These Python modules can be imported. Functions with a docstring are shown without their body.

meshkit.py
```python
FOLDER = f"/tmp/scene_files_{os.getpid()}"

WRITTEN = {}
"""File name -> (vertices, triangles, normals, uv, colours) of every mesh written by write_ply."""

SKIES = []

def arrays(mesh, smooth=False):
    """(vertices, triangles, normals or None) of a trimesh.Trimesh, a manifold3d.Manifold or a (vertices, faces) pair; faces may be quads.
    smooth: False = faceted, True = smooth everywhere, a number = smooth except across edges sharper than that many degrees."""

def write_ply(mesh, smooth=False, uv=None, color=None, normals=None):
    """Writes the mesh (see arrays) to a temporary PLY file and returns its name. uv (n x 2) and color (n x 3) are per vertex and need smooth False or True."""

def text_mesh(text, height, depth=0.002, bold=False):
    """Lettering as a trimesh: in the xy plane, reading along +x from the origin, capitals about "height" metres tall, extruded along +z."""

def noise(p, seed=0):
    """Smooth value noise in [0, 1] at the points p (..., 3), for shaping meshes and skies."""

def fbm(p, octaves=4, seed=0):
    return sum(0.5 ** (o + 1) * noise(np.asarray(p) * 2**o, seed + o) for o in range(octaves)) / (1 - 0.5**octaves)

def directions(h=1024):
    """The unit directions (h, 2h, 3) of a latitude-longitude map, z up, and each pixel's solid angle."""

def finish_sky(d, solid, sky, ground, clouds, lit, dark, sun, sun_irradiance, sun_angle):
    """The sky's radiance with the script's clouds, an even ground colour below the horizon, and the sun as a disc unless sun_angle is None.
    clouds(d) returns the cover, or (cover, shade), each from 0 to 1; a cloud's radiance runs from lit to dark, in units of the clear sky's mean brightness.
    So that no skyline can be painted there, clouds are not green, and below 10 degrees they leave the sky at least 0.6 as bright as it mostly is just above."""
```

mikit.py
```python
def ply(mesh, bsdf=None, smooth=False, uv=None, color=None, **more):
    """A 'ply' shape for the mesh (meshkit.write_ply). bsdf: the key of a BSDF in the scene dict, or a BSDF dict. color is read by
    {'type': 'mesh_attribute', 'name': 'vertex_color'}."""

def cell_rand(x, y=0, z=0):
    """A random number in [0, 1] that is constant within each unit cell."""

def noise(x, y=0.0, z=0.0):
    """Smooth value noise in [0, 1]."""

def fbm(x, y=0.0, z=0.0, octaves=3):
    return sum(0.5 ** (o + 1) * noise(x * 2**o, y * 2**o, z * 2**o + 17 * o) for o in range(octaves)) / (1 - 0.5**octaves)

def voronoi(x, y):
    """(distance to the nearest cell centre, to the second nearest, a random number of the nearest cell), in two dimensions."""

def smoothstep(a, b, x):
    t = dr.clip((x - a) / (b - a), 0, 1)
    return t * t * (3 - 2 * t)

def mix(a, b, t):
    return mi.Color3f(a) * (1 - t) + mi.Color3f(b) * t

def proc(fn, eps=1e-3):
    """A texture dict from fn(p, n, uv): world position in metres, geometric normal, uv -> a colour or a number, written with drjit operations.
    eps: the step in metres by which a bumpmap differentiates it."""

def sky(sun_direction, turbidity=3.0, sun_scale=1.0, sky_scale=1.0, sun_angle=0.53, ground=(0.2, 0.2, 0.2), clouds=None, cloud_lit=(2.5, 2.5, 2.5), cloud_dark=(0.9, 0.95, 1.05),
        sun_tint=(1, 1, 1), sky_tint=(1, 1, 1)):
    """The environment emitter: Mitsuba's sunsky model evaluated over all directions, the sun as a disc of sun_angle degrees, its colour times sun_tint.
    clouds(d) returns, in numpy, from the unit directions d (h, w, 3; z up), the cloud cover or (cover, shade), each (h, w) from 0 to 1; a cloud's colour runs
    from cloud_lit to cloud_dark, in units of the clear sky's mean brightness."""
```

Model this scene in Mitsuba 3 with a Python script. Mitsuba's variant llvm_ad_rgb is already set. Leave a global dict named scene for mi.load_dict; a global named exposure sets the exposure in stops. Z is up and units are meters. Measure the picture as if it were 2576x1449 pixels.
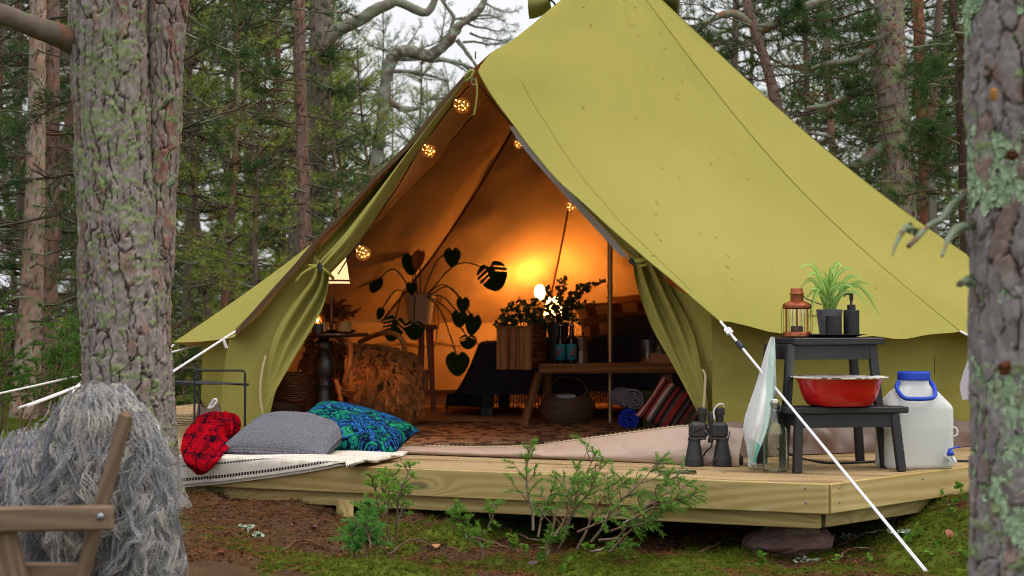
import math, numpy as np, trimesh, mitsuba as mi, mikit, meshkit
import drjit as dr
from shapely.geometry import Polygon, box as sbox
from mikit import proc, noise, fbm, voronoi, cell_rand, smoothstep
def mix(a, b, t):
    a, b = (tuple(float(y) for y in x) if isinstance(x, (np.ndarray, tuple, list)) else x for x in (a, b))
    return mikit.mix(a, b, t)

# ---------------------------------------------------------------- camera, sky, exposure
CAM_Z = 1.12
FPX, CX, CY, HOR = 4300.0, 1288.0, 724.5, 790.0       # focal length, centre and horizon of the photograph at 2576 x 1449
PITCH = math.atan((HOR - CY) / FPX)
FWD = np.array([0, math.cos(PITCH), math.sin(PITCH)])
UPV = np.array([0, -math.sin(PITCH), math.cos(PITCH)])
T = mi.ScalarTransform4f
scene, labels = {}, {}
scene['camera'] = {'type': 'thinlens', 'fov': 2 * math.degrees(math.atan(CX / FPX)), 'fov_axis': 'x', 'aperture_radius': 0.0065, 'focus_distance': 8.3,
                   'near_clip': 0.1, 'far_clip': 600.0,
                   'to_world': T().look_at(origin=[0, 0, CAM_Z], target=[0, float(FWD[1]), CAM_Z + float(FWD[2])], up=[0, 0, 1])}
scene['sky'] = mikit.sky((0.40, -0.22, 0.9), turbidity=3, sun_scale=0.28, sun_angle=36, clouds=lambda d: (np.ones(d.shape[:2]), 1 - np.clip(d[..., 2], 0, 1)), cloud_lit=(4.8, 4.85, 4.95), cloud_dark=(2.2, 2.23, 2.3))   # an overcast sky, brighter overhead
exposure = 1.9

# ---------------------------------------------------------------- pixels to places
def ray(u, v):
    d = FWD + (u - CX) / FPX * np.array([1.0, 0, 0]) + (CY - v) / FPX * UPV
    return d
ORG = np.array([0, 0, CAM_Z])
def P(u, v, Y):
    d = ray(u, v); return ORG + d * (Y / d[1])
def G(u, v, z):
    d = ray(u, v); return ORG + d * ((z - CAM_Z) / d[2])
def onplane(u, v, p0, n):
    d = ray(u, v); return ORG + d * (np.dot(np.asarray(p0) - ORG, n) / np.dot(d, n))
def pxm(Y): return Y / FPX                              # metres of one pixel at depth Y
def L(r, g, b):
    c = np.array([r, g, b]) / 255.0
    return np.where(c < 0.04045, c / 12.92, ((c + 0.055) / 1.055) ** 2.4)

# ---------------------------------------------------------------- geometry kit
class Geo:
    def __init__(s, v, f, uv=None, c=None):
        s.v = np.asarray(v, float).reshape(-1, 3); s.f = np.asarray(f, int).reshape(-1, 3)
        s.uv = np.zeros((len(s.v), 2)) if uv is None else np.asarray(uv, float)
        s.c = np.full((len(s.v), 3), 0.5) if c is None else np.broadcast_to(np.asarray(c, float), (len(s.v), 3)).copy()
    def col(s, c): s.c = np.broadcast_to(np.asarray(c, float), (len(s.v), 3)).copy(); return s
    def mv(s, t): s.v = s.v + np.asarray(t, float); return s
    def lin(s, M): s.v = s.v @ np.asarray(M, float).T; return s
    def sc(s, k): s.v = s.v * np.asarray(k, float); return s
    def uvo(s, du, dv=0): s.uv = s.uv + [du, dv]; return s
    def copy(s): return Geo(s.v.copy(), s.f.copy(), s.uv.copy(), s.c.copy())
    def vary(s, amp, scale, seed=0, tint=None):
        n = meshkit.fbm(s.v * scale + seed * 7.3, 3, seed)[:, None] - 0.5
        s.c = np.clip(s.c * (1 + 2 * amp * n), 0, 1); return s
def cat(gs):
    gs = [g for g in gs if g is not None and len(g.v)]
    o = np.cumsum([0] + [len(g.v) for g in gs])
    return Geo(np.vstack([g.v for g in gs]), np.vstack([g.f + a for g, a in zip(gs, o)]), np.vstack([g.uv for g in gs]), np.vstack([g.c for g in gs]))
def rx(a): c, s = math.cos(a), math.sin(a); return np.array([[1, 0, 0], [0, c, -s], [0, s, c]])
def ry(a): c, s = math.cos(a), math.sin(a); return np.array([[c, 0, s], [0, 1, 0], [-s, 0, c]])
def rz(a): c, s = math.cos(a), math.sin(a); return np.array([[c, -s, 0], [s, c, 0], [0, 0, 1]])
def nrm(a): a = np.asarray(a, float); return a / (np.linalg.norm(a, axis=-1, keepdims=True) + 1e-12)

def flat(v, f, longaxis=None):
    """unshared faces with uv along the longest axis"""
    v, f = np.asarray(v, float), np.asarray(f, int)
    vv = v[f].reshape(-1, 3); ff = np.arange(len(vv)).reshape(-1, 3)
    ext = np.ptp(v, axis=0); a = int(np.argmax(ext)) if longaxis is None else longaxis
    n = np.repeat(np.abs(np.cross(vv[1::3] - vv[0::3], vv[2::3] - vv[0::3])), 3, axis=0)
    rest = [i for i in range(3) if i != a]
    dom = np.argmax(n, axis=1)
    w = np.where(dom == rest[0], vv[:, rest[1]], np.where(dom == rest[1], vv[:, rest[0]], vv[:, rest[0]]))
    u = np.where(dom == a, vv[:, rest[1]] * 0.3, vv[:, a])
    return Geo(vv, ff, np.stack([u, w], 1))
_CH = {}
def box(size, bevel=0.0, center=(0, 0, 0)):
    sx, sy, sz = [x / 2 for x in size]
    if bevel <= 0:
        m = trimesh.creation.box(extents=size); g = flat(m.vertices, m.faces)
    else:
        b = min(bevel, sx * .9, sy * .9, sz * .9); pts = []
        for x in (-1, 1):
            for y in (-1, 1):
                for z in (-1, 1):
                    pts += [[x * sx, y * (sy - b), z * (sz - b)], [x * (sx - b), y * sy, z * (sz - b)], [x * (sx - b), y * (sy - b), z * sz]]
        h = trimesh.convex.convex_hull(np.array(pts)); g = flat(h.vertices, h.faces)
    return g.mv(center)
def bar(p0, p1, w, t, bevel=0.0, up=(0, 0, 1), w1=None):
    """a board from p0 to p1; width w sideways, thickness t along up"""
    p0, p1 = np.asarray(p0, float), np.asarray(p1, float)
    x = p1 - p0; ln = np.linalg.norm(x); x = x / ln
    y = np.cross(up, x); y = y / (np.linalg.norm(y) + 1e-9); z = np.cross(x, y)
    g = box((ln, w, t), bevel)
    if w1 is not None:
        k = 1 + (w1 / w - 1) * (g.v[:, 0] / ln + .5); g.v[:, 1] *= k; g.v[:, 2] *= k
    g.v = (p0 + p1) / 2 + g.v @ np.stack([x, y, z])
    return g
def frames(p):
    t = nrm(np.gradient(p, axis=0)); a = np.zeros_like(t)
    r = np.array([0, 0, 1.0]) if abs(t[0, 2]) < .9 else np.array([1.0, 0, 0])
    x = np.cross(t[0], r); x /= np.linalg.norm(x)
    for i in range(len(p)):
        x = x - t[i] * np.dot(x, t[i]); x /= np.linalg.norm(x) + 1e-12; a[i] = x
    return t, a, np.cross(t, a)
def tube(path, r, sides=8, caps=True, closed=False):
    p = np.asarray(path, float); n = len(p); r = np.broadcast_to(r, (n,)).astype(float)
    t, a, b = frames(p)
    ang = np.linspace(0, 2 * np.pi, sides + 1)
    v = p[:, None] + r[:, None, None] * (np.cos(ang)[None, :, None] * a[:, None] + np.sin(ang)[None, :, None] * b[:, None])
    s = np.concatenate([[0], np.cumsum(np.linalg.norm(np.diff(p, axis=0), axis=1))])
    uv = np.stack(np.broadcast_arrays(s[:, None], ang[None] * max(r.mean(), 1e-4)), -1)
    v[:, -1] = v[:, 0]
    i, j = np.meshgrid(np.arange(n - 1), np.arange(sides), indexing='ij')
    w = sides + 1
    # the seam shares its vertices through modulo so that shading is smooth
    idx = lambda i, j: i * w + np.where(j == sides, 0, j)
    q = np.stack([idx(i, j), idx(i, j + 1), idx(i + 1, j + 1), idx(i + 1, j)], -1).reshape(-1, 4)
    f = np.vstack([q[:, [0, 1, 2]], q[:, [0, 2, 3]]])
    g = Geo(v.reshape(-1, 3), f, uv.reshape(-1, 2))
    if caps and not closed:
        for k, flip in ((0, True), (n - 1, False)):
            ring = v[k, :sides]; c = ring.mean(0); vv = np.vstack([ring, c]); jj = np.arange(sides)
            ff = np.stack([jj, (jj + 1) % sides, np.full(sides, sides)], 1)
            g = cat([g, Geo(vv, ff[:, ::-1] if flip else ff)])
    return g
def spline(pts, n):
    p = np.asarray(pts, float); m = len(p)
    if m == 2: return p[0] + (p[1] - p[0]) * np.linspace(0, 1, n)[:, None]
    q = np.vstack([2 * p[0] - p[1], p, 2 * p[-1] - p[-2]])
    s = np.linspace(0, m - 1 - 1e-9, n); i = s.astype(int); t = (s - i)[:, None]
    a, b, c, d = q[i], q[i + 1], q[i + 2], q[i + 3]
    return .5 * (2 * b + (c - a) * t + (2 * a - 5 * b + 4 * c - d) * t * t + (3 * b - a - 3 * c + d) * t ** 3)
def lathe(prof, segs=24, center=(0, 0, 0), cap=False):
    """profile of (r, z); sharp corners by repeating a point"""
    pr = np.asarray(prof, float); n = len(pr)
    ang = np.arange(segs) * 2 * np.pi / segs
    v = np.stack([pr[:, None, 0] * np.cos(ang), pr[:, None, 0] * np.sin(ang), np.broadcast_to(pr[:, None, 1], (n, segs))], -1).reshape(-1, 3)
    i, j = np.meshgrid(np.arange(n - 1), np.arange(segs), indexing='ij')
    q = np.stack([i * segs + j, i * segs + (j + 1) % segs, (i + 1) * segs + (j + 1) % segs, (i + 1) * segs + j], -1).reshape(-1, 4)
    keep = np.repeat(np.linalg.norm(np.diff(pr, axis=0), axis=1) > 1e-9, segs)
    q = q[keep]
    uv = np.stack(np.broadcast_arrays(ang[None] * pr[:, :1].max(), pr[:, 1:]), -1).reshape(-1, 2)
    return Geo(v, np.vstack([q[:, [0, 1, 2]], q[:, [0, 2, 3]]]), uv).mv(center)
def grid(v, uv=None, flip=False, c=None):
    """(n, m, 3) points to a sheet"""
    v = np.asarray(v, float); n, m = v.shape[:2]
    i, j = np.meshgrid(np.arange(n - 1), np.arange(m - 1), indexing='ij')
    q = np.stack([i * m + j, i * m + j + 1, (i + 1) * m + j + 1, (i + 1) * m + j], -1).reshape(-1, 4)
    if flip: q = q[:, ::-1]
    if uv is None:
        du = np.concatenate([np.zeros((n, 1)), np.cumsum(np.linalg.norm(np.diff(v, axis=1), axis=2), 1)], 1)
        dv = np.concatenate([np.zeros((1, m)), np.cumsum(np.linalg.norm(np.diff(v, axis=0), axis=2), 0)], 0)
        uv = np.stack([du, dv], -1)
    return Geo(v.reshape(-1, 3), np.vstack([q[:, [0, 1, 2]], q[:, [0, 2, 3]]]), uv.reshape(-1, 2), None if c is None else np.asarray(c).reshape(-1, 3))
def solid_sheet(v, th, n=None):
    """a sheet given real thickness: front, back and rim"""
    g = grid(v); m = trimesh.Trimesh(g.v, g.f, process=False); vn = m.vertex_normals
    b = Geo(g.v - vn * th, g.f[:, ::-1], g.uv)
    a, c = v.shape[:2]; k = a * c
    ring = np.concatenate([np.arange(c), np.arange(1, a) * c + c - 1, (a - 1) * c + np.arange(c - 2, -1, -1), np.arange(a - 2, 0, -1) * c])
    r2 = np.roll(ring, -1)
    f = np.vstack([np.stack([ring, ring + k, r2], 1), np.stack([r2, ring + k, r2 + k], 1)])
    o = cat([g, b]); rim = Geo(o.v.copy(), f, o.uv)
    return cat([o, rim])
def sphere(r, c=(0, 0, 0), n=2, k=(1, 1, 1)):
    m = trimesh.creation.icosphere(subdivisions=n, radius=1.0)
    return Geo(m.vertices * r * np.asarray(k), m.faces).mv(c)
def extrude(poly, h):
    m = trimesh.creation.extrude_polygon(poly, h, engine='earcut'); return flat(m.vertices, m.faces)
def fold(nv, nu, f): return np.array([[f(i / (nv - 1), j / (nu - 1)) for j in range(nu)] for i in range(nv)])

# ---------------------------------------------------------------- scene book-keeping
def numbered(k):
    if k not in USED: USED.add(k); return k
    n = 1
    while f'{k}_{n:03d}' in USED: n += 1
    USED.add(f'{k}_{n:03d}'); return f'{k}_{n:03d}'
USED = set()
def thing(name, label, cat_, group=None):
    k = numbered(name); labels[k] = {'label': label, 'category': cat_}
    if group: labels[k]['group'] = group
    return k
def shape(g, mat, smooth=True, col=True, **kw):
    m = (g.v, g.f)
    return mikit.ply(m, mat, smooth=smooth, uv=g.uv if smooth in (True, False) else None, color=g.c if (col and smooth in (True, False)) else None, **kw)
def part(parent, name, g, mat, smooth=True, label=None, kind=None, **kw):
    k = numbered(parent + '__' + name); scene[k] = shape(g, mat, smooth, **kw)
    if label or kind:
        labels[k] = {}
        if label: labels[k]['label'] = label
        if kind: labels[k]['kind'] = kind
    return k
def one(name, g, mat, label, cat_, group=None, smooth=True, kind=None, **kw):
    k = thing(name, label, cat_, group); scene[k] = shape(g, mat, smooth, **kw)
    if kind: labels[k]['kind'] = kind
    return k
def structure(name, g, mat, label=None, **kw):
    k = numbered(name); scene[k] = shape(g, mat, **kw); labels[k] = {'kind': 'structure'}
    if label: labels[k]['label'] = label
    return k

# ---------------------------------------------------------------- numpy noise for shaping
def vhash(x, y, s):
    h = (x.astype(np.int64) * 374761393 + y.astype(np.int64) * 668265263 + s * 2147483647) & 0xFFFFFFFF
    h = ((h ^ (h >> 13)) * 1274126177) & 0xFFFFFFFF
    return ((h ^ (h >> 16)) & 0xFFFFFF) / 16777215.0
def vor(x, y, seed=0, wrap=None):
    f1 = np.full(x.shape, 9.0); f2 = f1.copy(); wh = np.zeros(x.shape)
    for a in (-1, 0, 1):
        for b in (-1, 0, 1):
            ix, iy = np.floor(x) + a, np.floor(y) + b
            hx = np.mod(ix, wrap) if wrap else ix
            d = np.hypot(ix + vhash(hx, iy, seed + 1) - x, iy + vhash(hx, iy, seed + 2) - y)
            f2 = np.where(d < f1, f1, np.minimum(f2, d)); wh = np.where(d < f1, vhash(hx, iy, seed + 3), wh); f1 = np.minimum(f1, d)
    return f1, f2, wh
def sst(a, b, x): t = np.clip((x - a) / (b - a), 0, 1); return t * t * (3 - 2 * t)
def nz(p, scale, seed=0, oct=3): return meshkit.fbm(np.asarray(p, float) * scale, oct, seed)

# ---------------------------------------------------------------- materials
VC = {'type': 'mesh_attribute', 'name': 'vertex_color'}
def two(b): return {'type': 'twosided', 'b': b}
def pr(color, rough=.6, **k): return {'type': 'principled', 'base_color': color if isinstance(color, dict) else {'type': 'rgb', 'value': [float(x) for x in color]}, 'roughness': rough, **k}
scene['matte'] = two({'type': 'diffuse', 'reflectance': VC})
def coated(w, alpha): return two({'type': 'blendbsdf', 'weight': w, 'a': {'type': 'diffuse', 'reflectance': VC}, 'b': {'type': 'roughconductor', 'material': 'none', 'alpha': alpha, 'distribution': 'ggx'}})
scene['satin'] = coated(.05, .32)
scene['sheet'] = coated(.07, .20)
scene['gloss'] = pr(VC, .15, specular=.5)
scene['metal'] = two({'type': 'roughconductor', 'material': 'none', 'specular_reflectance': VC, 'alpha': .2, 'distribution': 'ggx'})
scene['leaf'] = {'type': 'principledthin', 'base_color': VC, 'roughness': .5, 'diff_trans': .9, 'eta': 1.4}
scene['glass'] = {'type': 'thindielectric', 'int_ior': 1.5}
scene['glass_solid'] = {'type': 'dielectric', 'int_ior': 1.5, 'ext_ior': 1.0}

def woodfn(c0, c1, knot, ring=26.0, dirt=None, knots=False):
    def fn(p, n, uv):
        u, v = uv.x, uv.y
        warp = noise(u * 1.3, v * 6.0, 1.7) * 1.5 + noise(u * .4, v * 3.0, 5.1) * 2.0
        if knots:
            f1, f2, w = voronoi(u * 1.9, v * 7.0 + 3.7)
            near = dr.exp(-dr.square(f1 * 3.6)) * dr.select(w > .55, 1.0, 0.0)
            warp = warp + near * 1.6
        g = dr.abs(dr.sin((v * ring + warp * 2.2) * 3.1))
        fine = noise(u * 14.0, v * 420.0, 2.2)
        blotch = noise(u * 2.2, v * 9.0, 8.0)
        c = mix(c0, c1, dr.clip(.55 * g * g + .35 * fine + .5 * (blotch - .5), 0, 1))
        if knots: c = mix(c, knot, smoothstep(.74, .95, near) * .75)
        if dirt is not None:
            d = smoothstep(.56, .72, fbm(u * 3.1 + 11, v * 16.0, 3.3, 2)) * .75
            c = mix(c, dirt, d)
        return c
    return fn
scene['deck_wood'] = two({'type': 'diffuse', 'reflectance': proc(woodfn(L(190, 172, 122), L(158, 132, 82), L(92, 98, 68), knots=True))})
scene['deck_top_wood'] = two({'type': 'diffuse', 'reflectance': proc(woodfn(L(174, 152, 116), L(150, 124, 92), L(112, 90, 64), 18.0, L(120, 96, 72)))})
scene['old_wood'] = two({'type': 'diffuse', 'reflectance': proc(woodfn(L(150, 108, 72), L(96, 62, 38), L(50, 32, 20), 30.0, L(70, 46, 30)))})
scene['grey_wood'] = two({'type': 'diffuse', 'reflectance': proc(woodfn(L(132, 112, 96), L(98, 80, 66), L(70, 56, 46), 30.0, L(92, 74, 62)))})

def canvas_out(p, n, uv):
    g = noise(p.x * 260, p.y * 260, p.z * 260)
    st = fbm(p.x * 1.1, p.y * 1.1, p.z * 1.3, 2)
    sp = noise(p.x * 31, p.y * 31, p.z * 31)
    c = mix(L(139, 134, 70), L(155, 148, 82), dr.clip(.3 * g + st * 1.1 - .2, 0, 1))
    return mix(c, L(124, 108, 66), smoothstep(.93, .97, sp) * .5)
CO = {'type': 'diffuse', 'reflectance': proc(canvas_out)}
CI = {'type': 'diffuse', 'reflectance': {'type': 'rgb', 'value': [float(x) for x in L(202, 172, 124)]}}
scene['canvas'] = {'type': 'twosided', 'a': CO, 'b': CI}
# ================================================================ GROUND
DZ = 0.42                                                # height of the deck's top
ZT = 0.70                                                # camera above the deck
def smoothmax(x, a, b): return sst(a, b, x)
def ground_base(x, y):
    left = sst(-.2, -1.6, x)                             # a mound under the deck's left end
    right = sst(1.4, 2.2, x)
    z = .10 + .10 * left + .17 * right * sst(6.6, 7.6, y) + .03 * right
    z = z + .07 * sst(7.0, 6.0, y) * (1 - right * .3)
    z = z + .1 * sst(.4, -.5, x) * sst(7.1, 7.6, y) * (1 - .5 * left)
    z = z + .35 * sst(12, 30, y)
    return z
def ground_z(x, y):
    x, y = np.broadcast_arrays(np.asarray(x, float), np.asarray(y, float))
    p = np.stack([x, y, 0 * x], -1)
    near = sst(11, 9, y)
    b = ground_base(x, y)
    b = b + (nz(p, 1.6, 3, 4) - .5) * .16 + (nz(p, 7.0, 5, 3) - .5) * .06 * near + (nz(p, 34.0, 9, 2) - .5) * .018 * near
    return b + (nz(p, .12, 11, 3) - .5) * .9 * sst(11, 25, y)
def spaced(lo, hi, d, far0, far1, n):
    mid = np.arange(lo, hi, d); k = np.linspace(0, 1, n)[1:] ** 2.2
    return np.concatenate([(lo + (far0 - lo) * k)[::-1], mid, hi + (far1 - hi) * k])
gx = spaced(-2.4, 2.5, .016, -150, 150, 26); gy = spaced(5.8, 8.9, .015, -40, 260, 40)
GX, GY = np.meshgrid(gx, gy, indexing='ij')
GZ = ground_z(GX, GY)
gv = np.stack([GX, GY, GZ], -1)
gp = gv.reshape(-1, 3)
n1, n2, n3 = nz(gp, 2.3, 21, 4), nz(gp, 11, 22, 3), nz(gp, 45, 23, 2)
soil = L(52, 36, 30) * (1 - n3[:, None]) * 1.1 + L(84, 60, 48) * n3[:, None]
humus = L(84, 70, 50)
moss = L(92, 104, 38) * n3[:, None] + L(56, 70, 26) * (1 - n3[:, None])
px, py = gp[:, 0], gp[:, 1]
def mossy_at(x, y, m1, m2):
    return m1 + .10 * np.exp(-((x + .85) / .12) ** 2) * sst(7.0, 6.8, y) + .55 * (m2 - .5) + .13 * sst(1.2, 1.7, x) + .06 * np.exp(-((x + .1) / .8) ** 2) - .22 * np.exp(-((x + 1.2) / .45) ** 2) + sst(6.95, 6.7, y) * (.30 * np.exp(-((x + .47) / .22) ** 2) + .30 * np.exp(-((x - .45) / .30) ** 2)) - .16 * np.exp(-((x + .05) / .22) ** 2) * sst(6.9, 6.7, y)
mossy = mossy_at(px, py, n1, n2)
m = sst(.43, .53, mossy)[:, None]
gc = (soil * (1 - n2[:, None]) + humus * n2[:, None]) * (1 - m) + moss * m
structure('ground', grid(gv, flip=True, c=gc), 'matte', 'mossy forest floor with brown soil and pine needle litter')

# ================================================================ DECK
C0 = np.array([.625, 10.87, 0])                          # foot of the tent's centre pole
dcr = G(2081.5, 1219.5, DZ); dce = G(1288, 1189, DZ); dcb = G(2452, 1172, DZ)
e1 = nrm((dcr - dce) * [1, 1, 0]); nin = np.array([-e1[1], e1[0], 0])     # along the front edge, and inwards
e2 = nrm((dcb - dcr) * [1, 1, 0]); n2in = np.array([-e2[1], e2[0], 0])
if nin[1] < 0: nin = -nin
if n2in[0] > 0: n2in = -n2in
lc = dcr - e1 * 4.06                                     # left corner of the front edge
e0 = nrm(np.array([-e1[0] * .5 + nin[0] * .866, -e1[1] * .5 + nin[1] * .866, 0]))
deckpoly = np.array([dcr, dcr + e2 * 3.4, dcr + e2 * 3.4 + nin * 3.2, lc + e0 * 3.7 + nin * 3.2, lc + e0 * 3.7, lc])[:, :2]
deck = thing('wooden_deck', 'pale pressure-treated timber deck carrying the olive bell tent', 'deck')
PB = .145
M2 = np.array([[e1[0], e1[1]], [nin[0], nin[1]]])        # deck coordinates: along, inwards
loc = Polygon((deckpoly - dcr[:2]) @ M2.T)
rng = np.random.default_rng(4)
inset = loc.buffer(-.03, join_style=2)
for i in range(46):
    lo = .03 + i * (PB + .004)
    st = inset.intersection(sbox(-20, lo, 20, lo + PB))
    if st.is_empty: continue
    for g_ in getattr(st, 'geoms', [st]):
        e = extrude(g_, .028)
        e.uv = np.stack([e.v[:, 0] + rng.uniform(0, 50), e.v[:, 1] * 1.0 + rng.uniform(0, 3)], 1)
        w = dcr[:2] + e.v[:, :2] @ M2
        e.v = np.column_stack([w, DZ - .028 + e.v[:, 2] + rng.normal(0, .0006)])
        part(deck, 'plank', e, 'deck_top_wood', False, col=False)
def fascia(a, b, z0, z1, th, name, mat='deck_wood', seed=0):
    a, b = np.asarray(a, float), np.asarray(b, float)
    g = bar(np.array([a[0], a[1], (z0 + z1) / 2]), np.array([b[0], b[1], (z0 + z1) / 2]), th, z1 - z0, .003)
    return part(deck, name, g.uvo(seed * 3.3 + .4, seed * .37), mat, False, col=False)
off1 = nin * .015
fascia(dcr + off1, lc + off1, DZ - .122, DZ + .001, .028, 'front_fascia_board', seed=1)
o2 = n2in * .0145 + e2 * .0
fascia(dcr + o2 + e2 * .030, dcr + e2 * 3.4 + o2, DZ - .122, DZ + .0005, .028, 'side_fascia_board', seed=2)
fascia(lc + e0 * .03 - np.cross(e0, [0, 0, 1]) * -.015, lc + e0 * 3.7, DZ - .122, DZ + .0005, .028, 'left_fascia_board', seed=3)
cin = dcr + (nin + n2in) * .045
fascia(cin, lc + nin * .045 + e1 * .05, DZ - .188, DZ - .1235, .034, 'front_joist', seed=4)
fascia(cin + e2 * .04 + n2in * .018, dcr + e2 * 3.4 + n2in * .06, DZ - .188, DZ - .1235, .034, 'side_joist', seed=5)
# screws, two to each place they show
sc_ = Geo(np.zeros((0, 3)), np.zeros((0, 3), int)); lst = []
for (u, v) in ((1650, 1189), (1652, 1219), (2025, 1228), (2027, 1265), (2112, 1227), (2112, 1264), (2321, 1205), (1040, 1192), (1041, 1222)):
    n = -nin if u < 2080 else -n2in
    p = onplane(u, v, (dcr if u < 2080 else dcr) - (n * -.0005), n)
    t = nrm(np.cross([0, 0, 1.0], n))
    k = lathe([(0, .0022), (.0038, .0022), (.0046, .0012), (.0046, -.001)], 10)
    k.v = p + k.v @ np.stack([t, np.cross(n, t), n]); part(deck, 'screw', k.col(L(150, 150, 158)), 'metal')
# timber offcuts and blocks below
blk = one('timber_offcut', cat([bar(P(652, 1288, 8.20), P(748, 1308, 8.05), .06, .10, .004), bar(P(742, 1266, 8.3), P(752, 1304, 8.1), .07, .05, .004)]), 'deck_wood',
          'short dirty timber offcut wedged on the soil below the left part of the deck', 'timber', smooth=False, col=False)
one('timber_offcut', bar(P(612, 1274, 8.3), P(690, 1276, 8.25), .07, .028, .003), 'deck_wood', 'thin timber packing piece lying under the deck edge near the big pine', 'timber', smooth=False, col=False)
one('support_post', bar(P(868, 1262, 7.9), P(868, 1330, 7.85), .07, .07, .004, up=(1, .3, 0)), 'deck_wood', 'slanting timber support post below the deck left of the small juniper', 'post', smooth=False, col=False)
for q in (dcr + nin * .6 - e1 * 1.4, dcr + nin * 1.4 - e1 * 2.9, dcr + e2 * 2 + n2in * .5, lc + nin * 1.2 + e1 * .3, dcr + nin * 3.2 - e1 * .6):
    gz_ = float(ground_z(q[0], q[1])) - .05
    part(deck, 'hidden_post', bar([q[0], q[1], gz_], [q[0], q[1], DZ - .03], .09, .09, .004, up=(1, 0, 0)), 'deck_wood', False, col=False)
for k in range(5):
    a = dcr + nin * (.5 + .6 * k) - e1 * .1; b = a - e1 * 3.6
    part(deck, 'joist', bar([a[0], a[1], DZ - .10], [b[0], b[1], DZ - .10], .045, .14, .002), 'deck_wood', False, col=False)

# ================================================================ TENT
AP = P(1530, -123, 10.87)
AF = P(1196, 150, 8.85)
EAVE = {8: P(1812, 808, 8.15), 38: P(2416, 834, 8.75), 68: P(2760, 842, 9.75), -52: P(592, 834, 9.2), -82: P(437, 861, 10.45)}
for a in (98, 128, 158, 188, 218, 248):
    r = math.radians(a); EAVE[a] = np.array([C0[0] + 2.72 * math.sin(r), C0[1] - 2.72 * math.cos(r), 1.0])
AZ = [8, 38, 68, 98, 128, 158, 188, 218, 248, -82, -52]
NT = 36
tt = np.linspace(0, 1, NT)
def seam(a, sag=.135):
    E = EAVE[a]; d = E - AP; out = nrm(np.array([d[0], d[1], 0])); n = nrm(np.array([-out[0] * 1.0, -out[1] * 1.0, -1.0]))
    return AP + d * tt[:, None] + n * (sag * np.sin(np.pi * tt ** 1.25))[:, None]
SE = {a: seam(a) for a in AZ}
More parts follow.
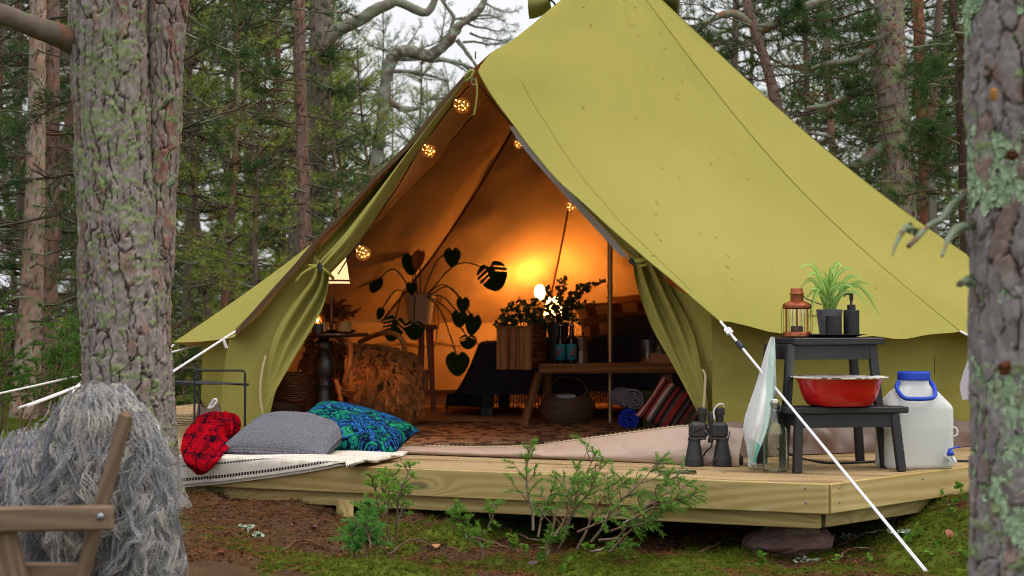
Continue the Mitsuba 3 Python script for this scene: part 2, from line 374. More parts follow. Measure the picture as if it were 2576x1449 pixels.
def resample(p, n):
    s = np.concatenate([[0], np.cumsum(np.linalg.norm(np.diff(p, axis=0), axis=1))]); s /= s[-1]
    q = np.linspace(0, 1, n); return np.stack([np.interp(q, s, p[:, k]) for k in range(3)], 1)
# the ridge from the peak to the top of the door
rn = nrm(np.cross(AF - AP, [0, 0, 1.0]))
ridge = np.array([AP] + [onplane(u, v, AP, rn) for u, v in ((1470, -55), (1413, 2), (1345, 62), (1288, 103), (1236, 131))] + [AF])
def hem(pts, y0, y1):
    us = np.array([p[0] for p in pts], float); k = (us - us[0]) / (us[-1] - us[0])
    return np.array([P(u, v, y0 + (y1 - y0) * kk) for (u, v), kk in zip(pts, k)])
hemR_px = [(1200, 176), (1212, 196), (1226, 222), (1256, 266), (1288, 308), (1328, 363), (1400, 450), (1463, 506), (1538, 575), (1600, 628), (1638, 661), (1700, 712), (1763, 767), (1812, 808)]
hemR = spline(hem(hemR_px, 8.83, 8.15), 60)
hemL_px = [(1192, 172), (1168, 190), (1100, 268), (1029, 357), (936, 450), (859, 536), (806, 588), (744, 662), (690, 722), (592, 834)]
hemL = spline(hem(hemL_px, 8.83, 9.2), 60)
def smooth_rows(S, it=6, fix=(0, -1)):
    S = S.copy()
    for _ in range(it):
        S[:, 1:-1] = S[:, 1:-1] * .5 + .25 * (S[:, :-2] + S[:, 2:])
    return S
def wrinkle(S, amp, seed, out):
    p = S.reshape(-1, 3); n = (nz(p * [1, 1, .35], 1.9, seed, 3) - .5).reshape(S.shape[:2])
    s = np.linspace(0, 1, S.shape[1]); e = np.minimum(1, np.minimum(s, 1 - s) * 8)[None]
    t = np.linspace(0, 1, S.shape[0]); et = (np.minimum(1, (1 - t) * 10) * np.minimum(1, t * 4))[:, None]
    return S + (n * amp * e * et)[..., None] * out
def eave_scallop(S, drop, a=True):
    t = np.linspace(0, 1, S.shape[0])[:, None]; s = np.linspace(0, 1, S.shape[1])[None]
    S = S.copy(); S[..., 2] -= drop * 4 * s * (1 - s) * t ** 4; return S
def outof(S):
    c = S.reshape(-1, 3).mean(0) - C0; return nrm(np.array([c[0], c[1], 1.6]))
panels = []
def ruled(A, B, n, dip):
    s = np.linspace(0, 1, n)[None, :, None]; S = A[:, None] * (1 - s) + B[:, None] * s
    out = outof(S); t = np.linspace(0, 1, len(A))[:, None]
    w = dip * np.sin(np.pi * s[0, :, 0])[None] * np.sin(np.pi * np.clip(t, 0, 1) ** 1.6)
    return S - w[..., None] * out
NTF = 70
def rs(c): return resample(c, NTF)
lineR = rs(np.vstack([ridge[:-1], hemR])); s8 = rs(SE[8]); s38 = rs(SE[38])
# align the rows by height so that the ruling stays level
def byheight(curve, zs):
    z = curve[:, 2]; o = np.argsort(z); return np.stack([np.interp(zs, z[o], curve[o, k]) for k in range(2)] + [zs], 1)
tent = thing('bell_tent', 'olive canvas bell tent with its door tied open, glowing orange inside', 'tent')
def add_panel(S, name='roof_panel', **k):
    n = np.cross(S[-1, 0] - S[0, S.shape[1] // 2], S[-1, -1] - S[0, S.shape[1] // 2])
    c = S.reshape(-1, 3).mean(0) - C0
    g = grid(S)
    m = trimesh.Trimesh(g.v, g.f, process=False)
    if (m.face_normals * m.area_faces[:, None]).sum(0) @ np.array([c[0], c[1], .4]) < 0: g = grid(S, flip=True)
    return part(tent, name, g, 'canvas', True, col=False, **k)
zsR = np.linspace(AP[2], (EAVE[8][2] + EAVE[38][2]) / 2, NTF)
def lev(curve, z1):
    zs = AP[2] + (z1 - AP[2]) * np.linspace(0, 1, NTF); return byheight(curve, zs)
A_, B_, D_ = lev(lineR, EAVE[8][2]), lev(s8, EAVE[8][2]), lev(s38, EAVE[38][2])
S1 = ruled(A_, B_, 14, .0); S2 = ruled(B_, D_, 22, .035)
S = np.concatenate([S1[:, :-1], S2], 1); S = smooth_rows(S, 8)
k = S1.shape[1] - 1
S[:, :] = wrinkle(S, .075, 5, outof(S2))
# light creases running from the seam and from the ridge
out = outof(S2); t = np.linspace(0, 1, NTF)[:, None]; s = np.linspace(0, 1, S.shape[1])[None]
S = S + (.012 * np.exp(-((s - .40) / .02) ** 2) * np.sin(np.pi * t) + .006 * np.sin(s * 30 + 3 * t) * np.exp(-((t - .10) / .10) ** 2) * np.exp(-((s - .45) / .3) ** 2) + .02 * np.sin(9 * s + 6 * t) * np.exp(-((t - .26) / .07) ** 2) * np.exp(-(s / .25) ** 2))[..., None] * out
bs = np.clip((np.arange(S.shape[1]) - k) / (S.shape[1] - 1 - k), 0, 1)[None]
S[..., 2] -= .055 * 4 * bs * (1 - bs) * np.linspace(0, 1, NTF)[:, None] ** 4
S[..., 2] += .012 * np.sin(bs * 23) * (bs * (1 - bs) * 4) * np.linspace(0, 1, NTF)[:, None] ** 9
S = S + (.014 * (np.sin((1 - s) * 60) * np.exp(-((1 - s) / .18) ** 2) + np.sin(bs * 40) * np.exp(-(bs / .2) ** 2) * (bs > 0)) * sst(.76, .94, t) * sst(1.0, .97, t))[..., None] * out
S[:, -1] = D_
SR = S
add_panel(SR, label='large front panel of olive canvas right of the door')
lineL = rs(np.vstack([ridge[:-1], hemL])); AL, BL, DL = lev(lineL, EAVE[-52][2]), lev(rs(SE[-52]), EAVE[-52][2]), lev(rs(SE[-82]), EAVE[-82][2])
S1 = ruled(AL, BL, 12, 0); S2 = ruled(BL, DL, 14, .03)
S = np.concatenate([S1[:, :-1], S2], 1); S = smooth_rows(S, 8); S[:, 0] = AL; S[:, -1] = DL
S = eave_scallop(S, .03)
add_panel(S)
order = [38, 68, 98, 128, 158, 188, 218, 248, -82]
for a, b in zip(order[:-1], order[1:]):
    S = ruled(lev(rs(SE[a]), EAVE[a][2]), lev(rs(SE[b]), EAVE[b][2]), 18, .06)
    S = wrinkle(S, .04, a + 300, outof(S))
    if a >= 98: S = S + ((nz(S.reshape(-1, 3) * [3.6, 3.6, .25], 1.6, a, 2).reshape(S.shape[:2]) - .5) * .06 * np.minimum(1, 10 * np.minimum(np.linspace(0, 1, 18), 1 - np.linspace(0, 1, 18)))[None] * (np.minimum(1, 5 * (1 - np.linspace(0, 1, NTF))) * np.minimum(1, np.linspace(0, 1, NTF) * 2.5))[:, None])[..., None] * outof(S)
    t = np.linspace(0, 1, NTF)[:, None]; s = np.linspace(0, 1, 18)[None]
    # pull folds fanning out of the guy points
    S = S + (.013 * (np.sin(s * 46) * np.exp(-(s / .22) ** 2) + np.sin((1 - s) * 46) * np.exp(-((1 - s) / .22) ** 2)) * sst(.75, .93, t) * sst(1.0, .97, t))[..., None] * outof(S)
    add_panel(eave_scallop(S, .055))
# seam cords along the visible seams, brown hem tape along the door's roof edge
for a in (38, 68):
    c = rs(SE[a]); part(tent, 'seam', tube(c + nrm(c - C0 - [0, 0, 1.0]) * .001, .0026, 5).col(L(122, 116, 62)), 'matte')
for off_, k0, k1 in ((3, 32, 66),): part(tent, 'seam', tube(SR[k0:k1, off_] + outof(SR) * .0012, .0014, 5).col(L(144, 138, 76)), 'matte')
for a in (98, 128, 158, 188, 218, 248):
    c = rs(SE[a]); part(tent, 'seam', tube(c + nrm((C0 + [0, 0, 1.6]) - c) * .012, .007, 5).col(L(92, 56, 32)), 'matte')
def ribbon(c, w, side, th=.004):
    w = np.broadcast_to(w, (len(c),))
    return solid_sheet(np.stack([c, c + side * w[:, None]], 1), th)
tp = nrm(np.cross(nrm(np.gradient(hemL, axis=0)), [0, -1.0, .0]))
tp[tp[:, 2] > 0] *= -1
part(tent, 'hem_tape', ribbon(hemL + [0, -.006, 0], .022, tp).col(L(104, 84, 66)), 'matte', label='brown hem tape along the left roof edge of the door')
tq = nrm(np.cross(nrm(np.gradient(hemR, axis=0)), [0, -1.0, .0])); tq[tq[:, 2] > 0] *= -1
part(tent, 'hem_tape', ribbon(hemR + [0, .004, 0], .004, tq).col(L(120, 116, 62)), 'matte')
# ---- walls
def wall_at(a):
    e = EAVE[a]; d = nrm((e - C0) * [1, 1, 0]); r = np.linalg.norm(((e - C0) * [1, 1, 0])) - .17
    return C0 * [1, 1, 0] + d * r
def wall_grid(p, q, zt0, zt1, n=40, seed=1, fold_amp=.03, zb=DZ + .12):
    S = np.zeros((26, n, 3)); s = np.linspace(0, 1, n); h = np.linspace(0, 1, 26)
    o = nrm(np.array([-(q - p)[1], (q - p)[0], 0])); o = o if np.dot(o, (p + q) / 2 - C0) > 0 else -o
    for j in range(n):
        b = p + (q - p) * s[j]; zt = zt0 + (zt1 - zt0) * s[j]
        S[:, j, :2] = b[:2]; S[:, j, 2] = zt + (zb - zt) * h
    f = np.sin(s * 7 + seed) * .5 + np.sin(s * 17 + seed * 2) * .3
    S += (f[None] * (h ** 1.3)[:, None] * fold_amp)[..., None] * o
    n_ = nz(S.reshape(-1, 3), 4.0, seed, 3).reshape(S.shape[:2]) - .5
    S += (n_ * .05 * np.minimum(1, h * 4)[:, None])[..., None] * o
    return S
W = {a: wall_at(a) for a in AZ}
wo = [8, 38, 68, 98, 128, 158, 188, 218, 248, -82, -52]
for i, (a, b) in enumerate(zip(wo[:-1], wo[1:])):
    S = wall_grid(W[a], W[b], EAVE[a][2] + .055, EAVE[b][2] + .055, seed=i + 1)
    add_panel(S, 'wall_panel')
    # brown ground sheet turned up along the wall
    o = nrm(((W[a] + W[b]) / 2 - C0) * [1, 1, 0]); s = np.linspace(0, 1, 60); h = np.linspace(0, 1, 14)
    K = np.zeros((14, 60, 3))
    base = W[a][None] + (W[b] - W[a])[None] * s[:, None]
    for r in range(14):
        bulge = .015 + .012 * np.sin(np.pi * h[r]) + .035 * (1 - h[r])
        K[r] = base + o * bulge; K[r, :, 2] = DZ + .004 + .15 * h[r] + .02 * np.sin(s * 19 + i) * h[r]
    K += ((np.abs(nz(K.reshape(-1, 3) * [1, 1, .5], 7.0, i + 40, 2).reshape(14, 60) - .5) - .12) * .13 * np.sin(np.pi * np.clip(h, .03, .9))[:, None])[..., None] * o
    K[0, :, 2] = DZ + .004
    part(tent, 'groundsheet_skirt', grid(K).col(L(110, 87, 74)), 'sheet', True)
    # zip line where the wall meets it, inside
    part(tent, 'wall_zip', tube(np.column_stack([base[:, :2] - o[:2] * .02, np.full(60, DZ + .47) + .012 * np.sin(s * 30)]), .006, 4).col(L(190, 160, 110)), 'matte')
# ---- floor
fp = np.array([[*(C0[:2] + (W[a][:2] - C0[:2]) * 1.01)] for a in wo])
fl = extrude(Polygon(fp), .004).mv([0, 0, DZ + .002]).col(L(150, 118, 92))
part(tent, 'groundsheet', fl, 'satin', False)
# ---- pole
pb = P(1535, 1068.5, 10.87)
part(tent, 'pole', cat([tube([[pb[0], pb[1], DZ], [pb[0] + .0, pb[1], 2.0], [AP[0], AP[1], AP[2] - .02]], .016, 16), lathe([(.018, 0), (.018, .03)], 16, (pb[0], pb[1], DZ + .86))]).col(L(206, 180, 140)), 'metal', label='shiny metal centre pole behind the bench')
# ---- door wings and flaps
def strip(left, right, n=36, m=14, folds=(0, 0, 0), rev=False):
    """a hanging cloth between two edges given as (u, v, Y) lists; folds = (count, depth at top, depth at bottom)"""
    Lc, Rc = resample(spline(np.array([P(*q) for q in left]), 60), n), resample(spline(np.array([P(*q) for q in right]), 60), n)
    s = np.linspace(0, 1, m)[None, :, None]; S = Lc[:, None] * (1 - s) + Rc[:, None] * s
    h = np.linspace(0, 1, n)[:, None]
    amp = folds[1] + (folds[2] - folds[1]) * h
    S[..., 1] += amp * np.sin(s[..., 0] * folds[0] * 2 * np.pi + h * 1.5) * 1.0
    return S
def cloth(S, name, **k):
    g = grid(S); m = trimesh.Trimesh(g.v, g.f, process=False)
    if (m.face_normals * m.area_faces[:, None]).sum(0)[1] > 0: g = grid(S, flip=True)
    return part(tent, name, g, k.pop('mat', 'canvas'), True, col=False, **k)
# left flap above the tie: rolled inwards from below the roof edge
hl = [(1176, 196, 8.90), (1100, 285, 8.93), (1012, 388, 8.98), (930, 482, 9.03), (852, 572, 9.07), (790, 640, 9.09)]
fu = [(1168, 210, 8.86), (1066, 362, 8.93), (1014, 439, 8.96), (954, 535, 8.99), (894, 620, 9.01), (831, 688, 9.02)]
Sx = strip(hl, fu, 44, 22)
k = np.linspace(0, 1, 22)[None]; h = np.linspace(0, 1, 44)[:, None]
Sx[..., 1] += (.14 * np.sin(np.pi * np.clip(k * 2.6, 0, 1)) - .20 * np.sin(np.pi * np.clip((k - .30) / .7, 0, 1))) * (.3 + .9 * np.sin(np.pi * h ** .8) + .25 * h) * .8 + .02 * np.sin(k * 26) * sst(.75, 1, h)
cloth(Sx, 'door_flap', label='left door flap gathered up and tied back')
# below the tie it opens out again
Sx = strip([(790, 640, 9.09), (782, 690, 9.06), (742, 745, 9.08), (700, 820, 9.08), (676, 900, 9.05), (658, 1075, 9.0)],
           [(831, 688, 9.02), (824, 737, 9.0), (804, 794, 8.98), (744, 897, 8.95), (672, 1020, 8.9), (648, 1075, 8.9)], 44, 26)
k = np.linspace(0, 1, 26)[None]
Sx[..., 1] += .035 * np.sin(k * 17 + h * 2.2) * np.exp(-((h - .25) / .4) ** 2)
cloth(Sx, 'door_flap')
zc = spline(np.array([P(u, v, 8.935) for u, v in ((668, 895), (660, 930), (655, 970), (656, 1010), (662, 1040))]), 40)
def zipper(path, name='zip', w=.0055):
    gs = [tube(path, .0028, 5)]
    pp = resample(path, 60); tg = nrm(np.gradient(pp, axis=0))
    for q, t in zip(pp[::1], tg[::1]):
        s_ = nrm(np.cross(t, [0, 1.0, 0])); gs.append(bar(q - s_ * w, q + s_ * w, .0045, .003, up=(0, 1, 0)))
    return part(tent, name, cat(gs).col(L(200, 182, 150)), 'satin')
zipper(zc)
# left wing wall from the eave point to the flap
Sx = strip([(590, 828, 9.32), (575, 860, 9.32), (560, 960, 9.30), (552, 1115, 9.25)], [(806, 615, 9.2), (760, 800, 9.18), (700, 960, 9.16), (662, 1115, 9.05)], 30, 20, (1.2, .01, .02))
cloth(Sx, 'door_wing')
# right flap: above the tie, then flaring out
hr = [(1218, 205, 8.90), (1292, 306, 8.88), (1402, 442, 8.78), (1535, 566, 8.65), (1640, 655, 8.54)]
fr = [(1216, 215, 8.95), (1337, 372, 8.98), (1410, 456, 8.93), (1530, 584, 8.82), (1592, 650, 8.70)]
Sx = strip(hr, fr, 40, 12)
k = np.linspace(0, 1, 12)[None]; h = np.linspace(0, 1, 40)[:, None]
Sx[..., 1] += .05 * np.sin(np.pi * k) * np.sin(np.pi * h) + .02 * np.sin(k * 20) * h ** 3
cloth(Sx, 'door_flap')
Sx = strip([(1590, 650, 8.62), (1604, 724, 8.6), (1638, 819, 8.55), (1688, 909, 8.5), (1725, 979, 8.45), (1756, 1040, 8.4)],
           [(1642, 640, 8.5), (1690, 730, 8.5), (1740, 830, 8.45), (1762, 920, 8.38), (1778, 1000, 8.35), (1785, 1080, 8.35)], 44, 26)
k = np.linspace(0, 1, 26)[None]; h = np.linspace(0, 1, 44)[:, None]
Sx[..., 1] += .04 * np.sin(k * 15 + h * 1.8) * np.exp(-((h - .2) / .45) ** 2) + .03 * np.sin(np.pi * k)
cloth(Sx, 'door_flap', label='right door flap gathered into a tie and falling to the zip')
zipper(spline(np.array([P(u, v, 8.325) for u, v in ((1768, 930), (1774, 945), (1773, 980), (1770, 1022), (1768, 1050))]), 40))
Sx = strip([(1640, 690, 8.62), (1720, 800, 8.5), (1760, 920, 8.42), (1782, 1092, 8.4)], [(1812, 790, 8.32), (1822, 850, 8.36), (1834, 950, 8.36), (1862, 1092, 8.33)], 30, 20, (1.0, .01, .025))
cloth(Sx, 'door_wing')
# white net lining seen along the right edge of the opening
Sx = strip([(1280, 318, 8.93), (1316, 372, 8.94), (1384, 450, 8.89), (1444, 517, 8.82), (1509, 587, 8.76), (1562, 645, 8.7)], [(1304, 318, 8.95), (1342, 372, 8.96), (1412, 455, 8.91), (1478, 530, 8.84), (1544, 600, 8.78), (1582, 648, 8.72)], 40, 5)
part(tent, 'net_lining', grid(Sx).col(L(226, 224, 236)), 'matte', label='white mosquito net edge along the door')
def tie(path, r=.011, name='tie', toggle=None):
    part(tent, name, tube(spline(np.array(path), 30), r, 7).col(L(140, 138, 66)), 'matte')
    if toggle is not None: part(tent, 'toggle', tube(toggle, .012, 10).col(L(24, 26, 32)), 'satin')
tie([P(778, 668, 8.95), P(800, 671, 8.90), P(822, 684, 8.90), P(838, 700, 8.97)], .009)
tie([P(805, 671, 8.9), P(785, 674, 8.88), P(762, 688, 8.86), P(745, 708, 8.86)], .008, toggle=[P(803, 664, 8.88), P(807, 680, 8.88)])
tie([P(1584, 652, 8.55), P(1606, 657, 8.44), P(1636, 646, 8.42), P(1648, 640, 8.5)], .013, toggle=[P(1584, 652, 8.46), P(1596, 664, 8.46)])
tie([P(1592, 660, 8.5), P(1616, 668, 8.43), P(1642, 656, 8.42)], .008)
tie([P(1196, 196, 8.8), P(1200, 228, 8.8), P(1197, 262, 8.8), P(1192, 290, 8.8)], .006)
part(tent, 'door_loop', tube(spline(np.array([P(1170, 196, 8.8), P(1180, 182, 8.78), P(1190, 178, 8.78), P(1184, 196, 8.78), P(1172, 204, 8.8)]), 24), .008, 7).col(L(146, 144, 76)), 'matte')
part(tent, 'ring', tube([P(1192 + 6 * math.cos(a), 206 + 7 * math.sin(a), 8.8) for a in np.linspace(0, 6.28, 16)], .003, 5).col(L(170, 170, 175)), 'metal')
part(tent, 'spike', tube([P(1196, 148, 8.85), P(1196, 130, 8.85)], .004, 6).col(L(120, 96, 70)), 'metal')
# ---- threshold of beige ground sheet with a zip on its free edge
bot = resample(spline(np.array([G(u, v, DZ + .004) for u, v in ((975, 1140), (1150, 1146), (1300, 1151), (1450, 1156), (1600, 1162), (1740, 1168), (1860, 1172))]), 80), 90)
topx = np.interp(np.linspace(0, 1, 90), [0, .28, .42, .5, .64, .8, .88, 1], [.030, .035, .05, .075, .115, .16, .175, .165])
S = np.zeros((16, 90, 3)); h = np.linspace(0, 1, 16)
for r in range(16):
    bul = .034 * np.sin(np.pi * h[r] ** .8)
    S[r] = bot - nin * (bul - .10 * h[r]); S[r, :, 2] = DZ + .004 + topx * h[r] + .012 * np.sin(np.pi * h[r]) * (topx < .06)
S += ((nz(S.reshape(-1, 3) * [1, 1, 2.5], 5.0, 77, 3).reshape(16, 90) - .5) * .055 * np.sin(np.pi * h)[:, None])[..., None] * -nin
gq = grid(S)
part(tent, 'threshold_sheet', gq.col(L(172, 147, 130)), 'sheet', True, label='beige plastic sill of the groundsheet lying across the doorway')
zipper(S[-1, 8:80] + [0, 0, .003], w=.007)
# inner floor side of the sill
# ---- cowl vents at the top
part(tent, 'vent_hood', solid_sheet(fold(10, 10, lambda a, b: P(1388 - 56 * b - 4 * math.sin(3 * a), -30 + (52 + 26 * b) * a + 24 * b * (1 - b), 10.55 - .10 * math.sin(math.pi * a))), .006).col(L(112, 112, 66)), 'matte')
part(tent, 'vent_hood', solid_sheet(fold(10, 10, lambda a, b: P(1606 + 98 * b, -60 + (50 + 30 * b) * a + 22 * b, 10.85 - .12 * math.sin(math.pi * a))), .006).col(L(70, 74, 38)), 'matte')
part(tent, 'vent_cord', tube(spline(np.array([P(1372, -6, 10.0), P(1392, 5, 9.98), P(1398, 16, 10.0)]), 10), .006, 5).col(L(40, 38, 34)), 'matte')
# ---- guy ropes
def rope(a, b, r=.0045, sag=.01, n=24):
    a, b = np.asarray(a), np.asarray(b); s = np.linspace(0, 1, n)[:, None]
    p = a + (b - a) * s; p[:, 2] -= sag * 4 * (s * (1 - s))[:, 0]; return p
WHT = L(226, 226, 230)
E8 = EAVE[8]; ge = P(2342, 1452, 6.55); d = nrm(ge - E8)
ra = rope(E8 + [0, 0, .0], ge + d * .9, sag=.0)
gz0 = float(ground_z((ge + d * .45)[0], (ge + d * .45)[1]))
part(tent, 'guy_rope', cat([tube(ra + nrm(np.cross(d, [0, 1, 0])) * (.0022 + .004 * np.linspace(0, 1, 24)[:, None] ** 3), .0040, 7), tube(ra - nrm(np.cross(d, [0, 1, 0])) * (.0022 + .004 * np.linspace(0, 1, 24)[:, None] ** 3), .0040, 7)] +
     [tube(rope(E8 + d * (.06 + .012 * i), E8 + d * (.075 + .012 * i) + [.012 * (-1) ** i, -.012, .004], n=6), .009, 7) for i in range(4)]).col(WHT), 'satin', label='white guy rope crossing in front of the step stool')
part(tent, 'rope_slider', tube([E8 + d * .20, E8 + d * .255], .014, 10).col(L(40, 46, 60)), 'satin')
E5 = EAVE[-52]; ge = P(430, 938, 8.6); d = nrm(ge - E5)
part(tent, 'guy_rope', cat([tube(rope(E5, ge + d * 1.0, sag=0), .007, 7), tube([E5 + d * .10 + [0, 0, .0], E5 + d * .13 + [.0, -.01, -.0], E5 + d * .12 + [.012, -.01, -.05]], .009, 6)]).col(WHT), 'satin')
E82 = EAVE[-82]
for (u0, v0, y0), (u1, v1, y1) in (((506, 866, 10.4), (-20, 994, 9.2)), ((437, 870, 10.45), (48, 1026, 8.6)), ((437, 868, 10.5), (70, 1022, 8.6)), ((204, 958, 9.6), (118, 1066, 8.4))):
    part(tent, 'guy_rope', tube(rope(P(u0, v0, y0), P(u1, v1, y1), sag=.01), .0065, 6).col(WHT), 'satin')
part(tent, 'guy_rope', tube(rope(EAVE[38], P(2560, 905, 8.2), sag=0), .006, 6).col(WHT), 'satin')
part(tent, 'peg_loop', tube(spline(np.array([P(527, 1022, 9.1), P(540, 1005, 9.08), P(545, 1010, 9.08), P(534, 1024, 9.08), P(524, 1026, 9.1)]), 24), .007, 6).col(WHT), 'satin')
# half moon window of white net at the far right wall
wp = [P(2449, 868, 8.86), P(2440, 890, 8.86), P(2424, 940, 8.84), P(2414, 972, 8.84), P(2421, 1005, 8.84), P(2475, 995, 8.9)]
wq = np.array([[2470, 862], [2448, 872], [2436, 900], [2424, 935], [2414, 970], [2417, 990], [2421, 1006], [2480, 1000]])
win = Polygon(wq); e = trimesh.creation.extrude_polygon(win, 1, engine='earcut')
wv = np.array([P(x, y, 8.78 + .05 * z) for x, y, z in e.vertices]); wg = flat(wv, e.faces)
part(tent, 'window', wg.col(L(190, 186, 200)), 'matte', False, label='pale net window low in the right wall')
# ================================================================ TREES
def tubesN(p, r, sides=3):
    """many thin tubes at once: p (N, k, 3), r (N, k)"""
    N, k = p.shape[:2]
    t = nrm(np.gradient(p, axis=1)); ref = np.where(np.abs(t[:, :1, 2:]) < .85, [0, 0, 1.0], [1.0, 0, 0])
    a = nrm(np.cross(t, np.broadcast_to(ref, t.shape))); b = np.cross(t, a); ang = np.arange(sides) * 2 * np.pi / sides
    r = np.broadcast_to(r, (N, k))
    v = p[:, :, None] + r[..., None, None] * (np.cos(ang)[:, None] * a[:, :, None] + np.sin(ang)[:, None] * b[:, :, None])
    i, j = np.meshgrid(np.arange(k - 1), np.arange(sides), indexing='ij')
    q = np.stack([i * sides + j, i * sides + (j + 1) % sides, (i + 1) * sides + (j + 1) % sides, (i + 1) * sides + j], -1).reshape(-1, 4)
    f = np.vstack([q[:, [0, 1, 2]], q[:, [0, 2, 3]]])
    f = (f[None] + (np.arange(N) * k * sides)[:, None, None]).reshape(-1, 3)
    return Geo(v.reshape(-1, 3), f)
def perp(d, rng):
    r = rng.normal(size=d.shape); r -= d * (r * d).sum(-1, keepdims=True); return nrm(r)
def needles(pos, d, n, ln, w, spread, rng, c0, c1, along=.05):
    """n needles round each shoot that starts at pos and points along d"""
    N = len(pos); d = nrm(d); D = np.repeat(d, n, 0); q = np.repeat(pos, n, 0) + D * rng.uniform(0, along, (N * n, 1))
    s = rng.uniform(spread * .45, spread, (N * n, 1)); x = perp(D, rng)
    nd = nrm(D * np.cos(s) + x * np.sin(s)); l = ln * rng.uniform(.7, 1.15, (N * n, 1))
    sd = nrm(np.cross(nd, rng.normal(size=nd.shape))) * w / 2
    v = np.stack([q - sd, q + sd, q + nd * l], 1).reshape(-1, 3)
    k = rng.uniform(0, 1, (N, 1)) * .7 + .3 * rng.uniform(0, 1, (N, 1)); k = np.repeat(k, n, 0) * .75 + .25 * rng.uniform(0, 1, (N * n, 1))
    c = np.repeat(c0 * (1 - k) + c1 * k, 3, 0)
    return Geo(v, np.arange(len(v)).reshape(-1, 3), None, c)
def bark_col(g, c0, c1, c2, seed, sc_=9.0, lich=None, amt=.5):
    n = nz(g.v * [1, 1, .35], sc_, seed, 3)[:, None]; m = nz(g.v * [1, 1, .5], sc_ * .45, seed + 9, 3)[:, None]
    c = c0 * (1 - n) + c1 * n; c = c + (c2 - c) * sst(.52, .62, m)
    if lich is not None: c = c + (lich - c) * sst(1 - amt - .05, 1 - amt + .05, nz(g.v, sc_ * 1.6, seed + 5, 3))[:, None]
    g.c = np.clip(c, 0, 1); return g
BK0, BK1, BK2, LICH = L(84, 74, 68), L(130, 116, 108), L(126, 92, 76), L(124, 134, 114)
def bough(rng, p0, d0, ln, r0, nsub=9, up=.25, k=6):
    """a limb and its side twigs as polylines, with the places and ways of their ends"""
    s = np.linspace(0, 1, k)[:, None]; w = perp(d0[None], rng)[0]
    path = p0 + d0 * ln * s + np.array([0, 0, up * ln]) * s ** 2 + w * (.10 * ln * np.sin(s * 4 + rng.uniform(0, 3)))
    path[1:] += rng.normal(size=(k - 1, 3)) * ln * .018
    twigs = []
    for j in range(nsub):
        a = .22 + .78 * (j + rng.uniform(0, .8)) / nsub; a = min(a, .97); i = a * (k - 1); i0 = int(i); b = path[i0] + (path[min(i0 + 1, k - 1)] - path[i0]) * (i - i0)
        t = nrm(path[min(i0 + 1, k - 1)] - path[i0]); x = perp(t[None], rng)[0]; x[2] *= .45
        dd = nrm(t * .65 + x * .8); l = ln * rng.uniform(.16, .42) * (1.15 - .7 * a)
        q = b + dd * l * s + np.array([0, 0, .18 * l]) * s ** 2 + rng.normal(size=(k, 3)) * l * .03 * s
        twigs.append(q)
    return path, twigs
def pine(seed, H, z0, reach, whorl=.42, per=4, dens=1.0, bare=0.3, w=.006, nl=.075, c0=L(48, 74, 40), c1=L(112, 132, 66), trunk=.05, top=.5, nn=15, twig_low=2, step=.065):
    rng = np.random.default_rng(seed)
    zz = np.linspace(-.3, H, 14); lean = rng.normal(size=2) * .02 * H
    tp_ = np.stack([lean[0] * (zz / H) ** 2 + .12 * np.sin(zz * .9 + seed), lean[1] * (zz / H) ** 2 + .12 * np.cos(zz * .8), zz], 1)
    tr = trunk * (1 - .9 * np.clip(zz / H, 0, 1)) + .006
    trunk_g = bark_col(tube(tp_, tr, 9), BK0, BK1, BK2, seed, 7, LICH, .35)
    paths, rads, pos, dr_ = [], [], [], []
    z = z0
    while z < H - .15:
        f = (z - z0) / (H - z0); ln = reach * ((1 - f) ** .75 * .9 + .12) * rng.uniform(.75, 1.15)
        c = np.array([np.interp(z, zz, tp_[:, i]) for i in range(3)])
        live = f > bare * rng.uniform(.6, 1.2)
        for b in range(per + rng.integers(-1, 2)):
            az = rng.uniform(0, 2 * np.pi); el = -.25 + .75 * f + rng.normal() * .12
            d = np.array([math.cos(az) * math.cos(el), math.sin(az) * math.cos(el), math.sin(el)])
            l = ln * rng.uniform(.65, 1.1) * (1 if live else .8)
            path, tw = bough(rng, c, d, l, 0, int(5 + 6 * min(1, l)) if live else 7 + twig_low)
            paths.append(path); rads.append(np.linspace(.012 + .007 * l, .004, len(path)))
            for q in tw:
                paths.append(q); rads.append(np.linspace(.005, .0022, len(q)))
                if live and rng.uniform() < dens:
                    n = max(1, int(np.linalg.norm(q[-1] - q[0]) / step))
                    for e in range(n):
                        i = 5 - e * 5 * .8 / max(n, 1); i0 = min(int(i), 4); pp = q[i0] + (q[i0 + 1] - q[i0]) * (i - i0)
                        pos.append(pp); dr_.append(nrm(q[i0 + 1] - q[i0]) + [0, 0, .25])
                elif rng.uniform() < .5:
                    l2 = np.linalg.norm(q[-1] - q[0]) * .5
                    for e in range(2):
                        d2 = perp(nrm(q[-1] - q[0])[None], rng)[0]; s = np.linspace(0, 1, 6)[:, None]
                        paths.append(q[2 + e] + (nrm(q[-1] - q[0]) * .6 + d2 * .7) * l2 * s); rads.append(np.linspace(.003, .0016, 6))
            if live:
                for e in range(3): pos.append(path[-1 - e] if e else path[-1]); dr_.append(nrm(path[-1] - path[-2]) + [0, 0, .3])
        z += whorl * rng.uniform(.75, 1.25)
    for e in range(5): pos.append(tp_[-1] - [0, 0, .1 * e]); dr_.append(np.array([rng.normal() * .4, rng.normal() * .4, 1]))
    wood = bark_col(tubesN(np.array(paths), np.array(rads)), L(66, 58, 50), L(104, 94, 84), L(110, 82, 64), seed + 1, 6, LICH, .42)
    nd = needles(np.array(pos), np.array(dr_), nn, nl, w, 1.15, rng, c0, c1, .07)
    return trunk_g, wood, nd
PROTO = {}
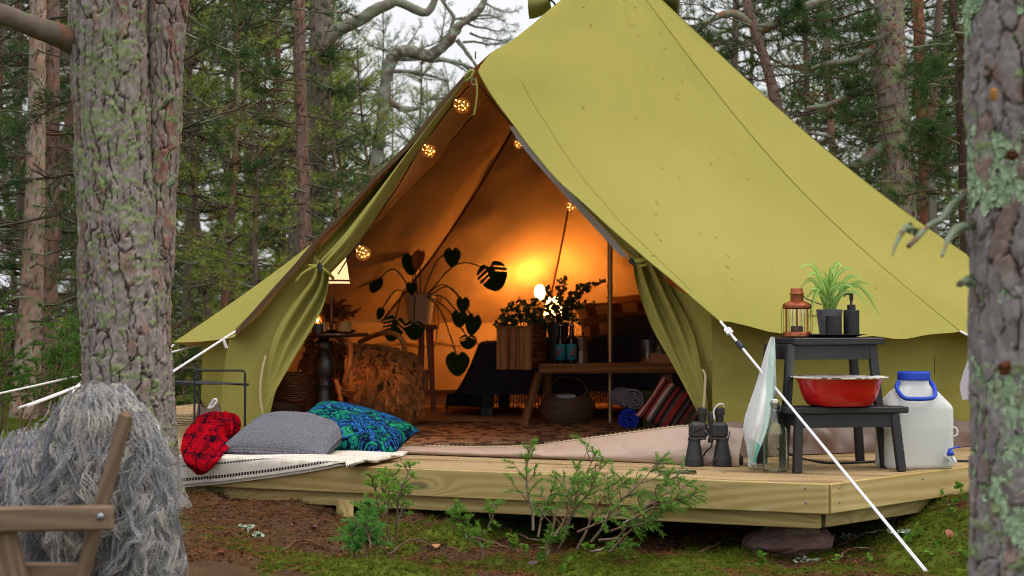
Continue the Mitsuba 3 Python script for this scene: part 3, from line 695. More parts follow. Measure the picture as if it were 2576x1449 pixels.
def proto(name, *a, **k):
    t_, w_, n_ = pine(*a, **k); PROTO[name] = (shape(t_, 'matte'), shape(w_, 'matte'), shape(n_, 'matte'))
DK = dict(c0=L(40, 62, 40), c1=L(104, 126, 70)); LT = dict(c0=L(80, 108, 48), c1=L(172, 184, 92))
proto('a', 1, 7.5, .3, 1.7, bare=.05, per=5, **LT); proto('b', 2, 9.0, .4, 1.9, bare=.04, per=5, **LT); proto('c', 3, 6.0, .2, 1.6, bare=.02, per=5, **LT)
proto('d', 4, 9.5, .5, 2.0, bare=.12, per=5, **DK); proto('e', 5, 11.0, .8, 2.2, bare=.08, per=5, dens=.95, **DK); proto('f', 6, 7.0, .2, 1.7, bare=.02, per=5, c0=L(60, 88, 46), c1=L(138, 158, 82))
proto('g', 7, 10.0, .7, 1.9, bare=.55, per=5, dens=.8, twig_low=5, **DK)
ORD = ['first', 'second', 'third', 'fourth', 'fifth', 'sixth', 'seventh', 'eighth', 'ninth', 'tenth', 'eleventh', 'twelfth', 'thirteenth', 'fourteenth', 'fifteenth', 'sixteenth', 'seventeenth', 'eighteenth', 'nineteenth', 'twentieth', 'twenty-first', 'twenty-second', 'twenty-third', 'twenty-fourth']
def row(trees, text, group):
    for i, (u, Y, kd, s_) in enumerate(sorted(trees)): stand(u, Y, kd, s_, rng.uniform(0, 360), text.format(ORD[i]), group)
def stand(u, Y, kind, s, rot, label, group, at=None):
    X = (u - CX) / FPX * Y
    if at: X, Y = at
    z = float(ground_z(X, Y))
    k = thing('pine_tree', label, 'tree', group)
    tw = T().translate([X, Y, z]).rotate([0, 0, 1], rot).scale(s)
    for nm, sh in zip(('trunk', 'branches', 'foliage'), PROTO[kind]): scene[k + '__' + nm] = {**sh, 'to_world': tw}
rng = np.random.default_rng(8)
GL = ('dark twiggy pine, {} from the left in the crowd at the left edge', 'dark pines crowded at the left edge')
GM = ('light green pine, {} from the left behind the left of the tent', 'light green pines behind the left of the tent')
GR = ('dark bushy pine, {} from the left behind the right of the tent', 'dark pines behind the right of the tent')
GB = ('distant low pine, {} from the left of those below the bright sky gap', 'distant low pines below the bright gap')
row(((-120, 13, 'd', 1.0), (-30, 15.5, 'g', 1.0), (60, 17, 'd', 1.0), (165, 14.5, 'g', .95), (-60, 22, 'e', 1.1), (110, 24, 'e', 1.1), (225, 20, 'd', 1.0), (300, 26, 'b', 1.1), (20, 30, 'b', 1.2), (190, 34, 'e', 1.2), (395, 22, 'f', 1.1)), *GL)
row(((470, 19, 'a', 1.0), (545, 23, 'b', 1.0), (640, 20, 'g', .9), (610, 30, 'b', 1.15), (720, 27, 'a', 1.1), (700, 17.5, 'g', .8), (800, 24, 'f', .95), (880, 21, 'c', .8), (850, 33, 'b', .9), (950, 28, 'f', .8), (1010, 22, 'c', .72), (490, 34, 'b', 1.2), (760, 38, 'b', 1.15), (930, 17, 'c', .6), (660, 14.5, 'c', .55), (520, 17, 'c', .7), (830, 16.5, 'c', .6), (590, 26, 'f', .9), (770, 21, 'c', .75), (575, 15.5, 'g', .75), (430, 27, 'f', 1.2)), *GM)
row(((1060, 34, 'c', .9), (1150, 30, 'f', .72), (1250, 36, 'c', .95), (1330, 40, 'a', .9), (1100, 42, 'a', .85), (1210, 27, 'c', .72), (990, 40, 'a', .9), (1420, 38, 'f', 1.1)), *GB)
row(((1730, 24, 'e', 1.0), (1830, 19, 'd', 1.0), (2030, 20, 'd', .95), (2110, 17, 'g', .9), (2170, 28, 'b', 1.15), (2280, 22, 'd', 1.0), (2380, 17, 'f', 1.05), (2400, 27, 'e', 1.1), (2600, 24, 'e', 1.0), (1880, 34, 'b', 1.2), (2060, 38, 'b', .9), (2300, 36, 'b', 1.25), (1660, 32, 'b', 1.2), (2700, 18, 'd', 1.0)), *GR)

# ---- trees that can be told apart
def trunk_path(pts, Y): return np.array([P(u, v, Y if np.isscalar(Y) else Y[i]) for i, (u, v, *_) in enumerate(pts)])
def big_bark(pts, Y, nu, nv, seed, plate=(.055, .16), depth=.02, lich=.5, red=.25, cols=(L(106, 98, 98), L(152, 142, 140), L(118, 84, 70)), flare=0):
    """a trunk with cracked bark plates as relief: pts (u, v, width in pixels)"""
    c = spline(trunk_path(pts, Y), nv); Yd = Y if np.isscalar(Y) else np.mean(Y)
    R = spline(np.array([[w * .5 * Yd / FPX, 0, 0] for *_, w in pts]), nv)[:, 0]
    t, a, b = frames(c); h = np.concatenate([[0], np.cumsum(np.linalg.norm(np.diff(c, axis=0), axis=1))])
    th = np.linspace(0, 2 * np.pi, nu, endpoint=False); Rm = R.mean()
    HH, TH = np.meshgrid(h, th, indexing='ij')
    base = c[:, None] + R[:, None, None] * (np.cos(th)[None, :, None] * a[:, None] + np.sin(th)[None, :, None] * b[:, None])
    wrap = max(4, int(round(2 * np.pi * Rm / plate[0]))); X = TH / (2 * np.pi) * wrap
    flat_ = base.reshape(-1, 3)
    wob = (nz(flat_ * [1, 1, .6], 11, seed, 4).reshape(X.shape) - .5) * 1.5; wob2 = (nz(flat_, 11, seed + 50, 4).reshape(X.shape) - .5) * 1.5
    f1, f2, wh = vor(X + wob * 1.3, HH / plate[1] + wob2 * 1.2, seed, wrap)
    g1, g2, wh2 = vor(X * 2.3 + wob * 2, HH / plate[1] * 2.1 + 3.3, seed + 7)
    e = sst(.0, .11, f2 - f1); e = np.maximum(e, sst(.50, .62, nz(flat_ * [1, 1, .5], 22, seed + 61, 3).reshape(X.shape)) * .9); e2 = sst(.0, .12, g2 - g1)
    rel = depth * (e * (.55 + .75 * wh) + .45 * e2 * wh2 - .65) + .55 * depth * (nz(flat_ * [1, 1, .6], 70, seed + 3, 2).reshape(X.shape) - .5) + .9 * depth * (nz(flat_, 5, seed + 4, 2).reshape(X.shape) - .5)
    li = nz(flat_, 26, seed + 20, 4).reshape(X.shape) + .25 * (nz(flat_, 60, seed + 21, 2).reshape(X.shape) - .5) + .34 * (nz(flat_ * [1, 1, .5], 4, seed + 22, 2).reshape(X.shape) - .5)
    lm = sst(1 - lich - .03, 1 - lich + .04, li) * sst(.34, .56, nz(flat_, 48, seed + 25, 2).reshape(X.shape))
    rel = rel + lm * .0025 + lm * .005 * (nz(flat_, 110, seed + 23, 1).reshape(X.shape) - .5)
    out = nrm(base - c[:, None]); v = base + out * rel[..., None]
    n = nz(flat_, 40, seed + 30, 3).reshape(X.shape)[..., None]
    col = cols[0] * (1 - n) + cols[1] * n; rm = np.where((wh > 1 - red) | (wh2 > 1 - red * .6), .55, 0.0)[..., None] * sst(.3, .55, nz(flat_, 18, seed + 31, 3).reshape(X.shape))[..., None]; col = col * (1 - rm) + cols[2] * (.7 + .6 * n) * rm; col = col * (.78 + .44 * wh2[..., None])
    col = col * (1 - (1 - e)[..., None]) + L(64, 48, 40) * (1 - e)[..., None]
    lc_ = L(96, 108, 70) * (1 - n) + L(142, 152, 116) * n
    col = col * (1 - lm[..., None]) + lc_ * lm[..., None]
    idx = np.arange(nv * nu).reshape(nv, nu); i2 = np.concatenate([idx, idx[:, :1]], 1)
    q = np.stack([i2[:-1, :-1], i2[:-1, 1:], i2[1:, 1:], i2[1:, :-1]], -1).reshape(-1, 4)
    g = Geo(v.reshape(-1, 3), np.vstack([q[:, [0, 1, 2]], q[:, [0, 2, 3]]]), None, np.clip(col, 0, 1).reshape(-1, 3))
    m = trimesh.Trimesh(g.v, g.f, process=False)
    if (m.face_normals * out.reshape(-1, 3)[g.f[:, 0]]).sum() < 0: g.f = g.f[:, ::-1]
    return g
bt = thing('big_pine', 'big double-trunked pine with flaking bark and green lichen in front of the tent', 'tree')
part(bt, 'trunk', big_bark([(262, -330, 176), (268, -120, 182), (272, 0, 186), (283, 300, 184), (301, 600, 200), (318, 900, 214), (326, 1100, 226), (330, 1230, 252), (330, 1300, 320)], 7.6, 250, 580, 3, plate=(.046, .21), depth=.014, lich=.48, red=.09), 'matte')
part(bt, 'second_trunk', big_bark([(440, -330, 104), (430, -120, 100), (422, 0, 94), (410, 300, 84), (396, 600, 82), (382, 800, 84), (368, 960, 80), (352, 1100, 70)], [7.66, 7.66, 7.66, 7.66, 7.64, 7.64, 7.62, 7.62], 170, 520, 11, (.046, .16), .013, .40, .2, (L(104, 92, 90), L(150, 136, 130), L(124, 70, 52))), 'matte')
def limb(parent, pts, Y, r, name='limb', cols=(BK0, BK1, BK2), n=40, sides=9, seed=1, lich=LICH, amt=.5, knob=.15):
    n, sides = int(n * 2.2), sides + 5
    c = spline(np.array([P(u, v, Y if np.isscalar(Y) else Y[i]) for i, (u, v) in enumerate(pts)]), n)
    rr = np.interp(np.linspace(0, 1, n), np.linspace(0, 1, len(r)), r)
    g = tube(c, rr, sides); o = np.repeat(c, sides + 1, 0); m_ = min(len(o), len(g.v))
    g.v[:m_] += nrm(g.v[:m_] - o[:m_]) * ((nz(g.v[:m_], 16, seed, 3) - .5) * 2 * knob * rr.mean())[:, None]
    return part(parent, name, bark_col(g, *cols, seed, 14, lich, amt), 'matte'), c
limb(bt, [(-40, 22), (30, 45), (100, 72), (150, 90), (200, 108)], [7.2, 7.3, 7.4, 7.5, 7.6], [.045, .044, .048, .052, .07], seed=3, amt=.40, n=90, sides=16, lich=L(96, 106, 82))
limb(bt, [(418, 468), (436, 452), (445, 440)], 7.6, [.02, .016, .012], 'stub', seed=4, n=10, cols=(L(110, 70, 45), L(150, 96, 60), BK2))
def sprays(parent, seeds, Y, name='twigs', foliage=0, r=.006, nsub=9, up=-.1, cols=(L(62, 56, 49), L(104, 95, 84), L(100, 80, 66)), sub2=3, nl=.07, w=.004, c0=L(38, 62, 40), c1=L(86, 112, 62), lich=.4, dens=1):
    """boughs from pixel places: (u, v, du, dv) with twigs and, where asked, needles"""
    rng = np.random.default_rng(abs(hash((len(seeds), round(seeds[0][0])))) % 9999 if False else int(abs(seeds[0][0]) * 7 + len(seeds)))
    paths, rads, pos, dd = [], [], [], []
    for (u, v, du, dv) in seeds:
        a, b = P(u, v, Y), P(u + du, v + dv, Y); d = b - a; ln = np.linalg.norm(d); d = nrm(d) + [0, rng.normal() * .35, 0]
        path, tw = bough(rng, a, nrm(d), ln, 0, nsub, up)
        paths.append(path); rads.append(np.linspace(r + .004 * ln, .003, 6))
        for q in tw:
            paths.append(q); rads.append(np.linspace(.0045, .002, 6))
            l2 = np.linalg.norm(q[-1] - q[0])
            for e in range(sub2):
                t_ = nrm(q[-1] - q[0]); d2 = perp(t_[None], rng)[0]; s = np.linspace(0, 1, 6)[:, None]; i = rng.integers(1, 5)
                q2 = q[i] + nrm(t_ * .6 + d2 * .7) * l2 * rng.uniform(.3, .6) * s + rng.normal(size=(6, 3)) * .01 * s
                paths.append(q2); rads.append(np.linspace(.003, .0014, 6))
                if foliage and rng.uniform() < foliage: pos += [q2[-1], q2[3]]; dd += [nrm(q2[-1] - q2[0])] * 2
            if foliage and rng.uniform() < foliage: pos += [q[-1], q[4], q[3]]; dd += [nrm(q[-1] - q[-2])] * 3
    part(parent, name, bark_col(tubesN(np.array(paths), np.array(rads), 4), *cols, 5, 8, LICH, lich), 'matte', kind='stuff')
    if pos: part(parent, 'foliage', needles(np.array(pos), np.array(dd), 16, nl, w, 1.1, rng, c0, c1, .06), 'leaf')
sprays(bt, [(445, 160, 190, -110), (440, 330, 260, -60), (440, 300, 120, 90), (432, 480, 130, 40), (205, 250, -150, 80), (205, 420, -180, 60), (215, 560, -170, -30), (455, 60, 150, 120)], 7.9, nsub=11, up=.05, foliage=.12)

def far_pine(label, pts, Y, br, seed, cols=(BK0, BK1, BK2), lich=.4, nu=40, nv=150, limbs=(), spr=None, fol=0, plate=(.05, .12), depth=.008, foln=None, cat_='tree', **kw):
    k = thing('pine_tree', label, cat_)
    part(k, 'trunk', big_bark(pts, Y, nu, nv, seed, plate, depth, lich, .3, cols), 'matte')
    for l_ in limbs: limb(k, l_[0], Y, l_[1], seed=seed + 3, cols=(cols[0], cols[1], cols[2]))
    if spr: sprays(k, spr, Y - .1, foliage=fol, **kw)
    return k
RED = (L(102, 84, 78), L(142, 120, 112), L(134, 98, 84)); GRY = (L(96, 90, 84), L(142, 135, 127), L(112, 97, 86)); LGT = (L(130, 112, 104), L(176, 158, 148), L(150, 104, 84))
r4 = np.random.default_rng(5)
def rnd_spr(u0, v0, v1, n, ln, seed, side=0, Y=0):
    r = np.random.default_rng(seed); o = []
    for i in range(n):
        v = v0 + (v1 - v0) * (i + r.uniform(0, 1)) / n; s = side or r.choice([-1, 1]); l = ln * r.uniform(.5, 1.2)
        o.append((np.interp(v, [v0, v1], u0) if isinstance(u0, tuple) else u0, v, s * l, r.uniform(-.35, .4) * l))
    return o
far_pine('slim reddish pine trunk standing alone left of the tent roof', [(752, -60, 22), (754, 60, 25), (757, 240, 27), (762, 420, 29), (766, 560, 31), (770, 700, 34), (774, 1050, 38)], 13.5, None, 21, RED, .22,
         spr=rnd_spr((752, 770), 0, 640, 26, 170, 5), fol=.3)
gs_ = far_pine('grey dead pine with a thick twisted limb against the white sky', [(812, -60, 44), (808, 60, 50), (800, 260, 54), (785, 420, 62), (762, 600, 74), (745, 760, 84), (735, 1000, 92)], 17, None, 22, GRY, .3, spr=rnd_spr((808, 740), 60, 600, 14, 190, 6), fol=.2, depth=.02, plate=(.12, .8),
         limbs=[([(815, 105), (850, 75), (905, 50), (950, 22), (985, 8), (1010, -20)], [.085, .07, .06, .06, .05, .04]), ([(955, 24), (985, 5), (1020, 12), (1060, 30), (1080, 26), (1098, -10)], [.05, .04, .045, .045, .04, .03]), ([(812, 60), (760, 70), (720, 62), (700, 80)], [.035, .03, .025, .02])])
tw_ = thing('dead_pine', 'twisted bare dead pine limbs with lichen in the bright sky gap beside the tent peak', 'tree')
for pts, r in (([(876, 1040), (896, 800), (930, 520), (958, 330), (972, 200), (985, 150), (1003, 130), (1030, 128), (1070, 140), (1095, 135)], [.13, .12, .09, .085, .085, .09, .09, .085, .085, .08]), ([(1085, 140), (1110, 120), (1130, 98), (1150, 70), (1170, 52), (1195, 38), (1215, 10), (1230, -30)], [.085, .08, .08, .07, .06, .055, .045, .035]),
               ([(1060, 142), (1080, 150), (1110, 150), (1150, 158), (1190, 172)], [.05, .045, .035, .03, .02]), ([(985, 145), (1030, 150), (1060, 148)], [.03, .025, .02]), ([(968, 240), (985, 258), (1010, 272), (1035, 275), (1060, 268)], [.04, .045, .045, .035, .02]),
               ([(1130, 98), (1138, 60), (1140, 40), (1118, 10), (1100, -20)], [.03, .026, .024, .018, .014]), ([(1150, 100), (1165, 120), (1180, 140), (1200, 168)], [.035, .03, .024, .018]), ([(975, 180), (1030, 180), (1080, 190), (1130, 205)], [.028, .024, .02, .014])):
    limb(tw_, pts, 19, [x_ * .8 for x_ in r], cols=GRY, seed=int(pts[0][0]), lich=L(150, 160, 144), amt=.45, knob=.4)
sprays(tw_, [(1005, 130, 60, -70), (1040, 135, 80, -40), (1140, 60, 120, -30), (1170, 52, 130, 40), (1195, 40, 110, 30), (1215, 10, 90, 20), (1100, 150, 110, 60), (1150, 158, 90, 50), (985, 182, 150, 30), (1010, 272, 70, 60), (1060, 268, 90, -40), (1030, 276, 40, 90), (1118, 10, -70, -40), (1100, 125, 30, -110), (985, 140, -60, -30), (1180, 80, 130, 30), (1170, 100, 150, 15)], 19, nsub=12, up=.02, cols=GRY, lich=.6, r=.012, sub2=4)
far_pine('pale grey pine trunk at the far left, front of a close pair', [(96, -60, 36), (94, 100, 38), (92, 300, 42), (86, 560, 48), (76, 800, 58), (60, 1050, 70)], 12.5, None, 23, LGT, .42, spr=rnd_spr((94, 70), 60, 850, 22, 200, 8), fol=.12, lich_=0) if False else far_pine('pale grey pine trunk at the far left, front of a close pair', [(96, -60, 36), (94, 100, 38), (92, 300, 42), (86, 560, 48), (76, 800, 58), (60, 1050, 70)], 12.5, None, 23, LGT, .42, spr=rnd_spr((94, 70), 60, 850, 22, 200, 8), fol=.12)
far_pine('brown pine trunk just right of the pale far left trunk', [(132, -60, 34), (131, 100, 36), (128, 400, 40), (121, 700, 46), (112, 1050, 56)], 13.5, None, 24, RED, .3, spr=rnd_spr((131, 112), 40, 800, 20, 170, 9), fol=.25)
far_pine('straight pine trunk with grey-green lichen rising behind the right tent roof', [(2236, -60, 70), (2238, 60, 72), (2244, 220, 75), (2254, 360, 77), (2262, 520, 80), (2272, 700, 84), (2290, 1040, 96)], 13, None, 25, (L(104, 94, 92), L(140, 126, 124), L(128, 86, 70)), .46, nu=90, nv=260,
         limbs=[([(2210, 112), (2150, 150), (2080, 160), (2040, 172)], [.03, .026, .02, .012]), ([(2222, 196), (2160, 230), (2090, 262), (2030, 272)], [.035, .03, .024, .014]), ([(2280, 215), (2340, 205), (2420, 190)], [.03, .024, .015]), ([(2235, 360), (2180, 400), (2140, 420)], [.05, .04, .035])], spr=rnd_spr((2238, 2262), 20, 460, 22, 180, 10), fol=.5)
far_pine('orange-red pine trunk in the background left of the lichen-covered foreground trunk', [(2306, -60, 26), (2312, 100, 27), (2320, 300, 30), (2330, 500, 34), (2340, 1000, 40)], 19, None, 26, (L(136, 92, 74), L(170, 120, 98), L(156, 92, 68)), .1, spr=rnd_spr((2312, 2330), 20, 420, 16, 150, 11), fol=.6)
far_pine('leaning brown pine with arching red branches above the right roof edge', [(1868, -60, 18), (1882, 20, 20), (1908, 100, 22), (1935, 190, 24), (1962, 300, 28), (2010, 520, 32), (2060, 1000, 40)], 15, None, 27, RED, .2,
         limbs=[([(1890, 60), (1850, 35), (1810, 40), (1770, 62), (1735, 100)], [.04, .035, .03, .026, .02]), ([(1905, 75), (1950, 60), (2000, 30), (2060, 5), (2120, -20)], [.045, .045, .045, .04, .035])], spr=rnd_spr((1882, 1960), 0, 260, 12, 200, 12) + [(1810, 40, -80, 60), (1950, 60, 60, -60), (2000, 30, 90, 50), (1770, 62, -60, 70)], fol=.75)
far_pine('dark crooked branch-thin pine between the two right background trunks', [(2390, -40, 12), (2402, 60, 14), (2420, 115, 14), (2412, 200, 16), (2415, 300, 18), (2425, 500, 22), (2430, 1000, 28)], 11.5, None, 28, (L(56, 46, 42), L(86, 72, 66), L(80, 56, 46)), .2, spr=rnd_spr((2402, 2420), 20, 560, 16, 160, 13), fol=.55)
# ---- the lichen-covered trunk close to the camera on the right
ft = thing('lichen_pine', 'near pine trunk thick with pale green lichen cutting the right edge of the picture', 'tree')
FY = 3.9
part(ft, 'trunk', big_bark([(2604, -200, 350), (2608, 0, 345), (2618, 300, 345), (2622, 600, 345), (2624, 900, 345), (2630, 1200, 350), (2634, 1480, 362), (2640, 1800, 380)], FY, 250, 440, 31, (.045, .13), .012, .40, .10, (L(106, 100, 102), L(150, 142, 144), L(124, 92, 78))), 'matte')
rng = np.random.default_rng(77)
N = 9000; th = rng.uniform(math.pi * .95, math.pi * 1.75, N); vv = rng.uniform(-20, 1470, N)
rr_ = .5 * 347 * FY / FPX
cu = np.interp(vv, [-200, 300, 900, 1480], [2604, 2618, 2624, 2634]); cxw = (cu - CX) / FPX * FY
pos = np.stack([cxw + rr_ * np.cos(th), FY + rr_ * np.sin(th), CAM_Z + (HOR - vv) / FPX * FY], 1)
dens = nz(pos, 5.5, 61, 3) + .35 * (nz(pos, 24, 62, 2) - .5) + .05 * np.clip((vv - 700) / 700, -1, 1)
pos = pos[dens > .488]; o = nrm(pos - np.stack([np.interp(pos[:, 2], [-2, 5], [cxw.mean()] * 2), np.full(len(pos), FY), pos[:, 2]], 1))
fl_ = []
def flakes(pos, o, rng, size, c0, c1):
    N = len(pos); a = perp(o, rng); b = np.cross(o, a); s = size * rng.uniform(.45, 1.2, (N, 1)); til = rng.uniform(.2, 1.0, (N, 1)) * s
    k = 6; ang = np.arange(k) * 2 * np.pi / k; rr = s[:, None] * rng.uniform(.6, 1.2, (N, k, 1))
    ring = pos[:, None] + rr * (np.cos(ang)[None, :, None] * a[:, None] + np.sin(ang)[None, :, None] * b[:, None]) + o[:, None] * (til[:, None] * (.35 + .55 * rng.uniform(0, 1, (N, k, 1))))
    v = np.concatenate([pos[:, None] + o[:, None] * .002, ring], 1).reshape(-1, 3); j = np.arange(k)
    f = np.stack([np.zeros(k, int), 1 + j, 1 + (j + 1) % k], 1); f = (f[None] + (np.arange(N) * (k + 1))[:, None, None]).reshape(-1, 3)
    t_ = rng.uniform(0, 1, (N, 1)); c = np.repeat(c0 * (1 - t_) + c1 * t_, k + 1, 0)
    return Geo(v, f, None, c)
part(ft, 'lichen', flakes(pos, o, rng, .010, L(122, 146, 116), L(176, 196, 164)), 'matte', kind='stuff')
def lichen_twig(pts, r):
    _, c = limb(ft, pts, [3.9, 3.85, 3.8, 3.75][:len(pts)] if len(pts) <= 4 else list(np.linspace(3.95, 3.75, len(pts))), r, 'twig', cols=(L(84, 76, 66), L(120, 110, 96), BK2), n=24, sides=7, seed=int(pts[0][1]), amt=.55, knob=.5)
    i = rng.integers(3, 20, 46); p = c[i] + rng.normal(size=(46, 3)) * .004
    part(ft, 'lichen', flakes(p, nrm(rng.normal(size=p.shape)), rng, .008, L(104, 124, 100), L(146, 166, 136)), 'matte', kind='stuff')
lichen_twig([(2450, 470), (2400, 510), (2370, 550), (2340, 565), (2315, 590), (2285, 620)], [.010, .008, .007, .006, .006, .004])
lichen_twig([(2285, 618), (2270, 585), (2258, 605), (2246, 645)], [.005, .006, .004, .002]) if False else lichen_twig([(2312, 592), (2282, 574), (2262, 596), (2244, 642)], [.005, .007, .005, .002])
lichen_twig([(2470, 560), (2410, 575), (2385, 605), (2370, 645)], [.012, .008, .006, .003])
lichen_twig([(2460, 705), (2430, 708), (2412, 716)], [.01, .009, .006])
def lump0(g):
    m = trimesh.Trimesh(g.v, g.f, process=False); g.v = g.v + m.vertex_normals * ((nz(g.v, 120, 3, 2) - .5) * .012)[:, None]; return g
part(ft, 'knot', sphere(.009, P(2500, 238, 3.72), 2, (1, .8, 1.7)).col(L(160, 112, 66)).vary(.5, 90, 3), 'matte', label='sawn orange branch stub')
part(ft, 'knot', lump0(sphere(.012, P(2545, 390, 3.70), 3, (1.2, .6, 1.0))).col(L(70, 46, 34)).vary(.5, 90, 4), 'matte')
part(ft, 'knot', lump0(sphere(.013, P(2528, 925, 3.70), 3, (1.1, .6, 1.2))).col(L(84, 54, 38)).vary(.5, 90, 5), 'matte')
# ---- junipers left of the big pine and behind the rack
def juniper(label, stems, Y, seed, h, c0=L(48, 84, 36), c1=L(104, 142, 60), group=None, n2=9, nl=.012, w=.0026, sub=12, per=3, name='juniper_bush', depth=.5, bendf=.2):
    """feathery sprays on thin stems: stems (u, v, du, dv) in pixels"""
    rng = np.random.default_rng(seed); k = thing(name, label, 'shrub', group)
    paths, rads, pos, dd = [], [], [], []
    for (u, v, du, dv) in stems:
        y = Y + rng.uniform(-depth, depth) * .5; a, b = P(u, v, y), P(u + du, v + dv, y); d = b - a; ln = np.linalg.norm(d)
        path, tw = bough(rng, a, nrm(d + [0, rng.normal() * .2 * ln, 0]), ln, 0, n2, bendf * .3)
        paths.append(path); rads.append(np.linspace(.004 + .006 * ln, .002, 6))
        for q in tw + [path]:
            if q is not path: paths.append(q); rads.append(np.linspace(.003, .0012, 6))
            l2 = np.linalg.norm(q[-1] - q[0]); m_ = max(2, int(l2 * sub))
            for e in range(m_):
                i = rng.uniform(1.2, 5) if q is not path else rng.uniform(2.5, 5); i0 = min(int(i), 4); p0 = q[i0] + (q[i0 + 1] - q[i0]) * (i - i0); t_ = nrm(q[i0 + 1] - q[i0]); x = perp(t_[None], rng)[0]; x[2] *= .5
                d2 = nrm(t_ * .8 + x * .6 + [0, 0, -.1]); s = np.linspace(0, 1, 6)[:, None]; l3 = rng.uniform(.25, .6) * h
                q3 = p0 + d2 * l3 * s - np.array([0, 0, .25 * l3]) * s ** 2
                paths.append(q3); rads.append(np.linspace(.0016, .0008, 6))
                nn_ = int(l3 / .006)
                for j in range(nn_):
                    f_ = .1 + .9 * j / nn_; ii = f_ * 4.99; pos.append(q3[int(ii)] + (q3[int(ii) + 1] - q3[int(ii)]) * (ii - int(ii))); dd.append(d2 + [0, 0, -.5 * f_ * .5])
    part(k, 'stems', bark_col(tubesN(np.array(paths), np.array(rads), 4), L(96, 80, 68), L(140, 122, 106), L(112, 84, 66), seed, 20, L(160, 172, 156), .25), 'matte')
    part(k, 'foliage', needles(np.array(pos), np.array(dd), per, nl, w, 1.05, rng, c0, c1, .004), 'leaf')
    return k
juniper('feathery green juniper bush growing at the left edge below the dark pines', [(30, 1120, -60, -330), (60, 1120, 60, -300), (110, 1120, 80, -240), (10, 1120, -80, -180), (150, 1130, 70, -170), (90, 1120, -10, -330), (40, 1100, 120, -200), (-10, 1100, 20, -270), (170, 1110, 40, -250)], 9.8, 41, .22, n2=12, nl=.026, w=.006, sub=20)
juniper('dark green bush seen between the big pine and the wire rack', [(440, 1060, 30, -150), (480, 1060, -20, -190), (520, 1060, 20, -120), (460, 1060, -40, -100), (545, 1050, -20, -60)], 13.5, 42, .26, c0=L(40, 62, 34), c1=L(92, 116, 58), n2=10, nl=.03, w=.007, sub=14)
# ================================================================ INSIDE THE TENT
FLZ = DZ + .006
def em(g, rgb, bs=None):
    return mikit.ply((g.v, g.f), bs or {'type': 'diffuse', 'reflectance': {'type': 'rgb', 'value': [.5, .45, .35]}}, smooth=True, emitter={'type': 'area', 'radiance': {'type': 'rgb', 'value': [float(x) for x in rgb]}})
def emit(parent, name, g, rgb, label=None):
    k = numbered(parent + '__' + name); scene[k] = em(g, rgb)
    if label: labels[k] = {'label': label}
    return k
WARM = np.array([1.0, .275, .05])
scene['amber_glass'] = {'type': 'blendbsdf', 'weight': .16, 'a': {'type': 'thindielectric', 'int_ior': 1.5, 'specular_transmittance': {'type': 'rgb', 'value': [1.0, .82, .5]}}, 'b': two({'type': 'diffuse', 'reflectance': {'type': 'rgb', 'value': [.9, .55, .22]}})}
# ---- string of bulbs on the two edges of the opening
sl = thing('string_lights', 'string of round filament bulbs glowing along both edges of the tent door', 'string lights')
def bulb(u, v, Y, r, du, dv):
    c = P(u, v, Y); d = nrm(P(u + du, v + dv, Y) - c); b = numbered(sl + '__bulb')
    R_ = np.stack([perp(d[None], np.random.default_rng(3))[0], np.zeros(3), d]); R_[1] = np.cross(R_[2], R_[0])
    pf = [(r * math.sin(a), r * (1 - math.cos(a)) - r) for a in np.linspace(0.02, math.pi * .86, 22)] + [(r * .38, r * 1.15), (r * .36, r * 1.35)]
    g = lathe(pf, 28); g.v = c + g.v @ R_
    scene[b] = shape(g, 'amber_glass', True)
    s_ = lathe([(0, r * 1.8), (r * .40, r * 1.8), (r * .40, r * 1.8), (r * .42, r * 1.2), (r * .42, r * 1.2), (0, r * 1.2)], 14); s_.v = c + s_.v @ R_
    part(b, 'socket', s_.col(L(34, 30, 26)), 'satin')
    t_ = np.linspace(0, 1, 40); h = np.stack([r * .5 * np.cos(t_ * 19), r * .5 * np.sin(t_ * 19), r * (-.62 + 1.6 * t_)], 1)
    leds = cat([sphere(r * .07, c + h[i] @ R_, 1) for i in range(0, 40, 3)])
    emit(b, 'filament', leds, np.array([1, .50, .15]) * 4.5)
    w = tube(c + h @ R_, .0008, 3); part(b, 'wire', w.col(L(150, 100, 50)), 'metal')
bulb(1163, 266, 8.98, .042, -14, -6); bulb(1080, 380, 9.04, .037, -14, -10); bulb(914, 637, 9.08, .040, -12, -12); bulb(1306, 360, 9.05, .031, 10, -8); bulb(1438, 518, 8.98, .034, 12, -4)
part(sl, 'cable', tube(spline(np.array([P(*q) for q in ((1180, 215, 9.0), (1140, 262, 9.03), (1058, 372, 9.12), (1000, 470, 9.14), (940, 555, 9.16), (893, 622, 9.16), (850, 690, 9.12))]), 40), .004, 5).col(L(30, 26, 22)), 'satin')
part(sl, 'cable', tube(spline(np.array([P(*q) for q in ((1205, 215, 9.0), (1290, 318, 9.05), (1330, 352, 9.08), (1395, 450, 9.08), (1460, 512, 9.05), (1520, 590, 9.0))]), 40), .004, 5).col(L(30, 26, 22)), 'satin')
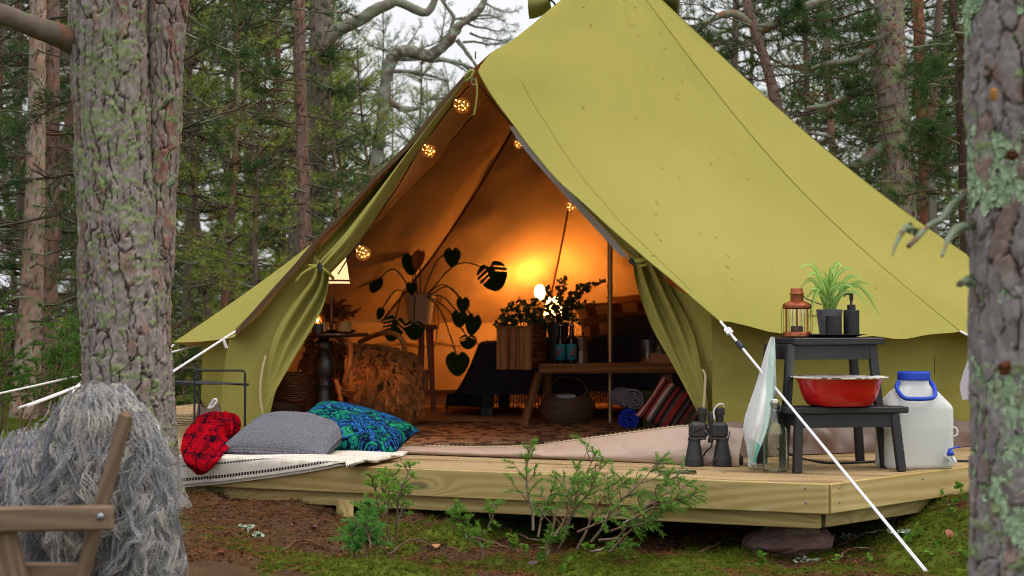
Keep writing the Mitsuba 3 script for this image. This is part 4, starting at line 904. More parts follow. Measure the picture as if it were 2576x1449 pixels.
# ---- rugs
scene['carpet_cloth'] = two({'type': 'diffuse', 'reflectance': proc(lambda p, n, uv: mix(mix(L(124, 96, 72), L(160, 130, 100), noise(p.x * 60, p.y * 20, 0)), L(78, 56, 44), smoothstep(.46, .62, fbm(p.x * 26 + 3, p.y * 9, 2.2, 2)) * .8))})
cq = [G(700, 1134, DZ), G(985, 1128, DZ), G(1200, 1124, DZ), G(1440, 1118, DZ), G(1740, 1100, DZ), G(1740, 1074, DZ), G(1330, 1068, DZ), G(1000, 1066, DZ), G(760, 1066, DZ)]
e = extrude(Polygon([(q[0], q[1]) for q in cq]), .010).mv([0, 0, FLZ + .004])
one('carpet', e, 'carpet_cloth', 'worn brown patterned carpet on the tent floor just inside the doorway', 'carpet', smooth=False, col=False)
cq = [G(900, 1066, DZ), G(1330, 1066, DZ), G(1330, 1034, DZ), G(1040, 1030, DZ), G(900, 1034, DZ)]
e = extrude(Polygon([(q[0], q[1]) for q in cq]), .012).mv([0, 0, FLZ + .001]).col(L(178, 146, 104)).vary(.2, 14, 3)
one('floor_mat', e, 'matte', 'pale straw mat on the tent floor beside the bed', 'mat', smooth=False)
# ---- bed
bed = thing('bed', 'low bed with charcoal woven blanket along the back of the tent', 'bed')
bx0, bx1, by0, by1 = -.16, 1.75, 11.35, 12.75
part(bed, 'mattress', box((bx1 - bx0, by1 - by0, .20), .04, ((bx0 + bx1) / 2, (by0 + by1) / 2, .80)).col(L(176, 168, 156)), 'matte', False)
part(bed, 'frame', box((bx1 - bx0 - .04, by1 - by0 - .04, .09), .006, ((bx0 + bx1) / 2, (by0 + by1) / 2, .652)).col(L(30, 28, 30)), 'satin', False)
for (u, y) in ((1225, 11.42), (1452, 11.42), (1660, 11.42)): part(bed, 'leg', bar([(u - CX) / FPX * y, y, FLZ], [(u - CX) / FPX * y, y, .62], .085, .085, .004, up=(0, 1, 0)).col(L(20, 20, 24)), 'satin', False)
for xx in (bx0 + .1, bx1 - .1): part(bed, 'leg', bar([xx, by1 - .1, FLZ], [xx, by1 - .1, .62], .085, .085, .004, up=(0, 1, 0)).col(L(20, 20, 24)), 'satin', False)
# blanket: over the top, down the front and off the left end in a slanting fall
def blanket(a, b):                       # a along x from the left foot, b from the front hem to the back
    Ltop = bx1 - bx0; t = a * (Ltop + .62) - .62
    if t < 0:
        k = -t / .62; x = bx0 - .05 - .22 * k; z0 = .915 - .40 * k - .06 * math.sin(k * 3)
    else: x = bx0 - .04 + t; z0 = .915 + .06 * math.exp(-((x - .75) / .35) ** 2) + .012 * math.sin(x * 9)
    front = .38 - .05 * math.sin(x * 3); d = b * (front + 1.35)
    if d < front: y = by0 - .03 - .015 * math.sin(x * 13); z = max(z0 - (front - d), FLZ + .16)
    else: y = by0 - .03 + (d - front); z = z0 + .02
    if t < 0: y += .35 * (-t / .62) * (1 - b) * .6
    return [x + .012 * math.sin(y * 9), y, z]
part(bed, 'blanket', grid(fold(60, 90, lambda b, a: blanket(a, b))).col(L(50, 52, 66)).vary(.5, 60, 3), 'matte', True, label='charcoal woven blanket hanging over the bed end')
hemp = np.array([blanket(a, 0.0) for a in np.linspace(.0, .8, 110)])
fr_ = np.stack([hemp, hemp + [.004, -.004, -.03], hemp + [-.004, -.006, -.06], hemp + [.006, -.003, -.085]], 1)
part(bed, 'fringe', tubesN(fr_, np.full((len(hemp), 4), .004), 3).col(L(44, 44, 54)), 'matte', kind='stuff')
ce = np.array([blanket(0.0, b) for b in np.linspace(0, .25, 14)]); fr_ = np.stack([ce, ce + [-.01, 0, -.04], ce + [-.012, -.01, -.075], ce + [-.02, -.015, -.10]], 1)
part(bed, 'fringe', tubesN(fr_, np.full((len(ce), 4), .005), 3).col(L(44, 44, 54)), 'matte', kind='stuff')
def pillow(w, h, th, n=26, pinch=.10, p=2.4):
    u = np.linspace(-1, 1, n); U, V = np.meshgrid(u, u, indexing='ij')
    t = ((1 - np.abs(U) ** p) * (1 - np.abs(V) ** p)) ** .55
    k = 1 - pinch * (1 - np.abs(V) ** 2) * np.abs(U) ** 3; k2 = 1 - pinch * (1 - np.abs(U) ** 2) * np.abs(V) ** 3
    x, y = U * w / 2 * k, V * h / 2 * k2
    a = grid(np.stack([x, y, t * th / 2], -1), np.stack([U * w / 2 + w, V * h / 2 + h], -1), flip=True); b = grid(np.stack([x, y, -t * th / 2], -1), np.stack([U * w / 2 + w, V * h / 2 + h], -1))
    return cat([a, b])
def orient(g, c, ex, ez):
    ex = nrm(ex); ez = nrm(np.asarray(ez, float) - ex * np.dot(ex, ez)); ey = np.cross(ez, ex)
    g.v = np.asarray(c) + g.v @ np.stack([ex, ey, ez]); return g
def lump(g, amp, sc_, seed): 
    m = trimesh.Trimesh(g.v, g.f, process=False); g.v = g.v + m.vertex_normals * ((nz(g.v, sc_, seed, 3) - .5) * 2 * amp)[:, None]; return g
def dyed(g, fn): g.c = fn(g.uv[:, 0], g.uv[:, 1]); return g
def checks(u, v): return np.where((np.sin(v * 34) > .2)[:, None], L(120, 84, 56), np.where((np.sin(u * 34) > .2)[:, None], L(96, 66, 44), L(176, 136, 92)))
one('bed_pillow', dyed(lump(orient(pillow(.62, .42, .17, 60), P(1560, 815, 12.1), (1, .1, .06), (0, -.75, .65)), .01, 9, 3), checks), 'matte', 'brown checked pillow leaning in the middle of the pillows on the bed', 'pillow')
one('bed_pillow', lump(orient(pillow(.50, .36, .16), P(1620, 788, 12.35), (1, .1, .08), (0, -.8, .6)), .01, 9, 4).col(L(170, 120, 76)), 'matte', 'plain tan pillow topmost at the back of the bed', 'pillow')
one('bed_pillow', lump(orient(pillow(.50, .34, .15), P(1618, 830, 11.8), (1, .05, .05), (0, -.5, .85)), .01, 9, 5).col(L(58, 60, 54)), 'matte', 'dark grey pillow lowest and nearest on the bed', 'pillow')
# ---- bench
bt_z = .817
bench = thing('bench', 'long rustic brown wooden bench standing before the bed', 'bench')
part(bench, 'top', box((1.22, .31, .058), .006, (.77, 10.575, bt_z - .029)).uvo(3, .4), 'old_wood', False, col=False)
for a, b in (((.165, 10.50, bt_z - .05), (.072, 10.52, FLZ + .01)), ((.225, 10.68, bt_z - .05), (.215, 10.86, FLZ + .01)), ((.95, 10.50, bt_z - .05), (.99, 10.46, FLZ + .01)), ((1.28, 10.68, bt_z - .05), (1.33, 10.82, FLZ + .01))):
    part(bench, 'leg', bar(a, b, .052, .064, .006, up=(0, 1, 0), w1=.052).uvo(a[0] * 9, .2), 'old_wood', False, col=False)
# ---- crate with a leafy plant
cr = thing('wooden_crate', 'old brown plank crate at the left end of the bench', 'crate')
cc_ = np.array([.060, 10.46, 0]); Rc = rz(math.radians(-16)); cw, cd, z0, z1 = .222, .34, .785, 1.035
def cbox(sz, c, nm): g = box(sz, .003, c); g = g.uvo(c[0] * 11 + c[1] * 3, c[2]); g.v = cc_ + g.v @ Rc.T; part(cr, nm, g, 'old_wood', False, col=False)
for i in range(3): cbox((cw / 3 - .003, .016, z1 - z0), ((-1 + i) * cw / 3, -cd / 2, (z0 + z1) / 2), 'board')
for i in range(3): cbox((cw / 3 - .003, .016, z1 - z0), ((-1 + i) * cw / 3, cd / 2, (z0 + z1) / 2), 'board')
for s in (-1, 1):
    for i in range(3): cbox((.014, cd - .02, .076), (s * (cw / 2 - .007), 0, bt_z + .042 + i * .08), 'board')
cbox((cw - .03, cd - .02, .012), (0, 0, bt_z + .008), 'board')
cbox((cw + .01, .02, .014), (0, -cd / 2, z1 + .006), 'rim')
def leafdisc(N, rng, pos, d, size, c0, c1, n=7, cup=.25):
    """round leaves"""
    up = perp(d, rng); x = np.cross(d, up); s = size * rng.uniform(.6, 1.15, (N, 1))
    ang = np.arange(n) * 2 * np.pi / n
    ring = pos[:, None] + d[:, None] * s[:, None] * .95 + s[:, None] * (np.cos(ang)[None, :, None] * d[:, None] * .95 + np.sin(ang)[None, :, None] * x[:, None] * .8) + up[:, None] * s[:, None] * (cup * (np.sin(ang) ** 2))[None, :, None]
    v = np.concatenate([pos[:, None] + d[:, None] * s[:, None] * .95, ring], 1).reshape(-1, 3); j = np.arange(n)
    f = np.stack([np.zeros(n, int), 1 + j, 1 + (j + 1) % n], 1); f = (f[None] + (np.arange(N) * (n + 1))[:, None, None]).reshape(-1, 3)
    t = rng.uniform(0, 1, (N, 1)); return Geo(v, f, None, np.repeat(c0 * (1 - t) + c1 * t, n + 1, 0))
def leafy(k, stems, Y, seed, size=.014, c0=L(60, 76, 44), c1=L(104, 116, 72), per=26, root=(0, 0)):
    rng = np.random.default_rng(seed); paths, pos, dd = [], [], []
    for (u0, v0, u1, v1) in stems:
        a, b = P(u0, v0, Y), P(u1, v1, Y + rng.normal() * .07); s = np.linspace(0, 1, 8)[:, None]; ln = np.linalg.norm(b - a)
        q = a + (b - a) * s + np.array([0, 0, .16 * ln]) * np.sin(np.pi * s) + rng.normal(size=(8, 3)) * .006; paths.append(q)
        m_ = int(per * ln / .3) + 4
        for e in range(m_):
            i = rng.uniform(1.6, 7); i0 = min(int(i), 6); pos.append(q[i0] + (q[i0 + 1] - q[i0]) * (i - i0)); dd.append(nrm(nrm(q[i0 + 1] - q[i0]) * .35 + perp(nrm(q[i0 + 1] - q[i0])[None], rng)[0]))
    pos, dd = np.array(pos), np.array(dd)
    part(k, 'stems', tubesN(np.array(paths), np.linspace(.0035, .0015, 8)[None].repeat(len(paths), 0), 4).col(L(70, 56, 40)), 'matte')
    part(k, 'leaves', leafdisc(len(pos), rng, pos, dd, size, c0, c1), 'leaf', kind='stuff')
kp = thing('leafy_plant', 'bushy round-leaved plant spilling out of the old wooden crate', 'plant')
leafy(kp, [(1300 + i * 6, 835, u, v) for i, (u, v) in enumerate(((1246, 812), (1258, 800), (1262, 780), (1275, 768), (1290, 760), (1310, 752), (1330, 765), (1345, 755), (1362, 775), (1375, 795), (1285, 812), (1335, 800), (1300, 790), (1320, 782), (1350, 808), (1372, 752)))], 10.5, 6, .016, per=34)
vs = thing('ribbed_vase', 'tall dark ribbed vase on the bench behind the two bottles', 'vase')
vc_ = np.array([(1404 - CX) / FPX * 10.62, 10.62, bt_z])
part(vs, 'body', lathe([(0, .001), (.048, .001), (.048, .001)] + [(.05 + .018 * (z / .26) + .0012 * math.sin(z * 900), z) for z in np.linspace(.002, .25, 110)] + [(.069, .252), (.064, .252), (.06, .24), (.0, .22)], 30, vc_).col(L(46, 42, 42)), 'satin')
kb = thing('leafy_branches', 'tall leafy branches arranged in the dark ribbed vase', 'branches')
leafy(kb, [(1400 + (i % 4) * 3, 812, u, v) for i, (u, v) in enumerate(((1412, 700), (1425, 690), (1420, 722), (1440, 735), (1468, 715), (1482, 728), (1505, 712), (1522, 702), (1497, 760), (1475, 770), (1455, 788), (1450, 750), (1405, 745), (1390, 760), (1380, 785), (1430, 770), (1445, 800), (1372, 720), (1462, 812), (1400, 778)))], 10.62, 7, .013, per=40)
# ---- bedside lamp behind the plants
lp = thing('bedside_lamp', 'bright lamp glowing behind the plants at the back wall of the tent', 'lamp')
LY = 12.55; lx = (1392 - CX) / FPX * LY; lz = CAM_Z + (HOR - 770) / FPX * LY
part(lp, 'base', cat([lathe([(0, 0), (.07, 0), (.07, .02), (.012, .03), (.012, .3), (0, .3)], 20, (lx, LY, .905))]).col(L(40, 34, 30)), 'satin')
emit(lp, 'globe', sphere(.046, ((1358 - CX) / FPX * 12.62, 12.62, CAM_Z + (HOR - 735) / FPX * 12.62), 3, (.85, .85, 1.2)), WARM * [1, 1.3, 1.6] * 62)
part(lp, 'globe_arm', tube(spline(np.array([[lx, LY, .93], [lx - .05, LY + .03, 1.12], [(1358 - CX) / FPX * 12.62, 12.62, CAM_Z + (HOR - 735) / FPX * 12.62 - .05]]), 16), .006, 6).col(L(40, 34, 30)), 'satin')
emit(lp, 'shade', lathe([(.070, -.07), (.045, .07)], 28, (lx, LY, lz + .0)), WARM * [1, 1.3, 1.5] * 9)
emit(lp, 'bulb', sphere(.022, (lx, LY, lz + .03), 2), WARM * [1, 1.2, 1.3] * 60)
one('bedside_table', cat([box((.3, .3, .02), .003, (lx, LY + .1, .895)), bar([lx - .1, LY + .2, FLZ], [lx - .1, LY + .2, .885], .04, .04), bar([lx + .1, LY + .2, FLZ], [lx + .1, LY + .2, .885], .04, .04), bar([lx - .1, LY - .02, FLZ], [lx - .1, LY - .02, .885], .04, .04), bar([lx + .1, LY - .02, FLZ], [lx + .1, LY - .02, .885], .04, .04)]).col(L(80, 56, 38)), 'satin', 'small dark table carrying the lamp at the back wall', 'table', smooth=False) if False else None
# ---- things on the bench
def bottle(u, name_label, sail):
    y = 10.52; x = (u - CX) / FPX * y; k = thing('beer_bottle', name_label, 'bottle', None)
    part(k, 'body', lathe([(0, .001), (.028, .001), (.0305, .006), (.0305, .12), (.0300, .135), (.022, .16), (.0145, .178), (.0130, .222), (.0145, .224), (.0145, .232), (.0125, .236), (0, .236)], 26, (x, y, bt_z)).col(L(24, 15, 11)), 'gloss')
    part(k, 'cap', lathe([(.0155, .231), (.0155, .236), (.013, .242), (0, .243)], 21, (x, y, bt_z)).col(L(190, 186, 180)), 'metal')
    a = np.linspace(-2.2, 2.2, 40) - math.pi / 2; zz = np.linspace(.022, .118, 36); A, Z = np.meshgrid(a, zz, indexing='ij'); r = .0309
    lb = grid(np.stack([x + r * np.cos(A), y + r * np.sin(A), bt_z + Z], -1), np.stack([(A + math.pi / 2) / 2.2, (Z - .022) / .096], -1))
    part(k, 'paper_label', lb.uvo(-.35 if sail else 0.0), 'label_print', True, col=False, label='teal paper label with a red sail boat')
def lab(sx, txt):
    def fn(p, n, uv):
        u, v = uv.x * .072, uv.y * .096       # metres round the bottle and up
        c = mix(L(44, 110, 128), L(58, 150, 160), v / .096)
        c = mix(c, L(38, 92, 116), dr.select(dr.abs(v - .022) < .004, .8, 0.0)); c = mix(c, L(120, 190, 196), dr.select(dr.abs(v - .030) < .0012, .8, 0.0))
        uu = u - sx; sail = (v > .034) & (v < .076) & (uu < .013 * (1 - (v - .034) / .042) + .001) & (uu > -.010 * (1 - (v - .034) / .042) + .001)
        c = mix(c, L(176, 60, 60), dr.select(sail, 1.0, 0.0)); hull = (v > .027) & (v < .033) & (dr.abs(uu) < .012 + (v - .027) * .6)
        c = mix(c, L(120, 44, 44), dr.select(hull, 1.0, 0.0))
        if txt:
            row = dr.select((dr.abs(v - .072) < .004) | (dr.abs(v - .060) < .0045), 1.0, 0.0) * dr.select((dr.abs(u) < .013) & (cell_rand(u * 700, dr.floor(v * 83), 2) > .4), 1.0, 0.0)
            c = mix(c, L(170, 70, 64), row)
        return c
    return fn
scene['label_print'] = two({'type': 'diffuse', 'reflectance': proc(lab(-.021, True))})
bottle(1410.5, 'brown beer bottle with teal label, left of the pair on the bench', False); bottle(1438, 'brown beer bottle whose teal label shows a whole red sail, right of the pair', True)
mk = thing('moka_pot', 'faceted metal stovetop coffee pot beside the bottles on the bench', 'coffee pot')
my, mx = 10.55, (1466 - CX) / FPX * 10.55
part(mk, 'lower_chamber', lathe([(0, .001), (.038, .001), (.038, .001), (.033, .075), (.033, .075), (.030, .08)], 8, (mx, my, bt_z)).col(L(120, 100, 88)), 'metal', 20)if False else part(mk, 'lower_chamber', lathe([(0, .001), (.038, .001), (.038, .001), (.033, .075), (.033, .075), (.030, .08)], 8, (mx, my, bt_z)).col(L(150, 130, 116)), 'metal', False)
part(mk, 'upper_chamber', lathe([(.031, .08), (.031, .08), (.044, .155), (.044, .155), (.044, .160), (.02, .170), (0, .172)], 8, (mx, my, bt_z)).col(L(150, 130, 116)), 'metal', False)
part(mk, 'spout', flat([[mx + .03, my - .012, bt_z + .125], [mx + .03, my + .012, bt_z + .125], [mx + .062, my, bt_z + .158], [mx + .038, my - .014, bt_z + .158], [mx + .038, my + .014, bt_z + .158]], [[0, 2, 3], [1, 4, 2], [0, 1, 2], [3, 2, 4]]).col(L(160, 140, 124)), 'metal', False)
part(mk, 'knob', lathe([(0, .172), (.006, .172), (.008, .19), (0, .193)], 10, (mx, my, bt_z)).col(L(24, 20, 20)), 'satin')
part(mk, 'handle', tube(spline(np.array([[mx - .036, my - .02, bt_z + .145], [mx - .052, my - .04, bt_z + .14], [mx - .05, my - .042, bt_z + .1], [mx - .046, my - .04, bt_z + .07]]), 16), .006, 7).col(L(22, 20, 20)), 'satin')
def thin_glass(k, name, prof, c, segs=30, mat='glass'): return part(k, name, lathe(prof, segs, c), mat, True, col=False)
gl = thing('tumbler', 'clear fluted drinking glass on the bench next to the small wooden box', 'glass')
gx_, gy_ = (1626 - CX) / FPX * 10.52, 10.52
fl_ang = np.arange(36); pf = lathe([(0, .002), (.034, .002), (.036, .006), (.042, .145), (.0395, .145), (.034, .012), (0, .012)], 36, (0, 0, 0))
a_ = np.arctan2(pf.v[:, 1], pf.v[:, 0]); pf.v[:, :2] *= (1 + .02 * np.cos(a_ * 12))[:, None]
part(gl, 'body', pf.mv([gx_, gy_, bt_z]), 'glass_solid', True, col=False)
wb = thing('wooden_box', 'small orange-brown wooden box at the right end of the bench', 'box')
for sz, c in (((.2, .012, .062), (0, -.06, .031)), ((.2, .012, .062), (0, .06, .031)), ((.012, .108, .062), (-.094, 0, .031)), ((.012, .108, .062), (.094, 0, .031)), ((.176, .108, .008), (0, 0, .005))):
    part(wb, 'board', box(sz, .002, c).col(L(150, 98, 52)).vary(.3, (9, 60, 60), 3).mv([(1674 - CX) / FPX * 10.5, 10.52, bt_z]), 'satin', False)
one('green_jar', lathe([(0, .01), (.034, .01), (.036, .02), (.032, .075), (.014, .098), (.014, .112), (.017, .112), (.017, .118), (0, .119)], 22, ((1662 - CX) / FPX * 10.5, 10.52, bt_z)).col(L(56, 78, 58)), 'gloss', 'small green stoppered jar inside the wooden box on the bench', 'jar')
# ---- basket
bk = thing('wicker_basket', 'round dark wicker basket with a hooped handle under the bench', 'basket')
by_, bxc = 10.72, (1428 - CX) / FPX * 10.72
nr, ns = 26, 84; S = np.zeros((nr, ns, 3)); hh = np.linspace(0, 1, nr)
for i in range(nr):
    prof = .165 * (1 - abs(hh[i] - .55) ** 2.3 * 2.1); z = FLZ + .012 + .165 * hh[i]
    for j in range(ns):
        a = 2 * math.pi * j / (ns - 1); wv = .0042 * math.sin(j * math.pi / 1.0 * .5 + (i % 2) * math.pi); S[i, j] = [bxc + (prof + wv) * 1.03 * math.cos(a), by_ + (prof * .72 + wv) * math.sin(a), z - .02 * abs(math.cos(a)) * (1 - hh[i]) + .012 * math.cos(2 * a) * hh[i]]
rows = []
for i in range(nr): rows.append(tube(np.vstack([S[i, :-1], S[i, :1]]), .0050, 5, caps=False))
part(bk, 'weave', cat(rows).col(L(96, 70, 48)).vary(.5, 40, 2), 'satin', kind='stuff')
st = np.stack([S[:, j] for j in range(0, ns - 1, 3)]); part(bk, 'stakes', tubesN(st, np.full(st.shape[:2], .004), 4).col(L(140, 106, 72)).vary(.4, 30, 4), 'satin', kind='stuff')
hd = np.array([[bxc + .128 * math.cos(t) * (1 if abs(math.cos(t)) < .95 else 1), by_, FLZ + .155 + .145 * math.sin(t) ** .7] for t in np.linspace(.02, math.pi - .02, 40)])
part(bk, 'handle', tube(hd, .008, 7).col(L(80, 56, 36)), 'satin')
one('folded_papers', cat([box((.12, .07, .05), .004, (bxc - .01, by_, FLZ + .165)).lin(np.eye(3))]).col(L(170, 170, 180)), 'matte', 'pale folded papers inside the wicker basket', 'papers', smooth=False)
# ---- rolled blankets
def roll(label, u, v, r, Y, ln, col, seed, yaw=.2):
    k = thing('rolled_blanket', label, 'blanket', None); c = P(u, v, Y); a = np.linspace(0, 2 * math.pi * 3.6, 200); rr = r * (.12 + .88 * a / a[-1]) * (1 + .03 * np.sin(a * 2.1 + seed)); th = r * .16
    prof = np.stack([rr * np.cos(a), rr * np.sin(a)], 1); inner = np.stack([(rr - th) * np.cos(a), (rr - th) * np.sin(a)], 1)
    ring = np.vstack([prof, inner[::-1]]); n = len(ring); ys = np.linspace(0, ln, 5)
    S = np.stack([np.column_stack([ring[:, 0], np.full(n, y), ring[:, 1]]) for y in ys]); S = np.concatenate([S, S[:, :1]], 1)
    m_ = len(a); capf = [[i, i + 1, n - 2 - i] for i in range(m_ - 1)] + [[i, n - 2 - i, n - 1 - i] for i in range(m_ - 1)]
    cap = Geo(np.column_stack([ring[:, 0], np.zeros(n), ring[:, 1]]), capf)
    g = cat([grid(S), cap, cap.copy().mv([0, ln, 0])]); g.v = c + g.v @ rz(yaw).T
    g.v += (nz(g.v, 90, seed, 2)[:, None] - .5) * .008
    g.col(col); n_ = nz(g.v * 1.0, 120, seed, 2)[:, None]; g.c = np.clip(g.c * (.6 + .8 * n_), 0, 1)
    part(k, 'cloth', g, 'matte')
roll('rolled grey knitted blanket on top of the blue roll', 1595, 1006, .072, 10.28, .3, L(128, 124, 136), 1); roll('rolled bright blue knitted blanket at the bottom of the stack', 1583, 1056, .068, 10.24, .3, L(40, 66, 190), 2, -.1)
roll('upper rolled moss-green blanket beside the grey roll', 1640, 1008, .060, 10.36, .3, L(86, 96, 72), 3); roll('lower rolled moss-green blanket beside the striped cushion', 1644, 1058, .064, 10.30, .3, L(92, 102, 78), 4, .1)
def stripes(u, v):
    r = vhash(np.floor(u * 62), np.zeros(len(u)), 5); pal = np.array([L(150, 58, 54), L(92, 84, 86), L(188, 172, 158), L(46, 38, 42)]); return pal[np.clip((r * 4).astype(int), 0, 3)]
one('striped_cushion', dyed(lump(orient(pillow(.33, .30, .15, 90), P(1690, 1030, 10.05), (.72, -.2, -.45), (-.1, -.9, .42)), .006, 12, 9), stripes), 'matte', 'red grey and cream striped cushion leaning beside the rolled blankets', 'cushion')
# ---- round table with its lamp and tray
TX, TY = (815 - CX) / FPX * 9.62, 9.62; tz = CAM_Z - (838 - HOR) / FPX * 9.4
tb = thing('round_table', 'small round dark table with a turned pedestal left of the door', 'table')
part(tb, 'top', lathe([(0, tz - .022), (.25, tz - .022), (.262, tz - .014), (.262, tz - .006), (.255, tz), (.255, tz), (0, tz)], 48, (TX, TY, 0)).col(L(48, 34, 24)), 'gloss')
ph = tz - .022 - FLZ
part(tb, 'pedestal', lathe([(.03, 1.0), (.03, .96), (.055, .95), (.055, .88), (.03, .86), (.034, .84), (.058, .76), (.062, .68), (.05, .60), (.036, .56), (.050, .54), (.052, .52), (.040, .49), (.046, .46), (.048, .20), (.06, .14), (.06, .06), (.04, .05)], 24, (0, 0, 0)).sc((1, 1, ph)).mv([TX, TY, FLZ]).col(L(18, 16, 18)), 'sheet')
for k_ in range(3):
    a = 2 * math.pi * k_ / 3 + .5; part(tb, 'foot', tube(spline(np.array([[TX + .04 * math.cos(a), TY + .04 * math.sin(a), FLZ + .10], [TX + .15 * math.cos(a), TY + .15 * math.sin(a), FLZ + .07], [TX + .23 * math.cos(a), TY + .23 * math.sin(a), FLZ + .02]]), 12), .018, 8).col(L(18, 16, 18)), 'sheet')
tyx = (850 - CX) / FPX * TY
one('serving_tray', lathe([(0, tz + .003), (.105, tz + .003), (.125, tz + .016), (.128, tz + .016), (.106, tz + .0005), (0, tz + .0005)], 36, (tyx - .02, TY, 0)).col(L(70, 52, 38)), 'metal', 'round dark metal tray on the small round table', 'tray')
tl = thing('table_lamp', 'slim table lamp with a glowing cream shade at the left of the doorway', 'lamp')
lx2 = (831 - CX) / FPX * 9.5
part(tl, 'stand', cat([tube([[lx2, 9.56, tz + .012], [lx2, 9.56, tz + .32]], .006, 10), lathe([(0, .016), (.04, .016), (.04, .022), (.006, .03)], 20, (lx2, 9.56, tz - .012))]).col(L(52, 36, 26)), 'satin')
zs0, zs1 = CAM_Z + (HOR - 714) / FPX * 9.56, CAM_Z + (HOR - 648) / FPX * 9.56
emit(tl, 'shade', lathe([(.098, zs0), (.076, zs1)], 32, (lx2 + .005, 9.56, 0)), np.array([.34, .225, .105]))
part(tl, 'shade_band', lathe([(.0985, zs0 + .012), (.0982, zs0 + .022)], 32, (lx2 + .005, 9.56, 0)).col(L(120, 80, 50)), 'matte')
emit(tl, 'bulb', sphere(.025, (lx2 + .005, 9.56, (zs0 + zs1) / 2), 2), WARM * [1, 1.2, 1.3] * 260)
def cup(u, lbl):
    x = (u - CX) / FPX * 9.52; k = thing('candle_holder', lbl, 'candle holder')
    part(k, 'cup', lathe([(0, .0), (.038, .0), (.042, .004), (.042, .05), (.0415, .054), (.039, .05), (.038, .006)], 40, (x, 9.52, tz + .006)).col(L(140, 112, 62)).vary(.8, 130, 2), 'satin', True)
    part(k, 'rim', tube([[x + .0425 * math.cos(a), 9.52 + .0425 * math.sin(a), tz + .061] for a in np.linspace(0, 6.28, 30)], .0018, 5).col(L(200, 160, 90)), 'metal')
    emit(k, 'flame', sphere(.006, (x, 9.52, tz + .045), 1, (1, 1, 1.8)), WARM * 30)
cup(865, 'patterned brass tealight holder on the right of the tray'); cup(806, 'patterned brass tealight holder half hidden by the left door flap')
gb = thing('bulb_lamp', 'small bare filament bulb lamp glowing beside the left door flap', 'lamp')
bxx, byy = (799 - CX) / FPX * 9.3, 9.3; bz = CAM_Z - (806 - HOR) / FPX * 9.3
part(gb, 'globe', sphere(.026, (bxx, byy, bz), 3), 'amber_glass', True, col=False); part(gb, 'base', lathe([(0, tz), (.03, tz), (.03, tz), (.03, bz - .022), (.02, bz - .018)], 18, (bxx, byy, 0)).col(L(24, 20, 20)), 'satin')
emit(gb, 'filament', sphere(.007, (bxx, byy, bz), 1, (.6, .6, 1.6)), WARM * [1, 1.2, 1.5] * 60)
# ---- rattan chairs with brown sheepskins
def rattan(name_label, tubes_):
    k = thing('rattan_chair', name_label, 'chair')
    for nm, pts, r in tubes_:
        c = spline(np.array([P(*q) for q in pts]), 40); g = tube(c, r, 10).col(L(176, 122, 66)); g.vary(.25, 20, 3); part(k, nm, g, 'satin')
    return k
rc = rattan('bent rattan armchair right of the table under a shaggy brown sheepskin', [('armrest', [(880, 984, 10.35), (868, 962, 10.3), (877, 924, 10.28), (882, 886, 10.3), (876, 860, 10.32), (856, 844, 10.4), (806, 842, 10.7), (772, 856, 10.9)], .017), ('armrest', [(1018, 900, 10.55), (1017, 868, 10.5), (1002, 845, 10.5), (976, 837, 10.55), (944, 843, 10.7), (905, 860, 10.9)], .016),
   ('leg', [(844, 955, 10.35), (854, 985, 10.34), (868, 1072, 10.33)], .016), ('leg', [(941, 985, 10.4), (941, 1060, 10.38)], .016), ('leg', [(900, 960, 10.9), (892, 1060, 10.95)], .016), ('leg', [(1010, 960, 10.9), (1018, 1060, 10.95)], .016), ('seat_rail', [(846, 975, 10.35), (900, 982, 10.33), (1000, 978, 10.4)], .016), ('seat_rail', [(900, 965, 10.9), (1012, 965, 10.9)], .015)])
rngw = np.linspace(0, 6 * 2 * math.pi, 120); part(rc, 'binding', tube(np.array([P(866, 980, 10.34) + [.021 * math.cos(a), .021 * math.sin(a), -.045 + .09 * i / 120] for i, a in enumerate(rngw)]), .004, 4).col(L(150, 100, 54)), 'satin')
rattan('second bent rattan chair half hidden behind the table pedestal', [('armrest', [(768, 860, 10.9), (790, 848, 10.95), (820, 843, 11.0), (850, 850, 11.1), (862, 870, 11.2), (860, 930, 11.2)], .016), ('leg', [(792, 950, 10.7), (770, 1010, 10.7), (748, 1066, 10.7)], .02), ('leg', [(850, 955, 11.3), (852, 1050, 11.3)], .016), ('leg', [(780, 955, 11.2), (775, 1050, 11.2)], .016)])
